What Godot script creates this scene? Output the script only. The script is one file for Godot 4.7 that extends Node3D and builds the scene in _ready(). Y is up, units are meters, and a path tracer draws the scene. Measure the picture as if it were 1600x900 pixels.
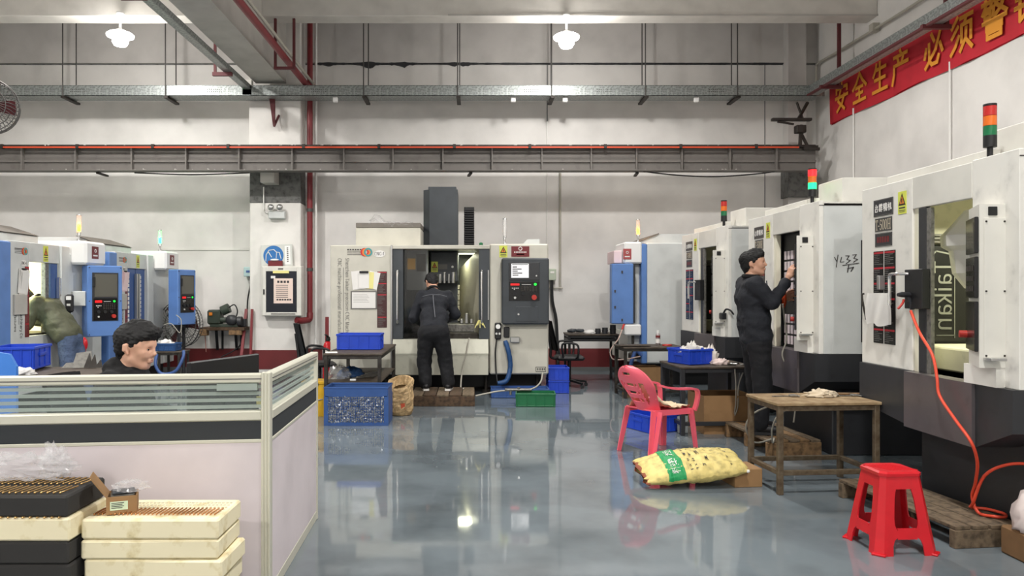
extends Node3D
# A machine workshop. Camera at the origin of the plan, 1.5 m up, looking along -Z.
# X(px, d), Y(py, d): the place at distance d that was measured at that point of the frame.
const F := 1200.0
const CX := 740.0
const CY := 455.0
const EYE := 1.5
var M := {}
var T := {}
var used := {}
var rng := RandomNumberGenerator.new()

func X(px: float, d: float) -> float: return (px - CX) * d / F
func Y(py: float, d: float) -> float: return EYE - (py - CY) * d / F
func P(px: float, py: float, d: float) -> Vector3: return Vector3(X(px, d), Y(py, d), -d)
func V(x: float, y: float, z: float) -> Vector3: return Vector3(x, y, z)

func _ready() -> void:
	rng.seed = 7
	var cam := Camera3D.new(); cam.name = "camera"
	cam.projection = Camera3D.PROJECTION_FRUSTUM
	cam.near = 0.1; cam.far = 100.0
	cam.size = 900.0 / F * cam.near
	cam.frustum_offset = Vector2(60.0 / F, 5.0 / F) * cam.near
	cam.position = Vector3(0, EYE, 0)
	add_child(cam); cam.current = true
	var e := Environment.new()
	e.background_mode = Environment.BG_COLOR
	e.background_color = Color(0.02, 0.02, 0.022)
	e.tonemap_mode = Environment.TONE_MAPPER_LINEAR
	e.tonemap_exposure = 1.56
	e.sdfgi_enabled = true; e.ssao_enabled = true; e.ssil_enabled = true
	var we := WorldEnvironment.new(); we.name = "world_environment"; we.environment = e
	add_child(we)
	materials()
	lamps()
	shell()
	overhead()
	right_machines()
	centre_machine()
	left_machines()
	back_blue_machine()
	column_things()
	partition()
	tables()
	floor_things()
	people()
	small_things()

# ---------------------------------------------------------------- naming
func numbered(called: String) -> String:
	if not used.has(called):
		used[called] = 0
		return called
	used[called] += 1
	return "%s_%03d" % [called, used[called]]
func meta(o: Node, label: String, category := "", group := "") -> void:
	if label: o.set_meta("label", label)
	if category: o.set_meta("category", category)
	if group: o.set_meta("group", group)
func thing(called: String, label: String, category: String, at := Vector3.ZERO, turn := 0.0, group := "") -> Node3D:
	var o := Node3D.new(); o.name = numbered(called); add_child(o)
	o.position = at; o.rotation.y = turn
	meta(o, label, category, group)
	return o
# children were built in world coordinates: move the node to its base and keep them where they are
func rebase(o: Node3D, at: Vector3) -> void:
	o.position = at
	for c in o.get_children():
		c.position -= at
func put(parent: Node, called: String, st: SurfaceTool, m: Material, label := "") -> MeshInstance3D:
	st.generate_normals()
	var o := MeshInstance3D.new(); o.name = called; o.mesh = st.commit(); o.material_override = null
	o.mesh.surface_set_material(0, m)
	parent.add_child(o, true)
	if label: o.set_meta("label", label)
	return o
func single(called: String, st: SurfaceTool, m: Material, label: String, category: String, at := Vector3.ZERO, group := "") -> MeshInstance3D:
	var o := put(self, numbered(called), st, m)
	o.position = at
	meta(o, label, category, group)
	return o
func struct(called: String, st: SurfaceTool, m: Material, parent: Node = self) -> MeshInstance3D:
	var o := put(parent, called, st, m)
	if parent == self: o.set_meta("kind", "structure")
	return o
func dup(o: Node3D, at: Vector3, turn: float, label: String, group := "") -> Node3D:
	var base := str(o.name)
	var i := base.rfind("_")
	if i > 0 and base.substr(i + 1).is_valid_int(): base = base.substr(0, i)
	var r: Node3D = o.duplicate(); r.name = numbered(base); add_child(r)
	r.position = at; r.rotation.y = turn
	meta(r, label, "", group)
	return r

# ---------------------------------------------------------------- geometry
func S() -> SurfaceTool:
	var st := SurfaceTool.new(); st.begin(Mesh.PRIMITIVE_TRIANGLES); st.set_smooth_group(-1)
	return st
func tri(st: SurfaceTool, a: Vector3, b: Vector3, c: Vector3) -> void:   # counter-clockwise from outside
	st.add_vertex(a); st.add_vertex(c); st.add_vertex(b)
func quad(st: SurfaceTool, a: Vector3, b: Vector3, c: Vector3, d: Vector3) -> void:
	tri(st, a, b, c); tri(st, a, c, d)
func uquad(st: SurfaceTool, a: Vector3, b: Vector3, c: Vector3, d: Vector3) -> void:  # lower left, lower right, upper right, upper left
	var v := [a, b, c, d]; var u := [Vector2(0, 1), Vector2(1, 1), Vector2(1, 0), Vector2(0, 0)]
	for i in [0, 2, 1, 0, 3, 2]:
		st.set_uv(u[i]); st.add_vertex(v[i])
func box(st: SurfaceTool, c: Vector3, s: Vector3, bev := 0.0, bas := Basis()) -> void:
	var h := s * 0.5
	var b: float = min(bev, min(h.x, min(h.y, h.z)) * 0.9)
	st.set_smooth_group(-1)
	if b <= 0.0:
		var p := []
		for i in 8: p.append(c + bas * V(h.x if i & 1 else -h.x, h.y if i & 2 else -h.y, h.z if i & 4 else -h.z))
		for f in [[4, 5, 7, 6], [1, 0, 2, 3], [5, 1, 3, 7], [0, 4, 6, 2], [6, 7, 3, 2], [0, 1, 5, 4]]:
			quad(st, p[f[0]], p[f[1]], p[f[2]], p[f[3]])
		return
	var q := {}
	for i in 8:
		var sg := V(1 if i & 1 else -1, 1 if i & 2 else -1, 1 if i & 4 else -1)
		for ax in 3:
			var e := h - V(b, b, b); e[ax] = h[ax]
			q[i * 3 + ax] = c + bas * (e * sg)
	var fl := func(arr):
		var n: Vector3 = (arr[1] - arr[0]).cross(arr[2] - arr[0])
		var m := Vector3.ZERO
		for v in arr: m += v
		m = m / arr.size() - c
		if n.dot(m) < 0: arr.reverse()
		for k in range(1, arr.size() - 1): tri(st, arr[0], arr[k], arr[k + 1])
	for ax in 3:
		var u := (ax + 1) % 3; var w := (ax + 2) % 3
		for sgn in 2:
			var base := (1 << ax) if sgn else 0
			fl.call([q[base * 3 + ax], q[(base | 1 << u) * 3 + ax], q[(base | 1 << u | 1 << w) * 3 + ax], q[(base | 1 << w) * 3 + ax]])
		for k in 4:
			var i := ((1 << u) if k & 1 else 0) | ((1 << w) if k & 2 else 0)
			var j := i | 1 << ax
			fl.call([q[i * 3 + u], q[j * 3 + u], q[j * 3 + w], q[i * 3 + w]])
	for i in 8: fl.call([q[i * 3], q[i * 3 + 1], q[i * 3 + 2]])
func bxc(st: SurfaceTool, x0: float, x1: float, y0: float, y1: float, z0: float, z1: float, bev := 0.0) -> void:
	box(st, V((x0 + x1) / 2, (y0 + y1) / 2, (z0 + z1) / 2), V(absf(x1 - x0), absf(y1 - y0), absf(z1 - z0)), bev)
func bar(st: SurfaceTool, a: Vector3, b: Vector3, w: float, h: float, bev := 0.0) -> void:   # a box beam from a to b
	var d := b - a
	var z := d.normalized()
	var up := Vector3.UP if absf(z.y) < 0.95 else Vector3.RIGHT
	var x := up.cross(z).normalized()
	box(st, (a + b) / 2, V(w, h, d.length()), bev, Basis(x, z.cross(x), z))
func ring(c: Vector3, z: Vector3, x: Vector3, r: float, n: int) -> Array:
	var y := z.cross(x)
	var o := []
	for i in n: o.append(c + (x * cos(TAU * i / n) + y * sin(TAU * i / n)) * r)
	return o
func skin(st: SurfaceTool, a: Array, b: Array) -> void:
	var n := a.size()
	for i in n:
		var j := (i + 1) % n
		quad(st, a[i], a[j], b[j], b[i])
func fan(st: SurfaceTool, a: Array, flip := false) -> void:
	for i in range(1, a.size() - 1):
		if flip: tri(st, a[0], a[i + 1], a[i])
		else: tri(st, a[0], a[i], a[i + 1])
func tube(st: SurfaceTool, pts: Array, r, n := 8, closed := false) -> void:
	var m := pts.size()
	var rings := []
	var x := Vector3.ZERO
	for i in m:
		var z: Vector3
		if closed: z = (pts[(i + 1) % m] - pts[(i + m - 1) % m]).normalized()
		else: z = (pts[min(i + 1, m - 1)] - pts[max(i - 1, 0)]).normalized()
		if x == Vector3.ZERO: x = (Vector3.UP if absf(z.y) < 0.9 else Vector3.RIGHT).cross(z)
		x = (x - z * x.dot(z)).normalized()
		rings.append(ring(pts[i], z, x, r[i] if r is Array else r, n))
	st.set_smooth_group(1)
	for i in m - 1: skin(st, rings[i], rings[i + 1])
	if closed:
		skin(st, rings[m - 1], rings[0])
	else:
		st.set_smooth_group(-1)
		fan(st, rings[0], true); fan(st, rings[m - 1])
	st.set_smooth_group(-1)
func cyl(st: SurfaceTool, a: Vector3, b: Vector3, r: float, n := 12) -> void: tube(st, [a, b], r, n)
func curve(ctrl: Array, n := 6, closed := false) -> Array:   # Catmull-Rom through the points
	var o := []
	var m := ctrl.size()
	for i in (m if closed else m - 1):
		var p0: Vector3 = ctrl[(i + m - 1) % m] if closed else ctrl[max(i - 1, 0)]
		var p1: Vector3 = ctrl[i]
		var p2: Vector3 = ctrl[(i + 1) % m]
		var p3: Vector3 = ctrl[(i + 2) % m] if closed else ctrl[min(i + 2, m - 1)]
		for k in n: o.append(p1.cubic_interpolate(p2, p0, p3, float(k) / n))
	if not closed: o.append(ctrl[m - 1])
	return o
func lathe(st: SurfaceTool, prof: Array, n: int, xf := Transform3D(), hard := false) -> void:   # [Vector2(radius, height)] from the bottom up
	var prev = null
	st.set_smooth_group(-1 if hard else 2)
	for p in prof:
		var r := []
		for i in n: r.append(xf * V(p.x * sin(TAU * i / n), p.y, p.x * cos(TAU * i / n)))
		if prev != null: skin(st, prev, r)
		prev = r
	st.set_smooth_group(-1)
func prism(st: SurfaceTool, poly: PackedVector2Array, depth: float, xf := Transform3D()) -> void:   # outline in xy, extruded 0..depth along z
	st.set_smooth_group(-1)
	var p := poly
	if Geometry2D.is_polygon_clockwise(p): p.reverse()
	var t := Geometry2D.triangulate_polygon(p)
	for i in range(0, t.size(), 3):
		var a := p[t[i]]; var b := p[t[i + 1]]; var c := p[t[i + 2]]
		if (b - a).cross(c - a) < 0:
			var s := b; b = c; c = s
		tri(st, xf * V(a.x, a.y, depth), xf * V(b.x, b.y, depth), xf * V(c.x, c.y, depth))
		tri(st, xf * V(a.x, a.y, 0), xf * V(c.x, c.y, 0), xf * V(b.x, b.y, 0))
	for i in p.size():
		var a := p[i]; var b := p[(i + 1) % p.size()]
		quad(st, xf * V(a.x, a.y, 0), xf * V(b.x, b.y, 0), xf * V(b.x, b.y, depth), xf * V(a.x, a.y, depth))
func slab(st: SurfaceTool, foot: PackedVector2Array, y0: float, y1: float) -> void:   # outline in (x, z), extruded upwards
	prism(st, foot, y1 - y0, Transform3D(Basis(V(1, 0, 0), V(0, 0, 1), V(0, -1, 0)), V(0, y1, 0)))
func ball(st: SurfaceTool, c: Vector3, r: Vector3, n := 10, bas := Basis()) -> void:
	var prev = null
	st.set_smooth_group(3)
	for k in n / 2 + 1:
		var a := PI * k / (n / 2) - PI / 2
		var rr := []
		for i in n: rr.append(c + bas * (V(cos(a) * sin(TAU * i / n), sin(a), cos(a) * cos(TAU * i / n)) * r))
		if prev != null: skin(st, prev, rr)
		prev = rr
	st.set_smooth_group(-1)
func sheet(st: SurfaceTool, nu: int, nv: int, f: Callable, uv := false, smooth := true) -> void:   # f(u, v) -> Vector3, both 0..1
	st.set_smooth_group(4 if smooth else -1)
	var g := []
	for j in nv + 1:
		for i in nu + 1: g.append(f.call(float(i) / nu, float(j) / nv))
	for j in nv:
		for i in nu:
			var k := j * (nu + 1) + i
			for q in [k, k + 1, k + nu + 2, k, k + nu + 2, k + nu + 1]:
				if uv: st.set_uv(Vector2(float(q % (nu + 1)) / nu, float(q / (nu + 1)) / nv))
				st.add_vertex(g[q])
	st.set_smooth_group(-1)
# strokes of a character ("x,y x,y;..." on a 100 grid, y down) as raised bars on a plane: o is the top left, u and v the sides
func strokes(st: SurfaceTool, s: String, o: Vector3, u: Vector3, v: Vector3, w := 9.0, deep := 0.002) -> void:
	var n0 := u.cross(-v).normalized()
	var layer := 0
	for line in s.split(";"):
		var pts := []
		for q in line.strip_edges().split(" "):
			var xy := q.split(",")
			pts.append(Vector2(float(xy[0]), float(xy[1])))
		for i in pts.size() - 1:
			var a: Vector2 = pts[i]; var b: Vector2 = pts[i + 1]
			var d := (b - a).normalized()
			var e := Vector2(-d.y, d.x) * w * 0.5
			a -= d * w * 0.35; b += d * w * 0.35
			var n := n0 * (deep + .00025 * layer); layer += 1
			var c := []
			for q in [a + e, b + e, b - e, a - e]: c.append(o + u * (q.x / 100.0) + v * (q.y / 100.0))
			if (c[1] - c[0]).cross(c[2] - c[0]).dot(n) < 0: c.reverse()
			quad(st, c[0] + n, c[1] + n, c[2] + n, c[3] + n)
			for k in 4: quad(st, c[k], c[(k + 1) % 4], c[(k + 1) % 4] + n, c[k] + n)
func text(parent: Node, s: String, high: float, xf: Transform3D, m: Material, font := "Droid Sans", wide := 1.0, called := "lettering") -> MeshInstance3D:
	var tm := TextMesh.new()
	var sf := SystemFont.new(); sf.font_names = PackedStringArray([font])
	tm.font = sf; tm.text = s; tm.font_size = 32; tm.pixel_size = high / 32.0 * 1.37; tm.depth = 0.002; tm.curve_step = 3.0
	tm.material = m
	var o := MeshInstance3D.new(); o.name = called; o.mesh = tm
	o.transform = xf * Transform3D(Basis().scaled(V(wide, 1, 1)), Vector3.ZERO)
	parent.add_child(o, true)
	return o
func face_x(at: Vector3) -> Transform3D: return Transform3D(Basis(V(0, 0, 1), V(0, 1, 0), V(-1, 0, 0)), at)    # drawn on a face that looks to -x
func face_px(at: Vector3) -> Transform3D: return Transform3D(Basis(V(0, 0, -1), V(0, 1, 0), V(1, 0, 0)), at)  # drawn on a face that looks to +x
func face_z(at: Vector3) -> Transform3D: return Transform3D(Basis(), at)                                       # drawn on a face that looks to the camera
# a flat plate in a face frame: centre, size in the frame, thickness
func plate(st: SurfaceTool, xf: Transform3D, x0: float, x1: float, y0: float, y1: float, t: float, z := 0.0, bev := 0.0) -> void:
	var c := xf * V((x0 + x1) / 2, (y0 + y1) / 2, z + t / 2)
	box(st, c, V(absf(x1 - x0), absf(y1 - y0), t), bev, xf.basis)

# ---------------------------------------------------------------- materials
func noise(sd: int, freq: float, stops: Array, size := 256, oct := 4, kind := FastNoiseLite.TYPE_SIMPLEX_SMOOTH, normal := 0.0) -> NoiseTexture2D:
	var n := FastNoiseLite.new(); n.seed = sd; n.frequency = freq; n.fractal_octaves = oct; n.noise_type = kind
	var t := NoiseTexture2D.new(); t.width = size; t.height = size; t.seamless = true; t.noise = n
	if normal > 0.0:
		t.as_normal_map = true; t.bump_strength = normal
	else:
		var g := Gradient.new()
		g.offsets = PackedFloat32Array(stops.map(func(a): return a[0]))
		g.colors = PackedColorArray(stops.map(func(a): return a[1] if a[1] is Color else Color(a[1], a[1], a[1])))
		t.color_ramp = g
	return t
func mat(c: Color, rough := 0.6, metal := 0.0, tex = null, scale := 1.0, extra := {}) -> StandardMaterial3D:
	var m := StandardMaterial3D.new()
	m.albedo_color = c; m.roughness = rough; m.metallic = metal
	if tex != null:
		m.albedo_texture = tex; m.uv1_triplanar = true; m.uv1_scale = Vector3.ONE * scale
	for k in extra: m.set(k, extra[k])
	return m
func glow(c: Color, e: float) -> StandardMaterial3D:
	return mat(c, 0.4, 0.0, null, 1.0, {"emission_enabled": true, "emission": c, "emission_energy_multiplier": e})
func glass(c: Color, a: float, rough := 0.05) -> StandardMaterial3D:
	var m := mat(Color(c, a), rough); m.transparency = BaseMaterial3D.TRANSPARENCY_ALPHA
	return m
func rgb(r: int, g: int, b: int) -> Color: return Color(r / 255.0, g / 255.0, b / 255.0)
func materials() -> void:
	T.mottle = noise(1, 0.012, [[0.0, 0.92], [0.5, 0.975], [1.0, 1.0]])
	T.grime = noise(2, 0.02, [[0.0, 0.62], [0.32, 0.9], [0.6, 1.0], [1.0, 1.0]], 512, 5)
	T.plaster = noise(3, 0.008, [[0.0, 0.92], [0.4, 0.97], [0.7, 1.0], [1.0, 1.0]], 512, 6)
	T.grime_soft = noise(22, 0.012, [[0.0, 0.88], [0.22, 0.97], [0.45, 1.0], [1.0, 1.0]], 512, 5)
	T.spangle = noise(4, 0.05, [[0.0, 0.62], [0.5, 0.85], [1.0, 1.0]], 256, 2, FastNoiseLite.TYPE_CELLULAR)
	T.grain = noise(5, 0.02, [[0.0, 0.55], [0.5, 0.85], [1.0, 1.0]], 256, 5)
	T.rust = noise(6, 0.02, [[0.0, Color(0.68, 0.62, 0.56)], [0.5, Color(0.85, 0.82, 0.78)], [1.0, Color(1, 1, 1)]], 256, 5)
	T.wave = noise(8, 0.006, [], 512, 3, FastNoiseLite.TYPE_SIMPLEX_SMOOTH, 1.2)
	T.fine = noise(9, 0.06, [], 256, 3, FastNoiseLite.TYPE_SIMPLEX_SMOOTH, 3.0)
	T.cloth = noise(10, 0.015, [], 256, 4, FastNoiseLite.TYPE_SIMPLEX_SMOOTH, 7.0)
	T.epoxy = noise(11, 0.007, [[0.0, 0.80], [0.35, 0.92], [0.65, 1.0], [1.0, 1.0]], 512, 5)
	T.foam = noise(12, 0.012, [[0.0, Color(0.72, 0.68, 0.58)], [0.22, Color(0.93, 0.91, 0.85)], [0.42, Color(1, 1, 1)], [1.0, Color(1, 1, 1)]], 512, 5)
	M.floor = mat(rgb(119, 129, 135), 0.05, 0.0, T.epoxy, 0.28, {"normal_enabled": true, "normal_texture": T.wave, "normal_scale": 0.10, "metallic_specular": 0.55})
	M.wall = mat(rgb(228, 225, 221), 0.85, 0.0, T.plaster, 0.22)
	M.wall_upper = mat(rgb(200, 196, 192), 0.9, 0.0, T.plaster, 0.3)
	M.column = mat(rgb(234, 231, 226), 0.8, 0.0, T.plaster, 0.3)
	M.concrete = mat(rgb(190, 187, 181), 0.9, 0.0, T.plaster, 0.4)
	M.beam_paint = mat(rgb(216, 212, 205), 0.9, 0.0, T.plaster, 0.4)
	M.sign_grey = mat(rgb(92, 92, 86), 0.6)
	M.concrete_dark = mat(rgb(112, 112, 110), 0.9, 0.0, T.grime, 0.8)
	M.skirt_red = mat(rgb(108, 32, 34), 0.5, 0.0, T.mottle, 0.6)
	M.skirt_grey = mat(rgb(110, 112, 112), 0.6)
	M.galv = mat(rgb(178, 184, 182), 0.42, 0.55, T.spangle, 2.2)
	M.rod = mat(rgb(84, 82, 80), 0.5, 0.5)
	M.red_pipe = mat(rgb(128, 38, 44), 0.45, 0.0, T.mottle, 1.5)
	M.red_steel = mat(rgb(96, 38, 42), 0.6, 0.0, T.mottle, 1.5)
	M.beam_steel = mat(rgb(112, 108, 104), 0.65, 0.1, T.grime_soft, 0.7)
	M.rail_orange = mat(rgb(206, 74, 40), 0.5)
	M.dark_steel = mat(rgb(58, 54, 52), 0.6, 0.3, T.rust, 1.0)
	M.cream = mat(rgb(228, 226, 218), 0.42, 0.0, T.mottle, 0.6)
	M.cream_dirty = mat(rgb(232, 230, 223), 0.45, 0.0, T.grime_soft, 0.8)
	M.vmc = mat(rgb(206, 203, 190), 0.42, 0.0, T.mottle, 0.7)
	M.vmc_steel = mat(rgb(200, 199, 184), 0.4, 0.2, T.grime_soft, 1.2)
	M.pale_grey = mat(rgb(212, 215, 213), 0.45, 0.0, T.mottle, 0.7)
	M.roof_grey = mat(rgb(120, 114, 106), 0.6, 0.0, T.mottle, 1.0)
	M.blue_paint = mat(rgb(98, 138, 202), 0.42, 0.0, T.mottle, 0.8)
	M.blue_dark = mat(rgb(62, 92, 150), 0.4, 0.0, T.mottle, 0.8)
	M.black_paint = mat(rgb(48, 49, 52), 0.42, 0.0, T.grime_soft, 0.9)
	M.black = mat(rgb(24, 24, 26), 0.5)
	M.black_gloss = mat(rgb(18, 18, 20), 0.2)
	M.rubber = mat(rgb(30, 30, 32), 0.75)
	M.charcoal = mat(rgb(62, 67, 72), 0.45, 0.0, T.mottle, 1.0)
	M.tray_steel = mat(rgb(112, 106, 108), 0.35, 0.5, T.grime_soft, 0.8)
	M.parts = mat(rgb(150, 154, 160), 0.3, 0.6)
	M.steel = mat(rgb(190, 190, 188), 0.3, 0.8)
	M.steel_dull = mat(rgb(140, 138, 132), 0.45, 0.6, T.grime, 2.0)
	M.steel_dark = mat(rgb(70, 68, 66), 0.5, 0.4, T.rust, 2.0)
	M.chrome = mat(rgb(230, 230, 230), 0.15, 0.95)
	M.inside = mat(rgb(186, 182, 162), 0.45, 0.1, T.grime_soft, 1.5)
	M.white = mat(rgb(238, 238, 236), 0.5)
	M.paper = mat(rgb(232, 230, 226), 0.8)
	M.paper_pink = mat(rgb(238, 214, 216), 0.8)
	M.paper_yellow = mat(rgb(236, 228, 150), 0.8)
	M.sticker_yellow = mat(rgb(214, 220, 90), 0.5)
	M.orange = mat(rgb(222, 130, 40), 0.5)
	M.maroon = mat(rgb(112, 28, 34), 0.4)
	M.banner = mat(rgb(196, 32, 48), 0.75, 0.0, T.mottle, 0.8)
	M.banner_gold = mat(rgb(226, 150, 44), 0.7)
	M.green_plate = mat(rgb(120, 150, 60), 0.5)
	M.blue_bin = mat(rgb(32, 72, 200), 0.4, 0.0, T.mottle, 2.0)
	M.blue_bin_dull = mat(rgb(52, 88, 150), 0.45, 0.0, T.mottle, 2.0)
	M.green_bin = mat(rgb(22, 110, 66), 0.4, 0.0, T.mottle, 2.0)
	M.yellow_bin = mat(rgb(226, 176, 24), 0.45, 0.0, T.mottle, 2.0)
	M.pink = mat(rgb(244, 104, 122), 0.38)
	M.red_plastic = mat(rgb(218, 26, 40), 0.32, 0.0, T.mottle, 2.0)
	M.wood = mat(rgb(150, 118, 82), 0.75, 0.0, T.grain, 3.0)
	M.wood_old = mat(rgb(128, 110, 88), 0.8, 0.0, T.grain, 3.0)
	M.wood_dark = mat(rgb(96, 74, 54), 0.8, 0.0, T.grain, 3.0)
	M.tabletop = mat(rgb(178, 156, 122), 0.65, 0.0, T.rust, 1.6)
	M.table_leg = mat(rgb(118, 106, 88), 0.6, 0.2, T.rust, 3.0)
	M.bench_dark = mat(rgb(92, 84, 76), 0.65, 0.1, T.rust, 2.0)
	M.card = mat(rgb(160, 124, 84), 0.85, 0.0, T.mottle, 2.0)
	M.card_dark = mat(rgb(128, 96, 62), 0.85, 0.0, T.mottle, 2.0)
	M.kraft = mat(rgb(196, 166, 122), 0.7, 0.0, T.grime, 3.0, {"normal_enabled": true, "normal_texture": T.cloth, "normal_scale": 0.8})
	M.sack = mat(rgb(232, 212, 134), 0.6, 0.0, T.grime, 1.2, {"normal_enabled": true, "normal_texture": T.cloth, "normal_scale": 0.35})
	M.sack_green = mat(rgb(24, 150, 84), 0.55)
	M.foam_cream = mat(rgb(244, 234, 200), 0.9, 0.0, T.foam, 1.3)
	M.foam_black = mat(rgb(52, 51, 50), 0.95)
	M.brass = mat(rgb(214, 176, 118), 0.3, 0.85)
	M.copper = mat(rgb(196, 140, 92), 0.3, 0.85)
	M.alu = mat(rgb(214, 212, 196), 0.4, 0.15)
	M.panel_pink = mat(rgb(232, 222, 226), 0.55, 0.0, T.mottle, 0.5)
	M.panel_black = mat(rgb(46, 50, 54), 0.6)
	M.pane = glass(Color(0.62, 0.70, 0.68), 0.10)
	M.frost = glass(Color(0.72, 0.77, 0.74), 0.62, 0.6)
	M.dark_pane = glass(Color(0.12, 0.13, 0.12), 0.45)
	M.poly = glass(Color(0.92, 0.92, 0.93), 0.13, 0.12)
	M.screen_off = mat(rgb(96, 94, 86), 0.15)
	M.screen_white = glow(Color(0.95, 0.95, 0.95), 0.42)
	M.led_red = glow(Color(1.0, 0.08, 0.10), 0.6)
	M.led_green = glow(Color(0.1, 1.0, 0.25), 0.8)
	M.btn_white = mat(rgb(210, 210, 206), 0.5)
	M.btn_red = mat(rgb(190, 50, 40), 0.45)
	M.mark_dark = mat(rgb(60, 56, 56), 0.6)
	M.text_grey = mat(rgb(110, 108, 104), 0.6)
	M.sign_blue = mat(rgb(30, 108, 176), 0.5)
	M.pipe_white = mat(rgb(232, 230, 226), 0.5)
	M.orange_red = mat(rgb(230, 84, 36), 0.4)
	M.hose_orange = mat(rgb(226, 78, 52), 0.4)
	M.hose_blue = mat(rgb(36, 80, 134), 0.55, 0.0, T.grime, 6.0)
	M.cord = mat(rgb(176, 172, 160), 0.5)
	M.skin = mat(rgb(206, 158, 132), 0.5, 0.0, null, 1.0, {"subsurf_scatter_enabled": true, "subsurf_scatter_strength": 0.08})
	M.skin_pale = mat(rgb(222, 174, 148), 0.5, 0.0, null, 1.0, {"subsurf_scatter_enabled": true, "subsurf_scatter_strength": 0.08})
	M.lip = mat(rgb(184, 118, 106), 0.45)
	M.hair = mat(rgb(13, 12, 13), 0.75, 0.0, null, 1.0, {"normal_enabled": true, "normal_texture": T.fine, "normal_scale": 0.35, "uv1_triplanar": true, "uv1_scale": V(9, 9, 9)})
	M.jacket_navy = mat(rgb(23, 26, 34), 0.85, 0.0, T.mottle, 3.0, {"normal_enabled": true, "normal_texture": T.cloth, "normal_scale": 0.7})
	M.jacket_black = mat(rgb(22, 23, 26), 0.85, 0.0, T.mottle, 3.0, {"normal_enabled": true, "normal_texture": T.cloth, "normal_scale": 0.7})
	M.jacket_olive = mat(rgb(84, 86, 66), 0.6, 0.0, T.mottle, 3.0, {"normal_enabled": true, "normal_texture": T.cloth, "normal_scale": 0.7})
	M.trousers = mat(rgb(10, 12, 18), 0.85, 0.0, T.mottle, 3.0, {"normal_enabled": true, "normal_texture": T.cloth, "normal_scale": 0.5})
	M.jeans = mat(rgb(82, 98, 128), 0.85, 0.0, T.grime, 3.0)
	M.seam = mat(rgb(92, 94, 100), 0.8)
	M.collar = mat(rgb(14, 14, 16), 0.9)

# ---------------------------------------------------------------- lamps and the room
func lamp(x: float, y: float, z: float, label: String, power := 12.0) -> void:
	var o := thing("ceiling_lamp", label, "lamp", V(x, y, z), 0.0, "hanging workshop lamps")
	var st := S()
	cyl(st, V(0, 0.12, 0), V(0, 0.40, 0), 0.02); lathe(st, [Vector2(0.0, 0.36), Vector2(0.06, 0.36), Vector2(0.06, 0.40), Vector2(0, 0.40)], 12)
	lathe(st, [Vector2(0.09, 0.07), Vector2(0.07, 0.12), Vector2(0.03, 0.14), Vector2(0, 0.14)], 16)
	put(o, "stem", st, M.white)
	st = S()
	lathe(st, [Vector2(0, -0.14), Vector2(0.09, -0.13), Vector2(0.12, -0.08), Vector2(0.13, -0.01), Vector2(0.20, 0.01), Vector2(0.21, 0.04), Vector2(0.17, 0.07), Vector2(0.08, 0.08), Vector2(0, 0.08)], 20)
	put(o, "bulb", st, glow(Color(1, 0.985, 0.96), 9.0))
	var l: Light3D = OmniLight3D.new() if power < 3.0 else SpotLight3D.new(); l.name = "bulb_light"; o.add_child(l)
	if l is SpotLight3D:
		l.rotation.x = -PI / 2; l.spot_angle = 81.0; l.spot_angle_attenuation = 0.25; l.spot_range = 40.0; l.spot_attenuation = 2.0
		st = S(); lathe(st, [Vector2(.09, .09), Vector2(.30, -.02), Vector2(.305, -.03), Vector2(.10, .10), Vector2(.06, .14)], 28); put(o, "shade", st, M.white)
	else:
		l.omni_range = 40.0; l.omni_attenuation = 2.0
	l.position = V(0, -0.03, 0); l.light_color = Color(1.0, 0.988, 0.972); l.light_energy = power
	l.light_size = 0.13; l.shadow_enabled = true
func lamps() -> void:
	lamp(X(885, 12.2), 5.50, -12.2, "glowing white lamp hanging under the cross beam above the central machine", 1.5)
	lamp(X(188, 12.2), 5.53, -12.2, "glowing white lamp hanging under the cross beam above the blue and white machines", 1.5)
	for z in [-9.2, -3.0, 3.2]:
		for x in [-5.6, 1.47]:
			lamp(x, 6.3, z, "white workshop lamp hanging " + ("next before the cross beam, " if z < -8 else "above the camera, " if z < 0 else "behind the camera, ") + ("over the aisle" if x > 0 else "over the office side"), 10.5 if z < -8 else 13.0)

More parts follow.
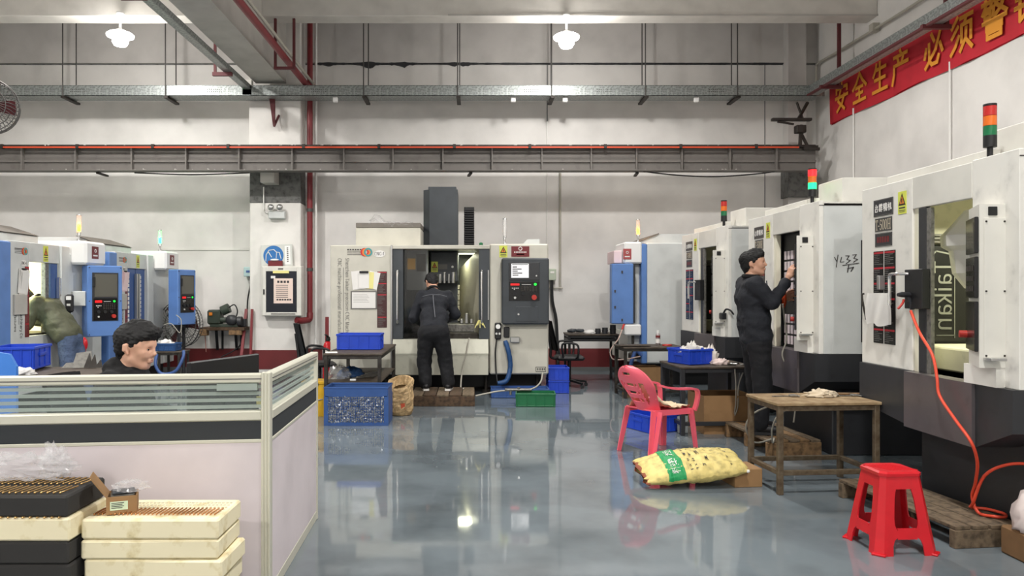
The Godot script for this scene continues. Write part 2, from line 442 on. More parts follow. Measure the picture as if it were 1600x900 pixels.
func shell() -> void:
	var x0 := -10.2; var x1 := 6.46; var z0 := -14.5; var z1 := 5.0; var top := 7.0
	var st := S(); bxc(st, x0 - .2, x1 + .2, -0.2, 0, z0 - .2, z1 + .2); struct("floor", st, M.floor)
	st = S(); bxc(st, x0 - .2, x1 + .2, top, top + .2, z0 - .2, z1 + .2); struct("ceiling", st, M.wall_upper)
	st = S(); bxc(st, x0 - .2, x0, 0, top, z0 - .2, z1 + .2); struct("wall_left", st, M.wall)
	st = S(); bxc(st, x0, x1, 0, top, z1, z1 + .2); struct("wall_front", st, M.wall)
	st = S(); bxc(st, x1, x1 + .2, 0, top, z0 - .2, z1 + .2)
	var wr := struct("wall_right", st, M.wall)
	st = S(); bxc(st, x0, x1, 0, 5.77, z0 - .2, z0)
	var wb := struct("wall_back", st, M.wall)
	st = S(); bxc(st, x0, x1, 5.80, top, z0 - .2, z0 + .03); put(wb, "ring_beam", st, M.wall_upper)
	st = S(); bxc(st, x0, x1, 5.77, 5.80, z0 - .2, z0 - .02); put(wb, "joint", st, M.concrete_dark)
	# broken mortar along the joint under the ring beam
	st = S()
	var cn := FastNoiseLite.new(); cn.seed = 17; cn.frequency = 1.6
	var up := []; var dn := []
	for i in 181:
		var x := -3.0 + i * 0.05
		var big: float = 1.0 if x < -.35 else .75 if x < .7 else .28
		var k: float = clampf(cn.get_noise_1d(x) * 1.5 + .38 + .6 * cn.get_noise_1d(x * 5.0 + 40), 0.0, 1.2) * big
		up.append(5.802 + .02 * k); dn.append(5.792 - .075 * k)
	for i in 180:
		var x := -3.0 + i * 0.05
		for z in [z0 + .032]: quad(st, V(x, dn[i], z), V(x + .05, dn[i + 1], z), V(x + .05, up[i + 1], z), V(x, up[i], z))
		quad(st, V(x, dn[i], z0 - .01), V(x + .05, dn[i + 1], z0 - .01), V(x + .05, dn[i + 1], z0 + .032), V(x, dn[i], z0 + .032))
	put(wb, "mortar_crack", st, M.black_paint)
	# joints between the wall panels and the pilaster in the corner
	st = S()
	for px in [855.0, 1255.0 - 60.0]: bxc(st, X(px, 14.5) - .008, X(px, 14.5) + .008, 0.4, 5.77, z0, z0 + .006)
	put(wb, "panel_joint", st, M.skirt_grey)
	st = S(); bxc(st, X(250, 14.5), X(392, 14.5), Y(391, 14.5), Y(387, 14.5), z0, z0 + .02); put(wb, "ledge", st, M.column)
	st = S(); bxc(st, X(1230, 14.3), X(1258, 14.3), 0, top, z0, -14.25); struct("wall_pilaster", st, M.wall_upper)
	# painted skirting
	st = S(); bxc(st, x0, x1, 0.07, 0.42, z0, z0 + .015)
	var bb := struct("baseboard_back", st, M.skirt_red)
	st = S(); bxc(st, x0, x1, 0, 0.07, z0, z0 + .03); put(bb, "floor_cove", st, M.skirt_grey)
	st = S(); bxc(st, x1 - .015, x1, 0.07, 0.42, z0, z1); struct("baseboard_right", st, M.skirt_red)
	# column with bare concrete head
	st = S(); bxc(st, X(390, 14.1), X(470, 14.1), 0, Y(317, 14.1), z0, -14.1, 0.015)
	var col := struct("wall_column", st, M.column)
	st = S(); bxc(st, X(390, 14.1), X(470, 14.1), Y(317, 14.1), Y(262, 14.1), z0, -14.1, 0.01); put(col, "bare_concrete", st, M.concrete_dark)
	st = S(); bxc(st, X(389, 14.1), X(470, 14.1), Y(262, 14.1), top, z0, -14.1, 0.015); put(col, "upper_shaft", st, M.column)
	st = S(); bxc(st, X(410, 13.9), X(432, 13.9), Y(287, 13.9), Y(262, 13.9), -14.1, -13.75, 0.01); put(col, "corbel", st, M.concrete)
	st = S(); bxc(st, X(390, 14.1), X(470, 14.1), 0.07, 0.42, -14.1, -14.085); put(col, "red_dado", st, M.skirt_red)
	st = S(); bxc(st, X(1230, 14.2), X(1264, 14.2), Y(308, 14.2), Y(266, 14.2), z0, -14.15); put(wb, "bare_concrete", st, M.concrete_dark)
	# concrete beams
	st = S(); bxc(st, x0, x1, 5.9, top, -12.62, -12.28, 0.01)
	var cb := struct("ceiling_beam_cross", st, M.beam_paint)
	st = S(); bxc(st, X(700, 12.28), x1, 5.90, 5.925, -12.275, -12.26); put(cb, "formwork_lip", st, M.concrete)
	st = S()
	prism(st, PackedVector2Array([Vector2(-3.94, 5.26), Vector2(-3.39, 5.26), Vector2(-3.39, top), Vector2(-3.94, top)]), 16.0, Transform3D(Basis(), V(0, 0, -13.9)))
	struct("ceiling_beam_long", st, M.concrete)
	# white conduits on the right wall
	for d in [13.02, 10.38]:
		st = S(); cyl(st, V(x1 - .02, 0.4, -d), V(x1 - .02, 4.6, -d), 0.018, 8)
		single("wall_conduit", st, M.pipe_white, "white vertical conduit on the right wall, " + ("farther one, near the banner's left end" if d > 12 else "nearer one, behind the front machine"), "conduit")
	st = S(); cyl(st, V(X(855, 14.47), 0.5, -14.48), V(X(855, 14.47), 4.7, -14.48), 0.012, 8)
	single("wall_conduit", st, M.pipe_white, "thin white vertical conduit on the back wall above the central machine", "conduit")
	st = S(); tube(st, [V(X(875, 14.47), Y(270, 14.47), -14.47), V(X(875, 14.47), Y(450, 14.47), -14.47)], 0.022, 8)
	tube(st, [V(X(858, 14.47), Y(450, 14.47), -14.45), V(X(879, 14.47), Y(450, 14.47), -14.45)], 0.015, 6)
	single("wall_conduit", st, M.cord, "grey vertical conduit on the back wall right of the central machine with a red tee", "conduit")
func overhead() -> void:
	# galvanised cable tray along the back wall on rods
	var st := S()
	var zt := -13.7
	bxc(st, -10.2, 6.2, 4.985, 4.995, -14.07, zt); bxc(st, -10.2, 6.2, 4.985, 5.17, zt - .006, zt); bxc(st, -10.2, 6.2, 4.985, 5.17, -14.07, -14.064)
	bxc(st, -10.2, 6.2, 5.165, 5.175, -14.07, zt)
	var o := thing("cable_tray", "long galvanised cable tray hung across the back wall below the cross beam", "cable tray")
	put(o, "trough", st, M.galv)
	st = S()
	for x in [-7.2, -4.75, -2.9, 0.9, 2.2, 4.2]:
		for i in 8:
			for j in 2: bxc(st, x + i * .035, x + i * .035 + .014, 5.05 + j * .045, 5.064 + j * .045, zt, zt + .002)
	put(o, "punched_holes", st, M.dark_steel)
	for px in [1270.0]:
		st = S(); bxc(st, 6.1, 6.25, 4.97, 5.19, zt - .02, zt + .03); put(o, "end_cap", st, M.galv)
	var xs := [-7.32, -5.49, -1.96, -0.285, 1.39, 3.06, 4.70]
	var ty := [0, 0, 1, 1, 1, 0, 0]
	for i in xs.size():
		st = S(); cyl(st, V(xs[i], 4.94, zt + .02), V(xs[i], 6.99, zt + .02), 0.011, 6); put(o, "hanger_rod", st, M.rod)
		st = S(); cyl(st, V(xs[i] + .03, 4.94, -14.09), V(xs[i] + .03, 6.99, -14.09), 0.011, 6); put(o, "hanger_rod", st, M.rod)
		st = S(); bxc(st, xs[i] - .02, xs[i] + .05, 4.94, 4.975, -14.2, zt + .05); put(o, "support_angle", st, M.dark_steel)
	rebase(o, V(-2, 4.94, -13.9))
	for q in [[524.0, 163.0], [802.0, 162.0], [883.0, 162.0], [1088.0, 160.0]]:
		st = S(); box(st, V(X(q[0], 13.8), 4.94, -13.8), V(0.09, 0.09, 0.06), 0.012)
		single("junction_box", st, M.white, "small white box under the cable tray, " + {524.0: "leftmost, beside the red riser pipe", 802.0: "second from left, left of the lamp", 883.0: "third from left, below the lamp", 1088.0: "rightmost, near the tray's right end"}[q[0]], "junction box", Vector3.ZERO, "small white boxes under the tray")
	# right tray towards the camera
	o = thing("cable_tray", "galvanised cable tray running along the right wall above the red banner", "cable tray")
	st = S(); bxc(st, 5.98, 6.13, 4.99, 5.17, -13.69, 2.0, 0.004); put(o, "trough", st, M.galv)
	for d in [13.0, 10.05, 7.1]:
		st = S(); bxc(st, 6.16, 6.21, 4.93, 6.99, -d - .025, -d + .025); bxc(st, 5.86, 6.24, 4.93, 4.985, -d - .03, -d + .03); put(o, "hanger", st, M.red_steel)
	st = S(); bxc(st, 5.90, 5.95, 4.955, 4.985, -13.6, 2.0); put(o, "red_angle", st, M.red_steel)
	rebase(o, V(6.05, 4.93, -8))
	st = S()
	tube(st, curve([V(6.38, 5.1, -14.3), V(6.38, 5.6, -14.3), V(6.38, 5.72, -14.2), V(6.38, 5.70, -13.5), V(6.38, 5.64, -10), V(6.38, 5.6, 1)], 4), 0.022, 8)
	bxc(st, 6.33, 6.44, 5.63, 5.76, -12.3, -12.18)
	single("wall_conduit", st, M.cord, "grey conduit climbing the back corner and running along the right wall above the tray", "conduit")
	# left tray
	o = thing("cable_tray", "narrow grey cable tray running towards the camera left of the concrete beam", "cable tray")
	st = S(); bxc(st, -4.11, -3.98, 5.10, 5.19, -13.75, 2.0, 0.004); put(o, "trough", st, M.galv)
	for d in [12.6, 9.3, 6.0]:
		st = S(); bxc(st, -4.26, -4.22, 5.04, 6.99, -d - .02, -d + .02); bxc(st, -4.28, -3.96, 5.03, 5.09, -d - .03, -d + .03); put(o, "hanger", st, M.red_steel)
	st = S(); bxc(st, -4.13, -3.96, 5.0, 5.28, -13.80, -13.70, 0.005); put(o, "junction", st, M.cream)
	rebase(o, V(-4.05, 5.03, -6))
	# sprinkler pipe
	o = thing("fire_pipe", "dark red fire pipe running along the ceiling beam and down beside the column", "pipe")
	st = S(); tube(st, [V(-3.03, 5.245, 2.0), V(-3.03, 5.245, -14.15)], 0.055, 12); put(o, "main_pipe", st, M.red_pipe)
	st = S(); tube(st, [V(-3.03, 6.99, -14.22), V(-3.03, 1.02, -14.22)], 0.052, 12); put(o, "riser", st, M.red_pipe)
	st = S(); tube(st, curve([V(-3.03, 1.10, -14.22), V(-3.03, 1.0, -14.2), V(-3.06, 0.97, -14.17), V(-3.16, 0.96, -14.02), V(-3.22, 0.98, -13.95)], 5), 0.06, 12)
	put(o, "elbow", st, M.red_pipe)
	for y in [3.0, 1.9]:
		st = S(); cyl(st, V(-3.03, y - .03, -14.22), V(-3.03, y + .03, -14.22), 0.06, 12); put(o, "pipe_clamp", st, M.rod)
	st = S(); tube(st, [V(-2.94, 5.30, 2.0), V(-2.94, 5.30, -14.1)], 0.025, 8); put(o, "white_conduit", st, M.cord)
	st = S(); tube(st, [V(-2.935, 6.99, -14.3), V(-2.935, 0.42, -14.3)], 0.025, 8); put(o, "white_riser", st, M.pipe_white)
	for q in [12.4, 8.0]:
		st = S()
		for x in [-3.2, -2.9]: bxc(st, x - .02, x + .02, 5.10, 6.99, -q - .02, -q + .02)
		bxc(st, -3.22, -2.88, 5.08, 5.12, -q - .03, -q + .03); put(o, "hanger", st, M.red_steel)
	rebase(o, V(-3.03, 0.9, -14.22))
	st = S(); prism(st, PackedVector2Array([Vector2(0, 0), Vector2(0.07, -0.52), Vector2(0.10, -0.52), Vector2(0.10, -.02), Vector2(0.2, 0.0), Vector2(0.2, 0.03), Vector2(0, 0.03)]), 0.05, Transform3D(Basis(), V(X(421, 13.95), Y(153, 13.95), -13.98)))
	bar(st, V(X(428, 13.95), Y(196, 13.95), -13.98), V(X(436, 14.1), Y(180, 14.1), -14.1), .03, .03)
	single("wall_bracket", st, M.red_steel, "dark red steel bracket on the column under the cable tray", "bracket")
	# runway I-beam
	o = thing("crane_beam", "rusty grey steel runway beam with stiffeners spanning the back wall", "steel beam")
	var y0 := Y(268, 13.6); var y1 := Y(229, 13.6); var xr := X(1274, 13.6)
	st = S(); bxc(st, -10.2, xr, y0, y0 + .018, -13.72, -13.48); put(o, "bottom_flange", st, M.beam_steel)
	st = S(); bxc(st, -10.2, xr, y1 - .03, y1, -13.72, -13.48); bxc(st, -10.2, xr, y1, y1 + .03, -13.66, -13.58); put(o, "top_flange", st, M.dark_steel)
	st = S(); bxc(st, -10.2, xr, y0 + .018, y1 - .03, -13.608, -13.592); put(o, "web", st, M.beam_steel)
	st = S(); bxc(st, -10.2, xr, y0 + .16, y0 + .20, -13.592, -13.56); put(o, "web_rib", st, M.beam_steel)
	for px in [33, 117, 205, 290, 373, 456, 537, 614, 692, 769, 847, 924, 995, 1066, 1141, 1214]:
		st = S(); bxc(st, X(px, 13.5) - .012, X(px, 13.5) + .012, y0 + .018, y1 - .03, -13.592, -13.50); put(o, "stiffener", st, M.beam_steel)
	st = S(); bxc(st, -10.2, X(1250, 13.4), y1 - .055, y1 - .03, -13.46, -13.43); put(o, "conductor_rail", st, M.rail_orange)
	for i in 12:
		st = S(); var x := -9.6 + i * 1.32; bxc(st, x, x + .05, y1 - .06, y1 + .01, -13.50, -13.42); put(o, "rail_clip", st, M.dark_steel)
	st = S()   # crumbs of plaster left on the flanges
	for i in 120:
		var x := rng.randf_range(-9.9, 5.4)
		box(st, V(x, (y1 + .005) if i % 2 else (y0 + .022), rng.randf_range(-13.57, -13.49)), V(rng.randf_range(.01, .06), .012, .02), 0.0, Basis.from_euler(V(0, rng.randf() * 3, rng.randf() * .5)))
	var cr := put(o, "plaster_crumbs", st, M.concrete); cr.set_meta("kind", "stuff")
	rebase(o, V(-2, y0, -13.6))
	# end stop in the corner
	o = thing("crane_end_stop", "dark steel end stop and bracket standing on the beam in the back corner", "bracket")
	st = S(); bxc(st, X(1206, 13.5), X(1267, 13.5), Y(189, 13.5), Y(185, 13.5), -13.55, -13.45); put(o, "cross_bar", st, M.dark_steel)
	st = S()
	bar(st, P(1215, 190, 13.5), P(1240, 194, 13.5), .04, .03); bar(st, P(1252, 195, 13.5), P(1250, 229, 13.5), .05, .05)
	bar(st, P(1250, 205, 13.5), P(1262, 229, 13.5), .02, .05); bxc(st, X(1243, 13.5), X(1258, 13.5), Y(208, 13.5), Y(196, 13.5), -13.58, -13.44, .01)
	bar(st, P(1248, 185, 13.5), P(1262, 160, 13.6), .04, .04); bar(st, P(1254, 185, 13.5), P(1245, 160, 13.6), .03, .03)
	bar(st, P(1255, 232, 13.5), P(1280, 233, 13.5), .06, .05)
	put(o, "stop_frame", st, M.dark_steel)
	rebase(o, P(1250, 229, 13.5))
	st = S(); tube(st, curve([P(1005, 268, 13.6), P(1060, 274, 13.7), P(1120, 276, 13.8), P(1180, 272, 13.8), P(1210, 268, 13.6)], 5), 0.012, 6)
	single("loose_cable", st, M.rubber, "thin dark cable sagging below the right half of the runway beam", "cable")
	st = S(); tube(st, curve([P(210, 270, 13.6), P(300, 273, 13.8), P(390, 270, 13.9)], 5), 0.012, 6)
	single("loose_cable", st, M.rubber, "thin dark cable under the left part of the runway beam beside the column", "cable")
	for q in [158.0, 742.0, 1002.0]:
		st = S(); bar(st, P(q - 6, 270, 13.6), P(q + 10 * (1 if q < 600 else -1), 275, 13.9), .05, .03)
		single("beam_strut", st, M.dark_steel, "short dark strut under the runway beam " + {158.0: "above the left machines", 742.0: "above the central machine's dark column", 1002.0: "between the central and right machines"}[q], "strut")
	# wall fan at the left edge
	var c := V(X(-18, 9.4), Y(166, 9.4), -9.4)
	o = fan_head("wall_fan", "dark caged industrial fan high up at the left edge", c, 0.335, 0.10, Basis.from_euler(V(0.0, 0.35, 0)))
	st = S(); tube(st, [c + V(-.05, 0, -.2), c + V(-.3, 0.1, -.35), c + V(-.3, 3.0, -.35)], 0.03, 8); put(o, "drop_pole", st, M.black_paint)
	rebase(o, c)
	# banner
	o = thing("banner", "long red cloth safety banner with golden characters along the right wall", "banner")
	st = S()
	var zb0 := -13.85; var zb1 := -6.2
	sheet(st, 60, 4, func(u, v): return V(6.43 - .012 * sin(u * 41.0 + v * 2.0) - .008 * sin(u * 90.0), 4.50 + .75 * v + .012 * sin(u * 23), lerpf(zb0, zb1, u)))
	sheet(st, 60, 4, func(u, v): return V(6.452, 4.50 + .75 * v + .012 * sin(u * 23), lerpf(zb1, zb0, u)))
	put(o, "cloth", st, M.banner)
	var cs := ["50,2 50,14;10,32 10,17 90,17 90,32;42,26 24,60 72,94;70,44 54,72 16,95;4,48 96,48", "50,3 30,30 4,50;50,3 70,28 96,50;26,48 74,48;28,69 72,69;8,93 92,93;50,48 50,93",
		"28,6 22,24 8,42;24,24 86,24;18,56 82,56;5,92 95,92;50,4 50,92", "48,2 54,13;12,17 88,17;34,23 40,36;66,23 60,36;14,43 92,43;14,43 14,68 4,97",
		"14,42 6,68;28,32 30,80 42,92 68,92 76,74;40,8 54,30;82,12 60,56 10,97;82,42 94,66", "34,4 8,26;36,28 8,52;40,54 24,78 4,95;46,9 98,9;72,10 64,27;52,28 52,72;52,28 92,28 92,72;72,40 70,66 46,95;76,74 97,95",
		"2,9 50,9;16,2 16,18;38,2 38,18;14,20 4,34;12,25 48,25 46,46;14,33 34,33 34,46 14,46 14,33;66,2 54,22;58,13 97,13;86,14 76,34 52,48;62,24 97,48;6,57 95,57;20,67 80,67;20,76 80,76;24,98 24,85 76,85 76,98 24,98", "22,4 4,30;16,18 40,18;8,40 40,40;4,60 40,60;22,40 22,92 40,82;48,30 94,30 94,66 48,66 48,30;71,4 71,98",
		"78,6 58,24 34,34;4,48 96,48;28,4 28,93 52,80;48,48 66,76 96,95"]
	var ds := [13.62, 13.0, 12.36, 11.78, 10.95, 10.34, 9.70, 9.12, 8.5]
	for i in 9:
		st = S(); strokes(st, cs[i], V(6.405, 5.13, -ds[i] + .02), V(0, 0, 0.47), V(0, -0.50, 0), 11.0, 0.004)
		put(o, "character", st, M.banner_gold)
	rebase(o, V(6.43, 4.5, -10))
func fan_head(called: String, label: String, c: Vector3, r: float, deep: float, bas: Basis, group := "") -> Node3D:
	var o := thing(called, label, "fan", Vector3.ZERO, 0.0, group)
	var st := S()
	for k in [[r, 0.0], [r * .97, deep], [r * .97, -deep], [r * .62, deep * 1.25], [r * .62, -deep * 1.25], [r * .25, deep * 1.3]]:
		var pts := []
		for i in 32: pts.append(c + bas * V(k[0] * cos(TAU * i / 32), k[0] * sin(TAU * i / 32), k[1]))
		tube(st, pts, 0.006 if k[1] != 0.0 else 0.011, 5, true)
	for s in [1, -1]:
		for i in 40:
			var a := TAU * i / 40
			var pts := []
			for t in [0.16, 0.4, 0.75, 0.97, 1.0]:
				var aa: float = a + (1.0 - t) * 0.5 * s
				var dz: float = deep * (1.3 if t < .5 else 1.2 if t < .9 else 1.0 if t < .99 else 0.0)
				pts.append(c + bas * V(r * t * cos(aa), r * t * sin(aa), dz * s))
			tube(st, pts, 0.0035, 4)
	put(o, "cage", st, M.rod)
	st = S(); cyl(st, c + bas * V(0, 0, -deep * 2.2), c + bas * V(0, 0, deep * 1.25), r * .2, 14); put(o, "motor", st, M.black_paint)
	for i in 3:
		st = S()
		var rot := Basis(V(0, 0, 1), TAU * i / 3)
		sheet(st, 6, 4, func(u, v): return c + bas * (rot * V(lerpf(r * .15, r * .88, u), (v - .5) * r * .5 * (0.5 + u * .5), (v - .5) * deep * 1.1)))
		put(o, "blade", st, M.red_steel)
	return o

# ---------------------------------------------------------------- tapping centres on the right
# frame of a machine: x runs along its front from the far end to the near end, y up, z out of the front
const SIDE := 1.74
func tower(parent: Node, at: Vector3, r: float, lit: bool) -> void:
	var st := S(); cyl(st, at, at + V(0, .075, 0), r * .45, 10); cyl(st, at, at + V(0, .012, 0), r * 1.1, 12); put(parent, "tower_post", st, M.black)
	var y := at.y + .075
	st = S(); cyl(st, V(at.x, y, at.z), V(at.x, y + .07, at.z), r, 14); put(parent, "tower_base", st, M.black)
	y += .07
	for k in 3:
		var c: Color = [rgb(20, 110, 66), rgb(226, 110, 30), rgb(190, 40, 36)][k]
		st = S(); cyl(st, V(at.x, y, at.z), V(at.x, y + .058, at.z), r, 14)
		var m: Material = mat(c, 0.25)
		if lit and k == 2: m = glow(Color(1.0, 0.10, 0.12), 2.0)
		if lit and k == 0: m = glow(Color(0.1, 0.95, 0.45), 1.8)
		put(parent, "tower_lens", st, m)
		y += .06
	st = S(); cyl(st, V(at.x, y, at.z), V(at.x, y + .012, at.z), r, 14); put(parent, "tower_cap", st, M.black)
func warning_sign(parent: Node, xf: Transform3D, w: float, h: float) -> MeshInstance3D:
	var st := S(); plate(st, xf, -w / 2, w / 2, -h / 2, h / 2, .003)
	var s := put(parent, "warning_sign", st, M.sticker_yellow)
	st = S(); prism(st, PackedVector2Array([Vector2(-w * .42, -h * .12), Vector2(w * .42, -h * .12), Vector2(0, h * .42)]), .001, xf * Transform3D(Basis(), V(0, 0, .003))); put(s, "triangle", st, M.black)
	st = S(); prism(st, PackedVector2Array([Vector2(-w * .27, -h * .05), Vector2(w * .27, -h * .05), Vector2(0, h * .29)]), .001, xf * Transform3D(Basis(), V(0, 0, .004))); put(s, "triangle_field", st, M.orange)
	st = S(); plate(st, xf, -w * .05, w * .05, -h * .0, h * .18, .001, .005); put(s, "symbol", st, M.black)
	st = S(); plate(st, xf, -w * .36, w * .36, -h * .26, -h * .20, .001, .003); plate(st, xf, -w * .38, w * .38, -h * .36, -h * .33, .001, .003); plate(st, xf, -w * .3, w * .3, -h * .42, -h * .40, .001, .003)
	var p := put(s, "print", st, M.mark_dark); p.set_meta("kind", "stuff")
	return s
# a printed board: dark field, red heads, fine pale rows
func notice_board(parent: Node, xf: Transform3D, w: float, h: float, cols: int, rows: int, field: Material) -> void:
	var st := S(); plate(st, xf, -w / 2, w / 2, -h / 2, h / 2, .004)
	var b := put(parent, "instruction_board", st, field)
	var cw := w / cols; var rh := h / rows
	st = S()
	for i in cols:
		for j in rows:
			if (i * 3 + j * 2) % 5 == 1: continue
			plate(st, xf, -w / 2 + i * cw + .008, -w / 2 + (i + 1) * cw - .008, h / 2 - j * rh - .02, h / 2 - j * rh - .006, .001, .004)
	put(b, "red_heading", st, mat(rgb(180, 36, 50), .5)).set_meta("kind", "stuff")
	st = S()
	for i in cols:
		for j in rows:
			var n := int((rh - .03) / .014)
			for k in n:
				var l := rng.randf_range(.35, .95)
				plate(st, xf, -w / 2 + i * cw + .012, -w / 2 + i * cw + .012 + (cw - .024) * l, h / 2 - j * rh - .030 - k * .014, h / 2 - j * rh - .026 - k * .014, .001, .004)
	put(b, "print", st, M.text_grey).set_meta("kind", "stuff")
	st = S()
	for i in range(1, cols): plate(st, xf, -w / 2 + i * cw - .003, -w / 2 + i * cw + .003, -h / 2, h / 2, .001, .004)
	if cols > 1: put(b, "divider", st, M.paper)
func name_plate(parent: Node, xf: Transform3D, w: float, h: float) -> MeshInstance3D:
	var st := S(); plate(st, xf, -w / 2, w / 2, -h / 2, h / 2, .004, 0.0, .001)
	var p := put(parent, "name_plate", st, M.black_paint)
	st = S()
	for s in [-1, 1]:
		plate(st, xf, -w / 2 + .004, w / 2 - .004, s * (h / 2 - .006) - .0015, s * (h / 2 - .006) + .0015, .001, .004)
		plate(st, xf, s * (w / 2 - .006) - .0015, s * (w / 2 - .006) + .0015, -h / 2 + .004, h / 2 - .004, .001, .004)
	put(p, "plate_border", st, M.text_grey)
	return p
func tapping_centre(at: Vector3, turn: float, label: String, kind: int) -> Node3D:
	var o := thing("machining_centre", label, "machine", at, turn, "white tapping centres along the right wall")
	var L := SIDE; var st: SurfaceTool
	var top := 2.29; var y0 := 0.945; var dep := 1.9
	# enclosure: left panel, header, right panel, sides and roof as sheets of real thickness
	st = S(); bxc(st, 0, .69, y0, top, -.04, 0, .004); put(o, "front_panel", st, M.cream_dirty)
	st = S(); bxc(st, .693, 1.33, 2.07, top, -.04, 0, .004); put(o, "header_panel", st, M.cream)
	st = S(); bxc(st, 1.333, L, y0, top + .01, -.04, 0, .004); put(o, "front_panel", st, M.cream_dirty)
	st = S(); bxc(st, 0, .03, y0, top, -dep, -.04); put(o, "side_panel", st, M.pale_grey)
	st = S(); bxc(st, L - .03, L, y0, top - .01, -dep, -.04, .003); put(o, "side_panel", st, M.pale_grey)
	st = S(); bxc(st, 0, L, y0, top, -dep, -dep + .03); put(o, "rear_panel", st, M.pale_grey)
	st = S(); bxc(st, 0, L, top - .03, top, -dep + .03, -.04); put(o, "roof_panel", st, M.cream)
	st = S(); bxc(st, .10, 1.17, top + .002, top + .09, -.62, -.14, .006); put(o, "roof_cover", st, M.cream)
	st = S(); bxc(st, 1.173, 1.27, top + .002, top + .09, -.22, -.14, .006); put(o, "roof_cover", st, M.cream)
	st = S(); bxc(st, 1.0, L, top + .002, top + .05, -dep + .2, -.66, .004); put(o, "roof_rim", st, M.cream)
	st = S(); bxc(st, 1.19, 1.67, top + .003, top + .225, -.64, -.24, .006); put(o, "electrical_box", st, M.cream)
	st = S(); bxc(st, L - .052, L - .049, top + .1, top + .115, -.72, -.70); bxc(st, L - .0, L + .002, 2.255, 2.262, -dep, -.0); put(o, "seam", st, M.mark_dark)
	# door opening
	st = S(); bxc(st, .694, .745, y0, 2.07, -.06, -.015); put(o, "door_jamb", st, mat(rgb(240, 236, 214), .5))
	if kind == 2:   # closed dark door with a grid of slots onto the lit inside
		st = S(); bxc(st, .74, 1.33, y0, 2.07, -.10, -.09); put(o, "door", st, M.black)
		var n := 0
		for j in 9:
			if j == 5: continue
			for i in 5:
				st = S(); bxc(st, .775 + i * .078, .775 + i * .078 + .055, 1.90 - j * .105 - .085, 1.90 - j * .105, -.088, -.082, .002)
				put(o, "window_slot", st, mat(rgb(236, 222, 226), .4) if j < 4 or j > 5 else M.black_gloss)
		st = S(); bxc(st, 1.21, 1.26, 1.3, 1.36, -.09, -.02); put(o, "latch", st, M.steel_dark)
	else:
		st = S(); bxc(st, .76, .85, y0, 2.07, -.035, -.002, .004); put(o, "door", st, M.black_paint)
		st = S(); bxc(st, .851, .90, y0, 2.06, -.03, -.004, .002); put(o, "door_edge", st, M.steel_dull)
		# inside
		st = S(); bxc(st, .03, .04, y0, top - .03, -1.4, -.13); put(o, "inner_side_sheet", st, M.inside)
		st = S(); bxc(st, .04, L - .04, y0, top - .03, -1.42, -1.4); put(o, "inner_rear_sheet", st, M.inside)
		st = S(); bxc(st, .05, L - .05, y0 - .02, y0, -1.4, -.05); put(o, "bed_floor", st, M.steel_dark)
		st = S(); bxc(st, .25, 1.30, y0, y0 + .16, -1.1, -.25, .01); put(o, "work_table", st, M.inside)
		st = S(); bxc(st, .06, .10, 1.02, 1.86, -1.05, -.22, .01); put(o, "way_cover", st, M.black_gloss)
		st = S()
		for k in 3: bxc(st, .1, .16 + k * .02, 1.87 + k * .025, 1.885 + k * .025, -1.0, -.2)
		put(o, "cable_shelf", st, M.steel_dark)
		st = S()
		lathe(st, [Vector2(.0, 1.50), Vector2(.10, 1.52), Vector2(.17, 1.62), Vector2(.19, 1.77), Vector2(.235, 1.80), Vector2(.24, 1.87), Vector2(.17, 1.95), Vector2(.10, 2.04), Vector2(.0, 2.05)], 10, Transform3D(Basis(), V(.94, 0, -.32)), true)
		put(o, "tool_magazine", st, M.cream)
		st = S(); cyl(st, V(1.0, 1.25, -.55), V(1.0, 1.5, -.55), .07, 16); cyl(st, V(1.0, 1.12, -.55), V(1.0, 1.25, -.55), .03, 12); put(o, "spindle", st, M.steel)
		if kind == 3:
			# mirrored lettering seen in the dark sheet inside the door
			st = S(); var f := Transform3D(Basis(), V(0, 0, 0))
			bar(st, V(.102, 1.14, -.66), V(.102, 1.78, -.66), .006, .012); bar(st, V(.102, 1.16, -.52), V(.102, 1.16, -.66), .012, .006)
			bar(st, V(.102, 1.86, -.40), V(.102, 1.76, -.47), .006, .012); bar(st, V(.102, 1.76, -.47), V(.102, 1.81, -.52), .006, .012); bar(st, V(.102, 1.81, -.52), V(.102, 1.78, -.66), .006, .012)
			put(o, "sign_border", st, M.sign_grey)
			text(o, "Taikan", .135, Transform3D(Basis(V(0, -1, 0), V(0, 0, 1), V(-1, 0, 0)), V(.104, 1.465, -.575)), M.sign_grey, "Droid Sans", 1.0)
		var l := AreaLight3D.new(); l.name = "work_light"; l.position = V(.65, 2.0, -.75); l.rotation.x = -PI / 2; l.area_size = Vector2(.5, .06); l.light_energy = 1.9 if kind == 3 else 0.05
		l.light_color = Color(1, 1, .86); l.set("area_range", 8.0); l.set("area_attenuation", 2.0); l.shadow_enabled = true; o.add_child(l)
		st = S(); bxc(st, .40, .90, 2.01, 2.03, -.79, -.71); put(o, "work_light_tube", st, glow(Color(1, 1, .88), 1.2))
	# handle box with bent bar
	if kind != 2:
		st = S(); bxc(st, .69, .90, 1.38, 1.65, .0, .055, .004); put(o, "latch_box", st, M.black)
		st = S(); tube(st, curve([V(.74, 1.62, .055), V(.70, 1.62, .10), V(.62, 1.62, .11), V(.60, 1.60, .11), V(.60, 1.5, .11), V(.60, 1.40, .11)], 3), .011, 8); put(o, "handle", st, M.chrome)
	# plates, sign, instruction board
	var f0 := Transform3D(Basis(), V(.315, 2.125, 0))
	var p := name_plate(o, f0, .27, .125)
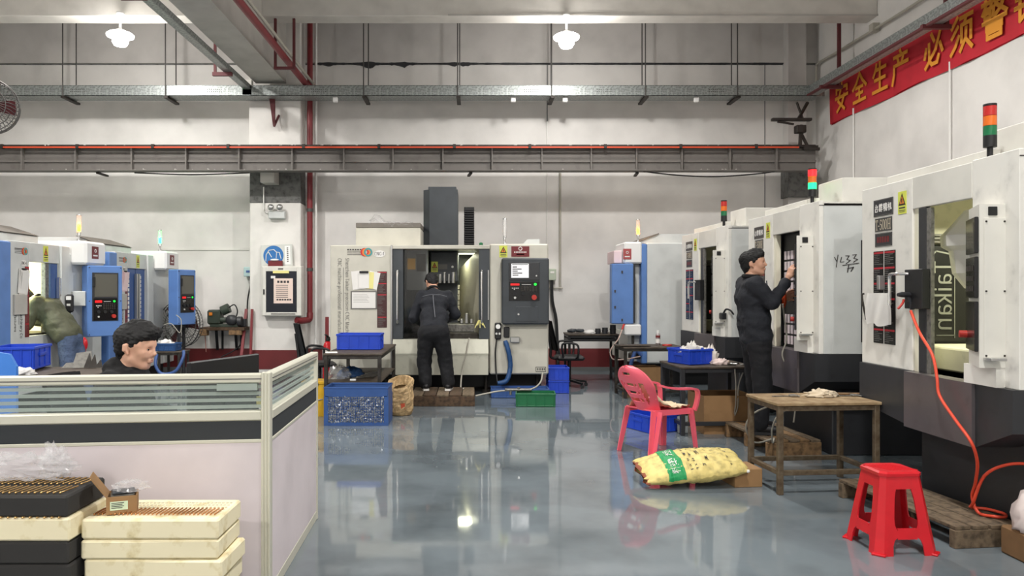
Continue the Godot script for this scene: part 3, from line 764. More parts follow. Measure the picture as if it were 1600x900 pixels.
	var cs := ["44,4 22,36 82,34;66,18 86,42;24,54 76,54 76,94 24,94 24,54", "6,12 44,12 44,38 6,38;2,25 50,25;26,2 22,48 4,70;16,58 42,58 42,90 16,90 16,58;58,6 66,20;88,4 80,20;54,28 98,28;58,50 96,50;52,74 99,74;76,28 76,98",
		"22,2 22,98;2,40 44,40;22,42 4,70;24,44 42,66;6,14 12,30;40,12 32,30;52,10 98,10;54,24 96,24;50,38 99,38;75,2 75,38;58,50 58,96;58,50 92,50 92,96;58,66 92,66;58,80 92,80", "22,2 22,98;2,28 44,28;22,30 4,66;24,34 42,56;60,12 60,60 48,96;60,12 84,12 84,86 98,86 98,72"]
	st = S()
	for i in 4: strokes(st, cs[i], f0 * V(-.118 + i * .061, .028, .004), V(.052, 0, 0), V(0, -.06, 0), 9.0, .001)
	put(p, "lettering", st, M.paper)
	p = name_plate(o, Transform3D(Basis(), V(.318, 1.998, 0)), .235, .10)
	text(p, "T-500H", .075, Transform3D(Basis(), V(.318, 1.993, .005)), mat(rgb(200, 190, 170), .4, .3), "Droid Serif", .62)
	p = name_plate(o, Transform3D(Basis(), V(.318, 1.885, 0)), .235, .10)
	st = S()
	for i in 5: plate(st, Transform3D(Basis(), V(.318, 1.885, 0)), -.085 + i * .035, -.06 + i * .035, -.022, .022, .001, .004)
	put(p, "lettering", st, M.maroon).set_meta("kind", "stuff")
	warning_sign(o, Transform3D(Basis(), V(.568, 2.13, 0)), .105, .16)
	notice_board(o, Transform3D(Basis(), V(.33, 1.455, 0)), .30, .69, 2, 6, M.black_gloss)
	# chip tray, hull shaped
	var hull := func(a, b, ya, yb): return PackedVector2Array([Vector2(a, y0), Vector2(a, ya), Vector2(b, yb), Vector2(b, y0)])
	st = S(); prism(st, hull.call(0.0, .69, .64, .563), 1.3, Transform3D(Basis(), V(0, 0, -1.28))); put(o, "tray_panel", st, M.black_paint)
	st = S(); prism(st, hull.call(.692, 1.42, .563, .563), 1.36, Transform3D(Basis(), V(0, 0, -1.3))); put(o, "tray_panel", st, M.tray_steel)
	st = S(); prism(st, hull.call(1.422, L, .563, .70), 1.32, Transform3D(Basis(), V(0, 0, -1.28))); put(o, "tray_panel", st, M.black_paint)
	st = S(); bxc(st, .42, 1.52, 0.0, .60, -1.5, -.22, .01); put(o, "pedestal", st, M.black_paint)
	st = S(); bxc(st, .02, L - .02, 0.08, y0, -dep, -1.2, .01); bxc(st, .1, 1.6, 0, .1, -dep + .1, -1.3); put(o, "coolant_tank", st, M.black)
	# control cabinet by the door
	st = S(); slab(st, PackedVector2Array([Vector2(1.625, .15), Vector2(1.625, -.0), Vector2(1.30, -.0), Vector2(1.32, .012)]), 1.06, 2.0)
	var c := put(o, "control_cabinet", st, M.cream)
	st = S(); bxc(st, 1.625, 1.632, 1.115, 1.92, -.0, .125, .002); put(c, "access_panel", st, M.cream)
	st = S()
	for y in [1.13, 1.50, 1.90]:
		for z in [.01, .115]: cyl(st, V(1.63, y, z), V(1.636, y, z), .006, 6)
	put(c, "screws", st, M.steel_dark).set_meta("kind", "stuff")
	st = S(); bxc(st, 1.625, 1.634, 1.935, 1.985, .05, .10, .002); put(c, "connector", st, M.black)
	st = S(); bxc(st, 1.63, 1.70, 1.105, 1.12, .04, .13, .002); put(c, "hook_plate", st, M.steel)
	st = S(); bxc(st, 1.33, 1.62, y0, 1.06, -.0, .05); put(c, "cabinet_foot", st, M.cream_dirty)
	# its face, turned to the door
	var a := V(1.32, 0, .012); var b := V(1.625, 0, .15)
	var u := (b - a).normalized(); var fr := Transform3D(Basis(u, Vector3.UP, u.cross(Vector3.UP)), a)
	for q in [[1.72, 1.93], [1.46, 1.70], [1.15, 1.44]]:
		st = S(); plate(st, fr, .02, .315, q[0], q[1], .02, 0.0, .004); put(c, "control_panel", st, M.black_gloss)
	st = S(); plate(st, fr, .05, .28, 1.75, 1.90, .002, .02); put(c, "screen", st, M.screen_off)
	st = S(); cyl(st, fr * V(.06, 1.24, .02), fr * V(.06, 1.24, .06), .022, 12); put(c, "stop_button", st, M.btn_red)
	st = S()
	for i in 5:
		for j in 3: plate(st, fr, .05 + i * .05, .085 + i * .05, 1.50 + j * .06, 1.53 + j * .06, .004, .02)
	put(c, "key_rows", st, M.steel_dark).set_meta("kind", "stuff")
	tower(o, V(1.36 + (0.04 if kind == 2 else 0.0), top + .01, -.09), .037, kind == 2)
	return o
func right_machines() -> void:
	var m := tapping_centre(V(3.05, 0, -6.03), -PI / 2, "nearest white machining centre on the right, with a red hose and a lit open doorway", 3)
	# odds and ends of the nearest machine
	var st := S(); tube(st, curve([V(.075, 1.48, .02), V(.07, 1.47, .035), V(.075, 1.40, .03), V(.085, 1.28, .01)], 4), .008, 6); put(m, "hook", st, M.steel_dark)
	m = tapping_centre(V(3.05, 0, -8.52), -PI / 2, "second white machining centre on the right, where the man in navy stands", 2)
	# handwriting on the end panel
	st = S(); strokes(st, "2,30 10,50;14,20 8,74;26,30 22,52 34,50;40,24 52,24 44,40 56,44 42,58;64,20 76,18 68,34 80,40 66,52;30,66 84,56;50,66 46,96;46,80 66,74 58,92", V(SIDE + .001, 1.86, -.13), V(0, 0, -.26), V(0, -.20, 0), 3.0, .0008)
	put(m, "handwriting", st, M.mark_dark)
	st = S(); bxc(st, SIDE, SIDE + .012, 1.05, 1.95, -.42, -.37); put(m, "cable_duct", st, M.black)
	m = tapping_centre(V(2.98, 0, -10.98), -PI / 2 + .05, "farthest white machining centre on the right, next to the blue machine at the back wall", 1)
	# cabinet clutter of the farthest machine: hand gun on a bracket
	st = S(); bxc(st, 1.64, 1.74, 1.16, 1.24, .02, .08, .01); tube(st, curve([V(1.70, 1.22, .05), V(1.76, 1.28, .04), V(1.80, 1.27, .0), V(1.80, 1.22, -.04)], 4), .012, 6)
	put(m, "hand_gun", st, M.black)

# ---------------------------------------------------------------- the vertical machining centre in the middle
# coloured ring mark with its little lines of print, as on the machines' corner
func maker_mark(parent: Node, xf: Transform3D, w: float) -> void:
	var st := S()
	for k in 3: plate(st, xf, -w * .5, w * .08 - k * w * .0 + (0.0 if k else .0), w * (.08 - k * .07), w * (.105 - k * .07), .001)
	for k in 6: plate(st, xf, -w * .5 + k * w * .1, -w * .5 + k * w * .1 + w * .07, w * .13, w * .18, .001)
	put(parent, "print", st, M.mark_dark).set_meta("kind", "stuff")
	var cols := [rgb(196, 40, 48), rgb(230, 130, 50), rgb(70, 150, 150)]
	var offs := [.20, .27, .34]
	for k in 3:
		st = S()
		var n := 20
		for i in n:
			var a := TAU * i / n; var b := TAU * (i + 1) / n
			var r0 := w * .10; var r1 := w * .17
			var c := V(w * offs[k], w * .05, .002 + .001 * k)
			quad(st, xf * (c + V(cos(a) * r0, sin(a) * r0, 0)), xf * (c + V(cos(a) * r1, sin(a) * r1, 0)), xf * (c + V(cos(b) * r1, sin(b) * r1, 0)), xf * (c + V(cos(b) * r0, sin(b) * r0, 0)))
		put(parent, "mark_ring", st, mat(cols[k], .5))
func oval_tag(parent: Node, xf: Transform3D, w: float, h: float, s: String) -> void:
	var st := S(); var pl := PackedVector2Array()
	for i in 24: pl.append(Vector2(cos(TAU * i / 24) * w / 2, sin(TAU * i / 24) * h / 2))
	prism(st, pl, .003, xf)
	var t := put(parent, "oval_tag", st, M.paper)
	text(t, s, h * .46, xf * Transform3D(Basis(), V(0, 0, .004)), M.mark_dark, "Droid Sans", .85)
# one lit or unlit signal lamp: steel foot, cone, clear tube with a coloured core
func signal_lamp(parent: Node, at: Vector3, h: float, core = null) -> void:
	var st := S(); lathe(st, [Vector2(.03, 0), Vector2(.03, h * .05), Vector2(.014, h * .08), Vector2(.014, h * .16), Vector2(.028, h * .32), Vector2(0, h * .33)], 12, Transform3D(Basis(), at)); put(parent, "lamp_foot", st, M.steel)
	st = S(); lathe(st, [Vector2(.028, h * .33), Vector2(.031, h * .4), Vector2(.031, h * .97), Vector2(.0, h)], 14, Transform3D(Basis(), at)); put(parent, "lamp_tube", st, M.poly)
	st = S(); lathe(st, [Vector2(.033, h * .955), Vector2(.033, h * .985), Vector2(.0, h * 1.01)], 14, Transform3D(Basis(), at)); put(parent, "lamp_cap", st, M.steel)
	if core != null:
		st = S(); lathe(st, [Vector2(0, h * .36), Vector2(.02, h * .38), Vector2(.022, h * .60), Vector2(0, h * .64)], 12, Transform3D(Basis(), at)); put(parent, "lamp_core", st, glow(core, 7.0))
		var l := OmniLight3D.new(); l.name = "signal_light"; l.position = at + V(0, h * .5, 0); l.light_color = core; l.light_energy = .05; l.light_size = .02; l.omni_range = 12; l.omni_attenuation = 2.0; l.shadow_enabled = true; parent.add_child(l)
	else:
		st = S(); cyl(st, at + V(0, h * .33, 0), at + V(0, h * .95, 0), .012, 8); put(parent, "lamp_core", st, M.paper)
# rows of keys, knobs, lamps and a stop button on an operator panel; the frame's origin is the panel's lower left corner
func operator_keys(parent: Node, xf: Transform3D, w: float, h: float) -> void:
	var st := S(); plate(st, xf, 0, w, 0, h, .006, 0.0, .002)
	var p := put(parent, "key_panel", st, M.black_gloss)
	st = S(); plate(st, xf, w * .06, w * .34, h * .80, h * .90, .003, .006); put(p, "red_display", st, M.led_red)
	st = S()
	for k in 4: plate(st, xf, w * .10 + k * w * .06, w * .14 + k * w * .06, h * .64, h * .68, .003, .006)
	plate(st, xf, w * .16, w * .20, h * .57, h * .61, .003, .006); plate(st, xf, w * .42, w * .72, h * .84, h * .86, .002, .006)
	put(p, "pale_keys", st, M.btn_white).set_meta("kind", "stuff")
	st = S(); cyl(st, xf * V(w * .86, h * .86, .006), xf * V(w * .86, h * .86, .016), w * .045, 10); put(p, "green_lamp", st, M.led_green)
	for k in 3:
		st = S(); cyl(st, xf * V(w * (.2 + .27 * k), h * .38, .006), xf * V(w * (.2 + .27 * k), h * .38, .03), w * .065, 12); put(p, "knob", st, M.rubber)
	st = S(); cyl(st, xf * V(w * .2, h * .16, .006), xf * V(w * .2, h * .16, .02), w * .04, 10); put(p, "white_button", st, M.btn_white)
	st = S(); cyl(st, xf * V(w * .82, h * .18, .006), xf * V(w * .82, h * .18, .045), w * .085, 12); put(p, "stop_button", st, M.btn_red)
	st = S()
	for i in 6:
		for j in 4: plate(st, xf, w * (.40 + .09 * i), w * (.46 + .09 * i), h * (.50 + .075 * j), h * (.55 + .075 * j), .003, .006)
	put(p, "dark_keys", st, M.steel_dark).set_meta("kind", "stuff")
func centre_machine() -> void:
	var d := 11.1; var z := -d
	var o := thing("machining_centre", "large beige vertical machining centre with a tall dark column against the back wall", "machine")
	var st := S()
	var yt := Y(383, d); var yb := Y(585, d)
	var xl := X(516, d); var x1 := X(612, d); var x2 := X(765, d); var xr := X(857, d)
	st = S(); bxc(st, xl, x1, yb, yt, z - 1.7, z, .012); var lc := put(o, "left_cabinet", st, M.vmc)
	st = S(); bxc(st, x2, xr, yb, yt + .02, z - 1.7, z, .02); var rc := put(o, "right_cabinet", st, M.vmc)
	st = S(); bxc(st, x1, x2, Y(389, d), yt, z - .4, z + .01, .006); put(o, "door_header", st, M.vmc)
	st = S(); bxc(st, x1 - .015, x1 + .012, yb, yt, z, z + .02, .004); put(o, "edge_trim", st, M.steel)
	# inside of the work room
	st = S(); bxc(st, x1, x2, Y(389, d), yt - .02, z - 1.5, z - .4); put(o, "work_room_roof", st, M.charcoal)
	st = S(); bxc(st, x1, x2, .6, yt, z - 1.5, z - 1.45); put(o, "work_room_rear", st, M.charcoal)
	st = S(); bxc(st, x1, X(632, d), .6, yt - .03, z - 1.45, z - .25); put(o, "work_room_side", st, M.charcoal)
	st = S()
	prism(st, PackedVector2Array([Vector2(0, Y(525, 11.6)), Vector2(1.15, Y(525, 11.6)), Vector2(1.15, Y(418, 11.6)), Vector2(0.1, Y(392, 11.3)), Vector2(0, Y(392, 11.3))]), .03, Transform3D(Basis(V(-.26, 0, -.966), Vector3.UP, V(.966, 0, -.26)), V(X(748, d), 0, z - .12)))
	put(o, "inner_side_sheet", st, M.inside)
	st = S(); bxc(st, X(630, d), X(748, d), Y(548, d), Y(521, d), z - 1.4, z - .12, .01); put(o, "bed", st, M.steel_dark)
	st = S(); bxc(st, X(640, d), X(745, d), Y(521, d), Y(508, d), z - 1.0, z - .35, .01); put(o, "work_table", st, M.steel_dull)
	for k in 3:
		st = S(); bxc(st, X(718 + k * 8, d), X(723 + k * 8, d), Y(508, d), Y(500 - (k % 2) * 9, d), z - .7, z - .45, .01); put(o, "vise", st, M.steel)
	# column of corrugated way covers and the head
	for k in 7:
		st = S(); bxc(st, X(676, d), X(716, d), Y(506 - k * 9, d), Y(498 - k * 9, d), z - 1.35, z - .95 - .01 * (k % 2), .006); put(o, "way_cover", st, M.inside)
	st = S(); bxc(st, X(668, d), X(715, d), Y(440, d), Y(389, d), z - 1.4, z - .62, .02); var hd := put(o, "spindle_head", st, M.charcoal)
	var fz := face_z(V(X(690, 10.8 + .9), Y(418, 11.72), z - .62))
	warning_sign(hd, face_z(V(X(679, 11.72), Y(417, 11.72), z - .619)), .10, .16)
	st = S(); bxc(st, X(684, 11.72), X(699, 11.72), Y(421, 11.72), Y(413, 11.72), z - .62, z - .61, .002); put(hd, "rating_plate", st, M.text_grey)
	st = S(); ball(st, V(X(707, 11.72), Y(417, 11.72), z - .61), V(.02, .02, .012), 10); put(hd, "white_lamp", st, M.white)
	for k in 4:
		st = S(); cyl(st, V(X(687 + k * 7, 11.6), Y(442, 11.6), z - .6), V(X(687 + k * 7, 11.6), Y(428 - (k % 2) * 3, 11.6), z - .6), .026 - .004 * (k % 3), 12); put(o, "tool_holder", st, M.steel)
	st = S()
	prism(st, PackedVector2Array([Vector2(0, Y(389, 11.4)), Vector2(0, Y(446, 11.4)), Vector2(.03, Y(453, 11.4)), Vector2(.30, Y(453, 11.4)), Vector2(.34, Y(446, 11.4)), Vector2(.34, Y(389, 11.4))]), .7, Transform3D(Basis(), V(X(632, 11.4), 0, z - 1.1)))
	var tm := put(o, "magazine_cover", st, M.pale_grey)
	st = S(); bxc(st, X(637, 11.5), X(649, 11.5), Y(421, 11.5), Y(404, 11.5), z - .4, z - .393); put(tm, "amber_window", st, glow(Color(.8, .58, .06), .35))
	st = S(); bxc(st, X(651, 11.5), X(665, 11.5), Y(424, 11.5), Y(397, 11.5), z - .4, z - .393); put(tm, "brown_window", st, mat(rgb(70, 48, 20), .15))
	var wl := AreaLight3D.new(); wl.name = "work_light"; wl.position = V(X(712, d), 2.06, z - .75); wl.rotation.x = -PI / 2; wl.area_size = Vector2(.6, .08); wl.light_energy = 1.6; wl.light_color = Color(1, 1, .86); wl.set("area_range", 8.0); wl.set("area_attenuation", 2.0); wl.shadow_enabled = true; o.add_child(wl)
	st = S(); bxc(st, X(712, d) - .3, X(712, d) + .3, 2.07, 2.09, z - .79, z - .71); put(o, "work_light_tube", st, glow(Color(1, 1, .88), 1.2))
	# doors slid apart, with bright handles
	for q in [[613, 630, 621.5], [748, 765, 752.5]]:
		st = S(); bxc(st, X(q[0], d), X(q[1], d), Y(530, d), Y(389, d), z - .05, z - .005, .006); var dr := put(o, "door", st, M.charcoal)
		st = S(); tube(st, curve([V(X(q[2], d), Y(505, d), z), V(X(q[2], d), Y(503, d), z + .06), V(X(q[2], d), Y(490, d), z + .07), V(X(q[2], d), Y(437, d), z + .07), V(X(q[2], d), Y(424, d), z + .06), V(X(q[2], d), Y(422, d), z)], 3), .017, 8); put(dr, "handle", st, M.chrome)
	st = S(); bxc(st, X(762, d), X(764, d), Y(500, d), Y(422, d), z, z + .02, .004); put(o, "edge_strip", st, M.steel)
	st = S(); bxc(st, X(630, d), X(666, d), Y(528, d), Y(390, d), z - .1, z - .095); put(o, "door_pane", st, M.dark_pane)
	# apron
	st = S(); prism(st, PackedVector2Array([Vector2(z - .4, Y(530, d)), Vector2(z + .0, Y(530, d)), Vector2(z + .10, Y(551, d)), Vector2(z + .10, Y(553, d)), Vector2(z - .4, Y(553, d))]), X(763, d) - X(614, d), Transform3D(Basis(V(0, 0, 1), V(0, 1, 0), V(-1, 0, 0)), V(X(763, d), 0, 0))); put(o, "apron_slope", st, M.vmc_steel)
	st = S(); bxc(st, X(614, d), X(763, d), yb, Y(553, d), z - .3, z + .09, .006); put(o, "apron", st, M.vmc_steel)
	st = S(); bxc(st, X(540, d), X(850, d), 0.06, yb, z - 1.6, z - .5); bxc(st, X(640, d), X(672, d), .0, yb, z - .5, z - .3); put(o, "base", st, M.black)
	for px in [530, 600, 700, 760, 842]:
		st = S(); cyl(st, V(X(px, d), 0, z - .3), V(X(px, d), .04, z - .3), .06, 10); cyl(st, V(X(px, d), .04, z - .3), V(X(px, d), yb, z - .3), .025, 8); put(o, "levelling_foot", st, M.steel_dark)
	# on top
	st = S(); bxc(st, X(556, 11.4), X(657, 11.4), yt, Y(356, 11.4), z - 1.3, z - .3, .01); put(o, "upper_box", st, M.vmc)
	st = S(); bxc(st, X(556, 11.4), X(657, 11.4), Y(356, 11.4) + .002, Y(348, 11.4), z - 1.3, z - .3, .005); put(o, "upper_box_lid", st, M.roof_grey)
	st = S(); slab(st, PackedVector2Array([Vector2(X(661, 12), z - 1.0), Vector2(X(661, 12), z - 1.55), Vector2(X(715, 12), z - 1.55), Vector2(X(715, 12), z - .9), Vector2(X(671, 12), z - .9)]), 1.0, Y(296, 12)); put(o, "column", st, M.charcoal)
	st = S(); bxc(st, X(669, 12), X(713, 12), Y(296, 12), Y(291, 12), z - 1.5, z - .95, .006); put(o, "column_cap", st, M.charcoal)
	st = S(); bxc(st, X(655, 12), X(662, 12), Y(382, 12), Y(360, 12), z - 1.1, z - 1.0, .01); put(o, "column_flange", st, M.black)
	for k in 17:
		st = S(); bxc(st, X(725, 12), X(741, 12), Y(382 - k * 3.55, 12), Y(379.4 - k * 3.55, 12), z - 1.5 + .0, z - .85 - maxf(0.0, (k - 14) * .06), .006); put(o, "cable_chain_link", st, M.black)
	st = S(); bxc(st, X(727, 12), X(739, 12), Y(382, 12), Y(325, 12), z - 1.4, z - .92); put(o, "cable_chain_core", st, M.rubber)
	st = S(); prism(st, PackedVector2Array([Vector2(0, 0), Vector2(.25, 0), Vector2(.25, .08), Vector2(.07, .08)]), .4, Transform3D(Basis(), V(X(818, d), yt + .02, z - .6))); put(o, "vent_box", st, M.pale_grey)
	st = S(); bxc(st, X(749, d), X(755, d), yt, Y(376, d), z - .5, z - .42, .01); put(o, "green_valve", st, M.green_bin)
	signal_lamp(o, V(X(790, d), yt + .02, z - .3), .40)
	# print on the left cabinet
	var at := func(px, py): return face_z(V(X(px, d), Y(py, d), z + .001))
	maker_mark(lc, at.call(562, 396), .36)
	oval_tag(lc, at.call(593, 396.5), .165, .10, "CNC-1")
	var down := Basis(V(0, -1, 0), V(1, 0, 0), V(0, 0, 1))
	text(lc, "Shenzhen Taikan precision CNC Machinery Co", .052, Transform3D(down, V(X(542.5, d), Y(474, d), z + .002)), M.text_grey, "Droid Sans", .90)
	text(lc, "CNC machine professional manufacturers", .052, Transform3D(down, V(X(530.5, d), Y(467, d), z + .002)), M.text_grey, "Droid Sans", .88)
	st = S(); plate(st, at.call(536.5, 472), -.003, .003, -.5, .5, .001); put(lc, "ruled_line", st, M.text_grey)
	notice_board(lc, at.call(597, 468), .14, .81, 1, 5, mat(rgb(66, 34, 34), .4))
	# control panel
	var zc := z + .13; var dc := -zc
	st = S(); bxc(st, X(784, dc), X(858, dc), Y(507, dc), Y(403, dc), z, zc, .02); var cp := put(o, "control_panel", st, M.charcoal)
	st = S(); bxc(st, X(795, dc), X(843, dc), Y(438, dc), Y(410, dc), zc, zc + .012, .006); put(cp, "screen_bezel", st, M.black_paint)
	st = S(); bxc(st, X(799, dc), X(826, dc), Y(434, dc), Y(412, dc), zc + .012, zc + .015); put(cp, "screen", st, M.screen_white)
	st = S()
	for k in 5: bxc(st, X(800.5, dc), X(808 + (k * 7) % 13, dc), Y(418 + k * 3.2, dc), Y(416.4 + k * 3.2, dc), zc + .015, zc + .016)
	bxc(st, X(800, dc), X(825, dc), Y(414.4, dc), Y(413, dc), zc + .015, zc + .016)
	put(cp, "screen_print", st, M.mark_dark).set_meta("kind", "stuff")
	st = S(); cyl(st, V(X(838, dc), Y(431, dc), zc + .012), V(X(838, dc), Y(431, dc), zc + .02), .012, 8); put(cp, "white_button", st, M.btn_white)
	operator_keys(cp, face_z(V(X(795, dc), Y(470, dc), zc)), X(843, dc) - X(795, dc), Y(440, dc) - Y(470, dc))
	st = S(); bxc(st, X(806, dc), X(841, dc), Y(502, dc), Y(479, dc), zc, zc + .006, .004); put(cp, "hatch", st, M.charcoal)
	st = S(); cyl(st, V(X(810, dc), Y(491, dc), zc), V(X(810, dc), Y(491, dc), zc + .02), .014, 10); put(cp, "hatch_lock", st, M.chrome)
	warning_sign(rc, at.call(786.5, 393), .115, .17)
	st = S(); plate(st, at.call(813, 393), -.13, .13, -.075, .075, .004); var lp := put(rc, "red_plate", st, M.maroon)
	st = S(); var fm := Transform3D(Basis(), at.call(813, 390).origin + V(0, 0, .004))
	for k in 8: plate(st, fm, -.09 + k * .023, -.075 + k * .023, -.045, -.028, .001); plate(st, fm, -.055, .055, -.075, -.062, .001)
	put(lp, "print", st, M.paper).set_meta("kind", "stuff")
	st = S(); tube(st, ring(fm * V(0, .012, .001), V(0, 0, 1), V(1, 0, 0), .024, 14), .006, 4, true); put(lp, "plate_ring", st, M.paper)
	st = S(); plate(st, at.call(845, 577), -.075, .075, -.035, .035, .003); var np := put(rc, "maker_plate", st, M.mark_dark)
	st = S(); plate(st, at.call(845, 577), -.067, .067, -.027, .027, .001, .003); put(np, "plate_field", st, M.vmc)
	st = S()
	for k in 5: plate(st, at.call(845, 577), -.055 + k * .024, -.04 + k * .024, -.015, .018, .001, .004)
	put(np, "print", st, M.mark_dark).set_meta("kind", "stuff")
	st = S(); bxc(st, X(797, d), X(812, d), Y(535, d), Y(526, d), z, z + .06, .01); put(rc, "steel_bracket", st, M.steel)
	st = S(); bxc(st, X(787, d), X(796, d), Y(527, d), Y(511, d), z, z + .04, .008); put(rc, "outlet", st, M.black)
	rebase(o, V(X(686, d), 0, z - .8))
	# what hangs on it
	var e := thing("hand_pendant", "black handheld pendant with white dial hanging on the central machine's right cabinet", "pendant")
	st = S(); bxc(st, X(773, d), X(783, d), Y(530, d), Y(504, d), z + .005, z + .06, .015); put(e, "case", st, M.black)
	st = S(); cyl(st, V(X(778, d), Y(510, d), z + .06), V(X(778, d), Y(510, d), z + .075), .034, 14); put(e, "dial", st, M.white)
	for k in 2:
		st = S(); cyl(st, V(X(775.5 + k * 5, d), Y(521, d), z + .06), V(X(775.5 + k * 5, d), Y(521, d), z + .07), .016, 10); put(e, "selector", st, M.btn_white)
	st = S(); tube(st, curve([V(X(776, d), Y(530, d), z + .03), V(X(774, d), Y(550, d), z + .03), V(X(775, d), Y(580, d), z + .04), V(X(777, d), Y(597, d), z + .1)], 5), .012, 6); put(e, "cord", st, M.black)
	rebase(e, V(X(778, d), Y(517, d), z + .03))
	st = S(); tube(st, curve([V(X(789, d), Y(532, d), z + .05), V(X(794, d), Y(548, d), z + .07), V(X(797, d), Y(566, d), z + .06), V(X(796, d), Y(580, d), z + .07), V(X(790, d), Y(594, d), z + .12), V(X(777, d), Y(597, d), z + .14)], 6), [.03, .032, .036, .036, .034, .036, .036, .034, .034, .038, .036, .034, .034, .036, .036, .034, .034, .036, .036, .034, .034, .036, .036, .034, .034, .036, .036, .034, .034, .03, .03], 8)
	single("blue_hose", st, M.hose_blue, "blue wrapped hose hanging from the outlet on the central machine's right cabinet", "hose")
	st = S(); tube(st, curve([V(X(733, d), Y(528, d), z + .06), V(X(730, d), Y(545, d), z + .14), V(X(724, d), Y(570, d), z + .13), V(X(721, d), Y(590, d), z + .2), V(X(721, d), Y(608, d), z + .4), V(X(724, 10.6), .16, -10.6)], 5), .011, 6)
	single("air_line", st, M.cord, "thin grey air line hanging from the central machine's doorway to the pallet", "hose")
	st = S()
	for k in 5: bar(st, V(X(748 + k, d), Y(500, d), z + .03), V(X(742 + k * 4, d), Y(512 - (k % 2) * 4, d), z + .05), .008, .012)
	single("rag_strip", st, M.paper_yellow, "yellow rag strips tied below the right door handle of the central machine", "rag")
	# papers on the left cabinet
	e = thing("paper_stack", "fanned white and yellow sheets clipped to the central machine's left cabinet", "papers")
	var fx := [[550, 566, -.10, 0], [553, 571, -.04, 0], [575, 592, .22, 0], [570, 584, .05, 1], [561, 577, .0, 0]]
	for k in 5:
		var q = fx[k]
		var c := V(X((q[0] + q[1]) / 2.0, d), Y(438, d), z + .006 + k * .004)
		st = S(); box(st, c, V(X(q[1], d) - X(q[0], d), .27 - .01 * k, .002), 0, Basis.from_euler(V(-.02, 0, -q[2]))); put(e, "sheet", st, M.paper_yellow if q[3] else M.paper)
	st = S(); bxc(st, X(562, d), X(576, d), Y(427, d), Y(423.5, d), z + .024, z + .035, .003); put(e, "clip", st, M.black)
	rebase(e, V(X(570, d), Y(438, d), z + .01))
	e = thing("document_holder", "clear holder with one white sheet on the central machine's left cabinet", "papers")
	st = S(); plate(st, at.call(568.5, 469), -.19, .19, -.13, .13, .006); put(e, "frame", st, M.text_grey)
	st = S(); plate(st, at.call(568.5, 469), -.17, .17, -.115, .115, .002, .006); put(e, "sheet", st, M.paper)
	st = S()
	for k in 6: plate(st, at.call(568.5, 469), -.15, .05 + .015 * (k % 3), .08 - k * .022, .083 - k * .022, .001, .008)
	put(e, "print", st, M.text_grey).set_meta("kind", "stuff")
	rebase(e, V(X(568.5, d), Y(469, d), z))
	# crumpled film on the upper box
	var fn := FastNoiseLite.new(); fn.seed = 5; fn.frequency = 1.6
	st = S()
	sheet(st, 26, 8, func(u, v): return V(lerpf(X(574, 11.3), X(644, 11.3), u), Y(348, 11.3) + .012 + maxf(0.0, .13 * exp(-pow((u - .18) * 7.0, 2.0))) * (1.0 - absf(v - .5)) + .05 * absf(fn.get_noise_2d(u * 9, v * 5)) - maxf(0, v - .8) * .4 * (0.5 + fn.get_noise_1d(u * 8)), lerpf(-11.65, -11.38, v)), false, false)
	single("plastic_film", st, M.poly, "crumpled clear plastic film lying on the central machine's upper box", "film")

# ---------------------------------------------------------------- blue and white machines on the left
# frame: x along the front away from the camera, y up, z out of the front
func pendant_box(o: Node3D, at: Vector3, turn: float, w: float, h: float, deep: float, blank := false) -> void:
	var b := Basis(Vector3.UP, turn)
	var xf := Transform3D(b, at)       # at: lower left front corner
	var st := S(); box(st, xf * V(w / 2, h / 2, -deep / 2), V(w, h, deep), .012, b)
	var c := put(o, "control_pendant", st, M.blue_paint)
	st = S()
	for x in [.025, w - .025]:
		for y in [.03, h * .5, h - .03]: cyl(st, xf * V(x, y, 0), xf * V(x, y, .006), .008, 6)
	put(c, "screws", st, M.mark_dark).set_meta("kind", "stuff")
	if blank: return
	st = S(); plate(st, xf, w * .13, w * .87, h * .22, h * .90, .012, 0.0, .003); put(c, "panel_field", st, M.black_paint)
	st = S(); plate(st, xf, w * .19, w * .83, h * .56, h * .88, .004, .012); put(c, "screen", st, M.screen_off)
	st = S(); plate(st, xf, w * .14, w * .20, h * .70, h * .84, .02, .012, .004); put(c, "card_slot", st, M.black)
	operator_keys(c, xf * Transform3D(Basis(), V(w * .16, h * .23, .012)), w * .68, h * .31)
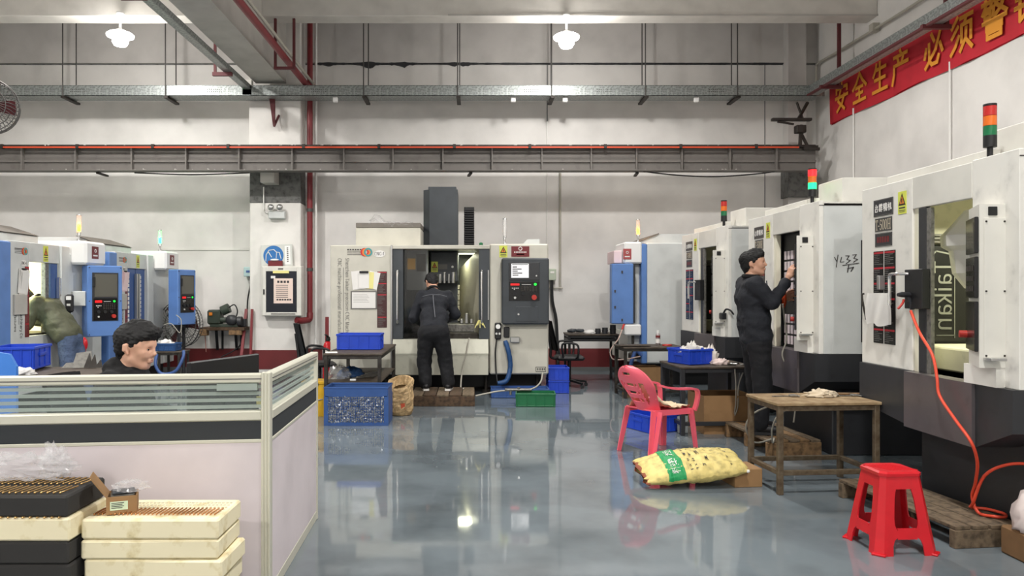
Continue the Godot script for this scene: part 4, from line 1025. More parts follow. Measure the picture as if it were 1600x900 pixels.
func blue_machine(at: Vector3, turn: float, label: String, kind: int) -> Node3D:
	var o := thing("machining_centre", label, "machine", at, turn, "blue and white machining centres")
	var st: SurfaceTool; var top := 2.10; var L := 2.46
	st = S(); bxc(st, 0, .25, .25, top - .02, -1.4, .03, .01); put(o, "blue_post", st, M.blue_paint)
	st = S(); bxc(st, .252, .67, .25, top, -.06, 0, .006); var fp := put(o, "front_panel", st, M.pale_grey)
	st = S(); bxc(st, .672, 1.35, 1.86, top, -.06, 0, .006); put(o, "header_panel", st, M.pale_grey)
	st = S(); bxc(st, .672, 1.35, .25, .95, -.06, 0, .006); put(o, "apron", st, M.pale_grey)
	st = S(); bxc(st, 1.352, 1.56, .25, top, -.10, .03, .01); put(o, "door_post", st, M.pale_grey)
	st = S(); bxc(st, 1.562, L, .25, top - .1, -.9, .02, .008); put(o, "right_panel", st, M.pale_grey)
	st = S(); bxc(st, 1.60, 2.16, 1.86, 2.18, -.5, .23, .03); var uc := put(o, "upper_cabinet", st, M.white)
	var fr := Transform3D(Basis(), V(1.84, 2.03, .231))
	st = S(); plate(st, fr, -.09, .09, -.085, .085, .004); var rp := put(uc, "red_plate", st, M.maroon)
	st = S(); tube(st, ring(fr * V(0, .025, .006), V(0, 0, 1), V(1, 0, 0), .022, 12), .006, 4, true); plate(st, fr, -.06, .06, -.05, -.03, .001, .004)
	put(rp, "print", st, M.paper)
	signal_lamp(o, V(1.66, 2.18, .10), .36, Color(1.0, .62, .08) if kind == 1 else Color(.1, 1.0, .45))
	# enclosure behind
	st = S(); bxc(st, .25, 2.2, .25, top - .03, -1.45, -1.40); put(o, "rear_panel", st, M.pale_grey)
	st = S(); bxc(st, .25, L, top - .03, top, -1.45, -.06); put(o, "roof_panel", st, M.pale_grey)
	st = S(); prism(st, PackedVector2Array([Vector2(-.15, top), Vector2(-.15, top + .10), Vector2(-.42, top + .20), Vector2(-1.4, top + .20), Vector2(-1.4, top)]), 1.10, Transform3D(Basis(V(0, 0, 1), V(0, 1, 0), V(-1, 0, 0)), V(1.12, 0, 0))); put(o, "roof_cover", st, M.pale_grey)
	st = S(); quad(st, V(-.1, top + .11, -.13), V(1.13, top + .11, -.13), V(.98, top + .22, -.42), V(-.1, top + .22, -.42)); quad(st, V(-.1, top + .10, -.13), V(-.1, top + .21, -.42), V(.98, top + .21, -.42), V(1.13, top + .10, -.13)); put(o, "roof_slope", st, M.roof_grey)
	st = S(); bxc(st, .05, L - .05, 0, .25, -1.4, -.15); put(o, "base", st, M.black)
	st = S(); bxc(st, .30, 1.56, .95, .97, -1.4, -.06); put(o, "bed_floor", st, M.steel_dark)
	st = S(); bxc(st, 1.53, 1.56, .97, top - .03, -1.4, -.06); put(o, "inner_side_sheet", st, mat(rgb(236, 232, 206), .5))
	# print, tags, papers
	maker_mark(fp, Transform3D(Basis(), V(.50, 2.0 - .03, .001)), .26)
	oval_tag(fp, Transform3D(Basis(), V(.55, 1.84, .001)), .13, .075, "CNC-4" if kind == 1 else "CNC-5")
	var down := Basis(V(0, -1, 0), V(1, 0, 0), V(0, 0, 1))
	text(fp, "CNC Machinery Co", .05, Transform3D(down, V(.50, 1.16, .002)), M.mark_dark, "Droid Sans", .8)
	text(fp, "manufacturers", .045, Transform3D(down, V(.38, 1.18, .002)), M.text_grey, "Droid Sans", .8)
	st = S(); plate(st, Transform3D(Basis(), V(.455, 1.6, 0)), -.003, .003, -.5, .0, .002); put(fp, "ruled_line", st, M.text_grey)
	st = S(); bxc(st, .33, .585, 1.22, 1.46, .0, .03, .004); put(o, "document_tray", st, M.concrete)
	notice_board(fp, Transform3D(Basis(), V(.62, 1.37, .0)), .085, .86, 1, 5, M.maroon)
	# lit doorway or closed blue doors
	if kind == 1:
		st = S(); bxc(st, .30, 1.5, top - .09, top - .07, -.9, -.7); put(o, "work_light_tube", st, glow(Color(1, .97, .72), 6.0))
		var l := AreaLight3D.new(); l.name = "work_light"; l.position = V(.95, top - .10, -.8); l.rotation.x = -PI / 2; l.area_size = Vector2(1.0, .18); l.light_energy = 6.0; l.light_color = Color(1, .97, .76); l.shadow_enabled = true; l.set("area_range", 8.0); l.set("area_attenuation", 2.0); o.add_child(l)
		st = S(); bxc(st, .672, 1.53, .97, top - .03, -1.40, -1.38); put(o, "inner_rear_sheet", st, mat(rgb(240, 234, 206), .5))
		st = S(); bxc(st, 1.08, 1.16, .97, 1.86, -.09, -.03, .004); put(o, "door_edge", st, M.steel_dull)
		st = S(); bxc(st, 1.19, 1.34, .97, 1.86, -.09, -.02, .004); var dr := put(o, "door", st, M.blue_dark)
		st = S(); bxc(st, 1.30, 1.335, 1.05, 1.68, -.02, .04, .01); put(dr, "handle", st, M.chrome)
		st = S(); bxc(st, .78, 1.0, 1.40, 1.62, -1.0, -.75, .02); bxc(st, .76, 1.05, 1.62, 1.66, -1.0, -.7, .01); put(o, "spindle_head", st, M.steel)
	else:
		for q in [[.675, 1.0], [1.02, 1.35]]:
			st = S(); bxc(st, q[0], q[1], .95, 1.86, -.06, -.03, .004); var dr := put(o, "door", st, M.blue_dark)
			var w: float = q[1] - q[0]
			for i in 2:
				for j in 11:
					if (i == 0) == (q[0] > 1.0): continue
					st = S(); bxc(st, q[0] + w * (.08 + .25 * i) + .02, q[0] + w * (.08 + .25 * i) + .085, 1.70 - j * .068, 1.75 - j * .068, -.031, -.026, .001)
					put(dr, "window_slot", st, M.paper)
			st = S(); bxc(st, q[0] + w * (.86 if q[0] < 1.0 else .04), q[0] + w * (.97 if q[0] < 1.0 else .15), .98, 1.78, -.03, .03, .012); put(dr, "handle", st, M.steel)
	warning_sign(o, Transform3D(Basis(), V(1.03, 1.975, .001)), .11, .20)
	return o
func clipped_papers(at: Transform3D, label: String, m: Material) -> void:
	var e := thing("paper_stack", label, "papers")
	for k in 3:
		var st := S(); box(st, at * V(.02 * k, -.01 * k, .004 + .006 * k), V(.15, .30, .002), 0, at.basis * Basis.from_euler(V(.08 * k, 0, -.12 + .10 * k))); put(e, "sheet", st, m)
	var st := S(); box(st, at * V(.01, .145, .022), V(.08, .025, .02), .004, at.basis); put(e, "clip", st, M.black)
	rebase(e, at.origin)
func left_machines() -> void:
	var a := V(-5.45, 0, -8.75)
	var m := blue_machine(a, PI / 2, "nearer blue and white machining centre on the left, amber lamp on top, lit open doorway", 1)
	pendant_box(m, V(1.62, .88, .235), -PI / 4, .46, .97, .22)
	var st := S(); bxc(st, 1.62, 1.9, 1.3, 1.5, .02, .2, .01); put(m, "pendant_arm", st, M.pale_grey)
	clipped_papers(Transform3D(Basis(), a) * Transform3D(Basis(Vector3.UP, PI / 2), Vector3.ZERO) * Transform3D(Basis(), V(.50, 1.62, .01)), "white papers clipped to the lit blue and white machine at the left edge", M.paper)
	var b := V(-5.40, 0, -11.32)
	m = blue_machine(b, PI / 2, "farther blue and white machining centre on the left, green lamp, closed slotted doors", 2)
	pendant_box(m, V(1.35, .94, .52), -PI * .11, .44, .92, .2)
	st = S(); cyl(st, V(1.72, 0.4, .40), V(1.72, .96, .40), .03, 10); put(m, "pendant_arm", st, M.black_paint)
	clipped_papers(Transform3D(Basis(), b) * Transform3D(Basis(Vector3.UP, PI / 2), Vector3.ZERO) * Transform3D(Basis(), V(.52, 1.66, .01)), "pink papers clipped to the farther blue and white machine with closed doors", M.paper_pink)
	# black handheld pendants
	for q in [[109.0, 474.0, 10.2, "black handheld pendant hanging beside the nearer machine's blue control box"]]:
		var e := thing("hand_pendant", q[3], "pendant")
		var c := P(q[0], q[1], q[2])
		st = S(); box(st, c, V(.10, .24, .06), .02); put(e, "case", st, M.black)
		st = S(); box(st, c + V(0, .07, .031), V(.07, .05, .006), .004); put(e, "dial", st, M.white)
		st = S(); box(st, c + V(0, -.02, .031), V(.05, .03, .006), .004); put(e, "selector", st, M.btn_white)
		st = S(); tube(st, curve([c + V(0, -.12, 0), c + V(.0, -.22, 0), c + V(.03, -.32, -.02), c + V(.04, -.5, -.05)], 4), .014, 6); put(e, "cord", st, M.black)
		rebase(e, c)
	st = S(); tube(st, curve([P(255, 510, 12.5), P(249, 520, 12.6), P(244, 532, 12.7), P(238, 540, 12.7)], 4), [.008, .008, .008, .010, .018, .022, .024, .024, .024, .022, .02, .02, .018], 8)
	single("air_gun", st, M.black, "black air gun hanging under the farther blue control box", "air gun")
	st = S(); tube(st, curve([P(275, 492, 12.4), P(283, 500, 12.4), P(281, 520, 12.4), P(268, 506, 12.4), P(256, 508, 12.45)], 5), .007, 6)
	single("air_line", st, M.cord, "thin hose looping in front of the farther blue control box", "hose")
	# red reel and white sheet metal between the machine and the man in green
	st = S(); ball(st, P(130, 538, 10.3), V(.06, .10, .05), 12); cyl(st, P(130, 552, 10.3), P(126, 538, 10.3), .04, 10)
	single("red_coupling", st, M.red_plastic, "red hose coupling below the nearer machine's blue control box", "coupling")
	# pedestal fan
	var c := V(X(283, 13.3), Y(506, 13.3), -13.3)
	var o := fan_head("floor_fan", "large grey caged pedestal fan behind the farther blue control box", c, .40, .09, Basis.from_euler(V(0, -.35, 0)))
	st = S(); cyl(st, V(c.x, .05, c.z - .12), V(c.x, c.y - .0, c.z - .12), .028, 10); put(o, "pole", st, M.black_paint)
	st = S(); lathe(st, [Vector2(.0, .0), Vector2(.26, 0.0), Vector2(.26, .03), Vector2(.05, .07), Vector2(0, .07)], 20, Transform3D(Basis(), V(c.x, 0, c.z - .12))); put(o, "foot", st, M.black_paint)
	rebase(o, V(c.x, 0, c.z - .12))

func back_blue_machine() -> void:
	var o := thing("machining_centre", "blue and white machining centre at the back wall right of the central machine", "machine")
	var d := 12.2
	var x0 := X(1002, d); var xe := x0 + 1.9
	var st := S(); bxc(st, x0 + .08, xe, Y(568, d), Y(379, d), -14.3, -d, .02); put(o, "side_panel", st, M.pale_grey)
	st = S(); bxc(st, x0, x0 + .09, Y(568, d), Y(381, d), -14.3, -d + .015, .012); put(o, "blue_post", st, M.blue_paint)
	st = S(); bxc(st, x0 - .14, x0, Y(540, d), Y(412, d), -14.2, -d - .1, .02); put(o, "front_panel", st, M.pale_grey)
	st = S(); bxc(st, x0 + .1, xe - .1, 0, Y(568, d), -14.1, -d - .12); put(o, "base", st, M.black)
	st = S(); bxc(st, x0 - .16, x0 + .02, Y(568, d), Y(520, d), -14.2, -d - .35, .01); put(o, "apron", st, M.cream)
	st = S(); bxc(st, X(975, d), x0 + .01, Y(412, d), Y(378, d), -13.0, -d + .03, .025); var uc := put(o, "upper_cabinet", st, M.white)
	st = S(); bxc(st, X(961, d), X(974, d), Y(411, d), Y(391, d), -12.9, -d - .1, .01); put(o, "papers_holder", st, M.paper_pink)
	var fr := face_z(V(X(980, d - .03), Y(397, d - .03), -d + .031))
	st = S(); plate(st, fr, -.065, .065, -.085, .085, .004); var rp := put(uc, "red_plate", st, mat(rgb(170, 80, 80), .5))
	st = S(); tube(st, ring(fr * V(0, .025, .006), V(0, 0, 1), V(1, 0, 0), .018, 12), .005, 4, true); plate(st, fr, -.04, .04, -.05, -.03, .001, .004); put(rp, "print", st, M.paper)
	st = S(); prism(st, PackedVector2Array([Vector2(X(1000, d), Y(379, d)), Vector2(X(1000, d), Y(377, d)), Vector2(X(1034, d), Y(364, d)), Vector2(xe, Y(364, d)), Vector2(xe, Y(379, d))]), 1.6, Transform3D(Basis(), V(0, 0, -14.0))); put(o, "roof_cover", st, M.pale_grey)
	st = S(); prism(st, PackedVector2Array([Vector2(X(998, d), Y(377.5, d)), Vector2(X(1034, d), Y(363, d)), Vector2(X(1034, d), Y(365, d)), Vector2(X(999, d), Y(379, d))]), 1.62, Transform3D(Basis(), V(0, .003, -14.0))); put(o, "roof_slope", st, M.roof_grey)
	signal_lamp(o, V(X(998, 12.3), Y(379, 12.3), -12.35), .38, Color(1.0, .66, .12))
	# control pendant turned away: its side and back are seen
	var dp := 12.1
	st = S(); bxc(st, X(956, dp), X(990, dp), Y(506, dp), Y(412, dp), -dp - .2, -dp, .012); var cp := put(o, "control_pendant", st, M.blue_paint)
	st = S()
	for q in [[961, 455], [961, 480], [972, 425], [972, 500]]: bxc(st, X(q[0], dp) - .012, X(q[0], dp) + .012, Y(q[1], dp) - .02, Y(q[1], dp) + .02, -dp, -dp + .01)
	put(cp, "latches", st, M.mark_dark).set_meta("kind", "stuff")
	st = S(); bxc(st, X(988, dp), X(993, dp), Y(505, dp), Y(414, dp), -dp - .22, -dp - .01, .008); put(cp, "pendant_face", st, M.black_paint)
	st = S(); bxc(st, X(976, dp), X(1002, dp), Y(524, dp), Y(507, dp), -dp - .25, -dp + .02, .02); put(o, "white_box", st, M.white)
	st = S(); cyl(st, V(X(991, dp), Y(552, dp), -dp - .1), V(X(991, dp), Y(524, dp), -dp - .1), .022, 8); bxc(st, X(985, dp), X(1003, dp), Y(562, dp), Y(552, dp), -dp - .2, -dp - .05, .02); put(o, "drain_pipe", st, M.steel_dark)
	st = S(); tube(st, curve([P(1003, 556, dp), P(994, 548, dp), P(990, 556, dp), P(985, 575, dp), P(992, 590, 12.0)], 4), .03, 8); put(o, "coolant_hose", st, M.blue_dark)
	rebase(o, V(x0 + .9, 0, -13.2))
	st = S(); tube(st, curve([P(975, 507, 12.0), P(972, 515, 11.9)], 3), .016, 8)
	single("air_gun", st, M.btn_red, "red handled air gun hanging from the blue machine at the back wall", "air gun")
	st = S(); tube(st, curve([P(972, 515, 11.9), P(966, 530, 11.8), P(955, 545, 11.8), P(954, 555, 11.8), P(960, 562, 11.8), P(980, 561, 11.9), P(1000, 557, 12.05)], 4), .010, 6)
	single("air_line", st, mat(rgb(196, 170, 160), .5), "pale hose looping from the red air gun to the blue machine at the back", "hose")

# ---------------------------------------------------------------- on the column and the back wall
func column_things() -> void:
	var d := 13.95; var st: SurfaceTool
	# fire hose cabinet
	var o := thing("fire_cabinet", "white fire hose cabinet with a notice on its dark glass door, on the column", "cabinet")
	var z := -14.1
	st = S(); bxc(st, X(410, d), X(472, d), Y(494, d), Y(416, d), z, z + .20, .008); put(o, "body", st, M.cream)
	z += .20
	st = S(); var fr := [X(411, 13.9), X(471, 13.9), Y(493, 13.9), Y(417, 13.9)]
	bxc(st, fr[0], X(416, 13.9), fr[2], fr[3], z, z + .025, .006); bxc(st, X(464, 13.9), fr[1], fr[2], fr[3], z, z + .025, .006)
	bxc(st, X(416, 13.9), X(464, 13.9), Y(424, 13.9), fr[3], z, z + .025, .006); bxc(st, X(416, 13.9), X(464, 13.9), fr[2], Y(488, 13.9), z, z + .025, .006)
	put(o, "door_frame", st, M.cream)
	st = S(); bxc(st, X(416, 13.9), X(464, 13.9), Y(488, 13.9), Y(424, 13.9), z, z + .01); put(o, "door_glass", st, mat(rgb(20, 26, 38), .08))
	st = S(); bxc(st, X(427, 13.9), X(452, 13.9), Y(427, 13.9), Y(423, 13.9), z + .01, z + .03); put(o, "yellow_label", st, M.paper_yellow)
	st = S(); bxc(st, X(424, 13.9), X(462, 13.9), Y(491.5, 13.9), Y(489.5, 13.9), z + .025, z + .027); bxc(st, X(435, 13.9), X(443, 13.9), Y(421.5, 13.9), Y(419, 13.9), z + .025, z + .027); put(o, "print", st, M.text_grey).set_meta("kind", "stuff")
	st = S(); bxc(st, X(412, 13.9), X(414, 13.9), Y(460, 13.9), Y(452, 13.9), z + .025, z + .04, .003); put(o, "handle", st, M.black)
	rebase(o, V(X(441, d), Y(494, d), -14.0))
	o = thing("notice_sheet", "pale printed notice taped inside the dark door of the fire cabinet", "notice")
	st = S(); bxc(st, X(427.5, 13.88), X(457.5, 13.88), Y(474, 13.88), Y(435, 13.88), z + .011, z + .014); put(o, "sheet", st, mat(rgb(236, 214, 202), .7))
	st = S(); bxc(st, X(423, 13.88), X(430, 13.88), Y(435, 13.88), Y(431, 13.88), z + .012, z + .015); put(o, "corner_label", st, M.paper)
	st = S()
	for k in 4: bxc(st, X(433 + k * 5, 13.88), X(436.5 + k * 5, 13.88), Y(442, 13.88), Y(438.5, 13.88), z + .014, z + .015)
	for k in 7: bxc(st, X(431, 13.88), X(450 + (k * 5) % 5, 13.88), Y(446.2 + k * 3.1, 13.88), Y(445.2 + k * 3.1, 13.88), z + .014, z + .015)
	for k in 6: bxc(st, X(432 + k * 4, 13.88), X(435 + k * 4, 13.88), Y(469.5, 13.88), Y(467, 13.88), z + .014, z + .015)
	put(o, "print", st, M.mark_dark).set_meta("kind", "stuff")
	rebase(o, V(X(442, d), Y(455, d), z + .012))
	# mandatory sign board
	o = thing("safety_sign", "white board with a round blue face mask sign standing on the fire cabinet", "sign")
	var xf := Transform3D(Basis.from_euler(V(-.06, 0, .04)), V(X(430.5, 13.95), Y(399, 13.95), -14.045))
	st = S(); plate(st, xf, -.285, .285, -.20, .20, .01); put(o, "board", st, mat(rgb(206, 208, 202), .5))
	st = S(); var pl := PackedVector2Array()
	for i in 32: pl.append(Vector2(cos(TAU * i / 32) * .185 - .06, sin(TAU * i / 32) * .185 - .0))
	prism(st, pl, .003, xf * Transform3D(Basis(), V(0, 0, .01))); var disc := put(o, "disc", st, M.sign_blue)
	st = S()
	var line := [V(-.20, -.10, .015), V(-.19, .02, .015), V(-.14, .10, .015), V(-.05, .11, .015), V(.0, .06, .015), V(.05, .055, .015), V(.08, -.06, .015)]
	var lw := []
	for p in line: lw.append(xf * p)
	tube(st, lw, .008, 5); tube(st, [xf * V(-.15, .07, .015), xf * V(-.09, -.03, .015)], .008, 5); tube(st, [xf * V(.0, .06, .015), xf * V(-.01, -.05, .015)], .007, 5)
	put(disc, "mask_drawing", st, M.paper)
	st = S(); plate(st, xf, .15, .25, -.17, .17, .004, .01); var sl := put(o, "white_strip", st, M.white)
	st = S()
	for k in 8: plate(st, xf, .185, .215, .12 - k * .035, .14 - k * .035, .001, .014)
	put(sl, "print", st, M.text_grey).set_meta("kind", "stuff")
	rebase(o, V(X(430, d), Y(416, d), -14.0))
	st = S(); bxc(st, X(418, 13.9), X(440, 13.9), Y(416, 13.9), Y(407, 13.9), -14.01, -13.93, .006)
	single("dark_box", st, M.maroon, "small dark red box with a white cloth on top of the fire cabinet", "box")
	st = S(); ball(st, P(429, 406, 13.92), V(.08, .02, .03), 10)
	single("white_cloth", st, M.white, "white cloth on the small dark red box above the fire cabinet", "cloth")
	# emergency light
	o = thing("emergency_light", "white twin head emergency light on the column below the bare concrete", "lamp")
	st = S(); bxc(st, X(418, d), X(444, d), Y(341, d), Y(329, d), -14.098, -14.0, .012); put(o, "housing", st, M.pale_grey)
	for px in [423.0, 437.0]:
		st = S(); ball(st, P(px, 324, 13.97), V(.06, .06, .05), 14); put(o, "lamp_head", st, M.steel)
	st = S(); tube(st, [P(412, 292, 14.07), P(412, 330, 14.07), P(418, 333, 14.07)], .012, 6); put(o, "conduit", st, M.pipe_white)
	rebase(o, P(431, 335, 14.05))
	# breaker box with cables
	o = thing("breaker_box", "small pale teal breaker box on the wall beside the column", "breaker box")
	st = S(); bxc(st, X(380, 14.3), X(393, 14.3), Y(432, 14.3), Y(417, 14.3), -14.498, -14.32, .01); put(o, "case", st, mat(rgb(180, 206, 206), .4))
	st = S(); bxc(st, X(384, 14.3), X(390, 14.3), Y(426, 14.3), Y(422.5, 14.3), -14.32, -14.315); put(o, "window", st, M.blue_dark)
	st = S(); tube(st, curve([P(390, 432, 14.4), P(391, 445, 14.4), P(387, 470, 14.4), P(386, 505, 14.4)], 4), .014, 6); tube(st, curve([P(392, 432, 14.4), P(393, 450, 14.35), P(395, 460, 14.3)], 4), .02, 6); put(o, "cable", st, M.rubber)
	rebase(o, P(386, 425, 14.4))
	# switch box on the wall right of the central machine
	o = thing("breaker_box", "pale green switch box with a thick black cable right of the central machine", "breaker box")
	st = S(); bxc(st, X(857, 14.3), X(869, 14.3), Y(438, 14.3), Y(420, 14.3), -14.498, -14.3, .01); put(o, "case", st, mat(rgb(176, 186, 168), .5))
	st = S(); bxc(st, X(860, 14.3), X(866, 14.3), Y(427, 14.3), Y(424, 14.3), -14.3, -14.295); put(o, "label_plate", st, M.paper)
	st = S(); tube(st, curve([P(862, 438, 14.35), P(863, 470, 14.36), P(869, 500, 14.36), P(871, 545, 14.36), P(872, 570, 14.3)], 4), .03, 8); put(o, "cable", st, M.black)
	rebase(o, P(863, 430, 14.4))
	# wall shelf with bench grinder
	o = thing("wall_shelf", "narrow brown wooden shelf on black brackets beside the column", "shelf")
	var ds := 14.2
	st = S(); bxc(st, X(317, ds), X(385, ds), Y(516, ds), Y(511, ds), -14.48, -14.05, .006); put(o, "board", st, M.wood_dark)
	st = S(); bxc(st, X(316, ds), X(327, ds), Y(524, ds), Y(514, ds), -14.2, -14.04, .01); bxc(st, X(361, ds), X(381, ds), Y(523, ds), Y(515, ds), -14.3, -14.05, .01); put(o, "end_block", st, M.wood)
	for px in [338.0, 368.0]:
		st = S(); bar(st, P(px, 517, 14.08), P(px + 2, 546, 14.46), .05, .03); bxc(st, X(px + 1, ds), X(px + 3.5, ds), Y(548, ds), Y(517, ds), -14.49, -14.45); put(o, "bracket", st, M.black)
	rebase(o, P(350, 516, 14.25))
	o = thing("bench_grinder", "green bench grinder on the wall shelf beside the column", "grinder")
	var dg := 14.15
	var gm := mat(rgb(56, 66, 56), .5)
	st = S(); bxc(st, X(325, dg), X(345, dg), Y(507, dg), Y(484, dg), -14.35, -14.08, .03); put(o, "motor", st, gm)
	st = S(); cyl(st, P(347, 486, 14.2), P(358, 481, 14.2), .09, 14); cyl(st, P(345, 500, dg), P(375, 500, dg), .05, 12); put(o, "head", st, gm)
	st = S(); cyl(st, P(372, 502, 14.1), P(378, 502, 14.1), .09, 16); ball(st, P(362, 500, 14.1), V(.12, .10, .08), 12); put(o, "wheel_guard", st, M.black_paint)
	st = S(); bxc(st, X(329, dg), X(374, dg), Y(511, ds), Y(506, dg), -14.3, -14.1, .01); put(o, "foot", st, gm)
	st = S(); bxc(st, X(329, dg), X(334, dg), Y(493, dg), Y(488, dg), -14.08, -14.06, .004); put(o, "switch", st, M.orange)
	st = S(); tube(st, curve([P(356, 482, 14.2), P(366, 476, 14.2), P(371, 486, 14.2), P(368, 498, 14.2)], 5), .012, 6); put(o, "cord", st, M.black)
	rebase(o, P(350, 511, 14.2))
	st = S(); bxc(st, X(377, ds), X(385, ds), Y(511, ds) + .002, Y(498, ds), -14.3, -14.16, .01)
	single("dark_tin", st, M.black_paint, "small dark tin at the right end of the wall shelf", "tin")
	# leaning red bars
	for k in 2:
		st = S(); bar(st, P([375.0, 391.0][k], 580, 13.93), P([385.0, 394.0][k], 483, [14.3, 14.04][k]), .05, .04)
		single("red_bar", st, M.red_pipe, ["dark red steel bar leaning steeply against the wall, left one of the pair", "dark red steel bar leaning almost upright against the wall, right one of the pair"][k], "bar")
	st = S(); tube(st, curve([P(330, 512, 14.3), P(320, 515, 14.2), P(321, 530, 14.2), P(322, 550, 14.2)], 4), .008, 6)
	single("loose_cable", st, mat(rgb(176, 120, 110), .5), "thin reddish wire hanging below the left end of the wall shelf", "cable")
	st = S(); tube(st, curve([P(384, 512, 14.2), P(378, 535, 14.3), P(365, 548, 14.3), P(345, 558, 14.2)], 5), .012, 6)
	single("loose_cable", st, M.black, "black cable curving below the right end of the wall shelf", "cable")
	# extinguisher
	o = thing("fire_extinguisher", "red fire extinguisher standing behind the rack left of the central machine", "extinguisher")
	var de := 11.8; var xe := X(512.5, de)
	st = S(); lathe(st, [Vector2(0, 0.02), Vector2(.075, .02), Vector2(.08, .05), Vector2(.08, .62), Vector2(.06, .70), Vector2(.03, .73), Vector2(.0, .73)], 18, Transform3D(Basis(), V(xe, 0, -de))); put(o, "cylinder", st, M.red_plastic)
	st = S(); bxc(st, xe - .03, xe + .03, .73, .80, -de - .03, -de + .03, .01); bar(st, V(xe, .80, -de), V(xe - .02, .84, -de + .1), .03, .015); put(o, "valve", st, M.black)
	st = S(); tube(st, curve([V(xe, .76, -de), V(xe + .10, .72, -de), V(xe + .10, .5, -de + .02), V(xe + .09, .35, -de + .02)], 4), .014, 6); put(o, "hose", st, M.black)
	st = S(); tube(st, [V(xe, .45, -de), V(xe, .47, -de), V(xe, .60, -de)], .082, 18); put(o, "label_band", st, M.paper)
	rebase(o, V(xe, 0, -de))
	st = S(); bar(st, P(510.5, 600, 12.2), P(511, 496, 12.6), .06, .06)
	single("red_post", st, M.red_pipe, "dark red post behind the extinguisher left of the central machine", "post")

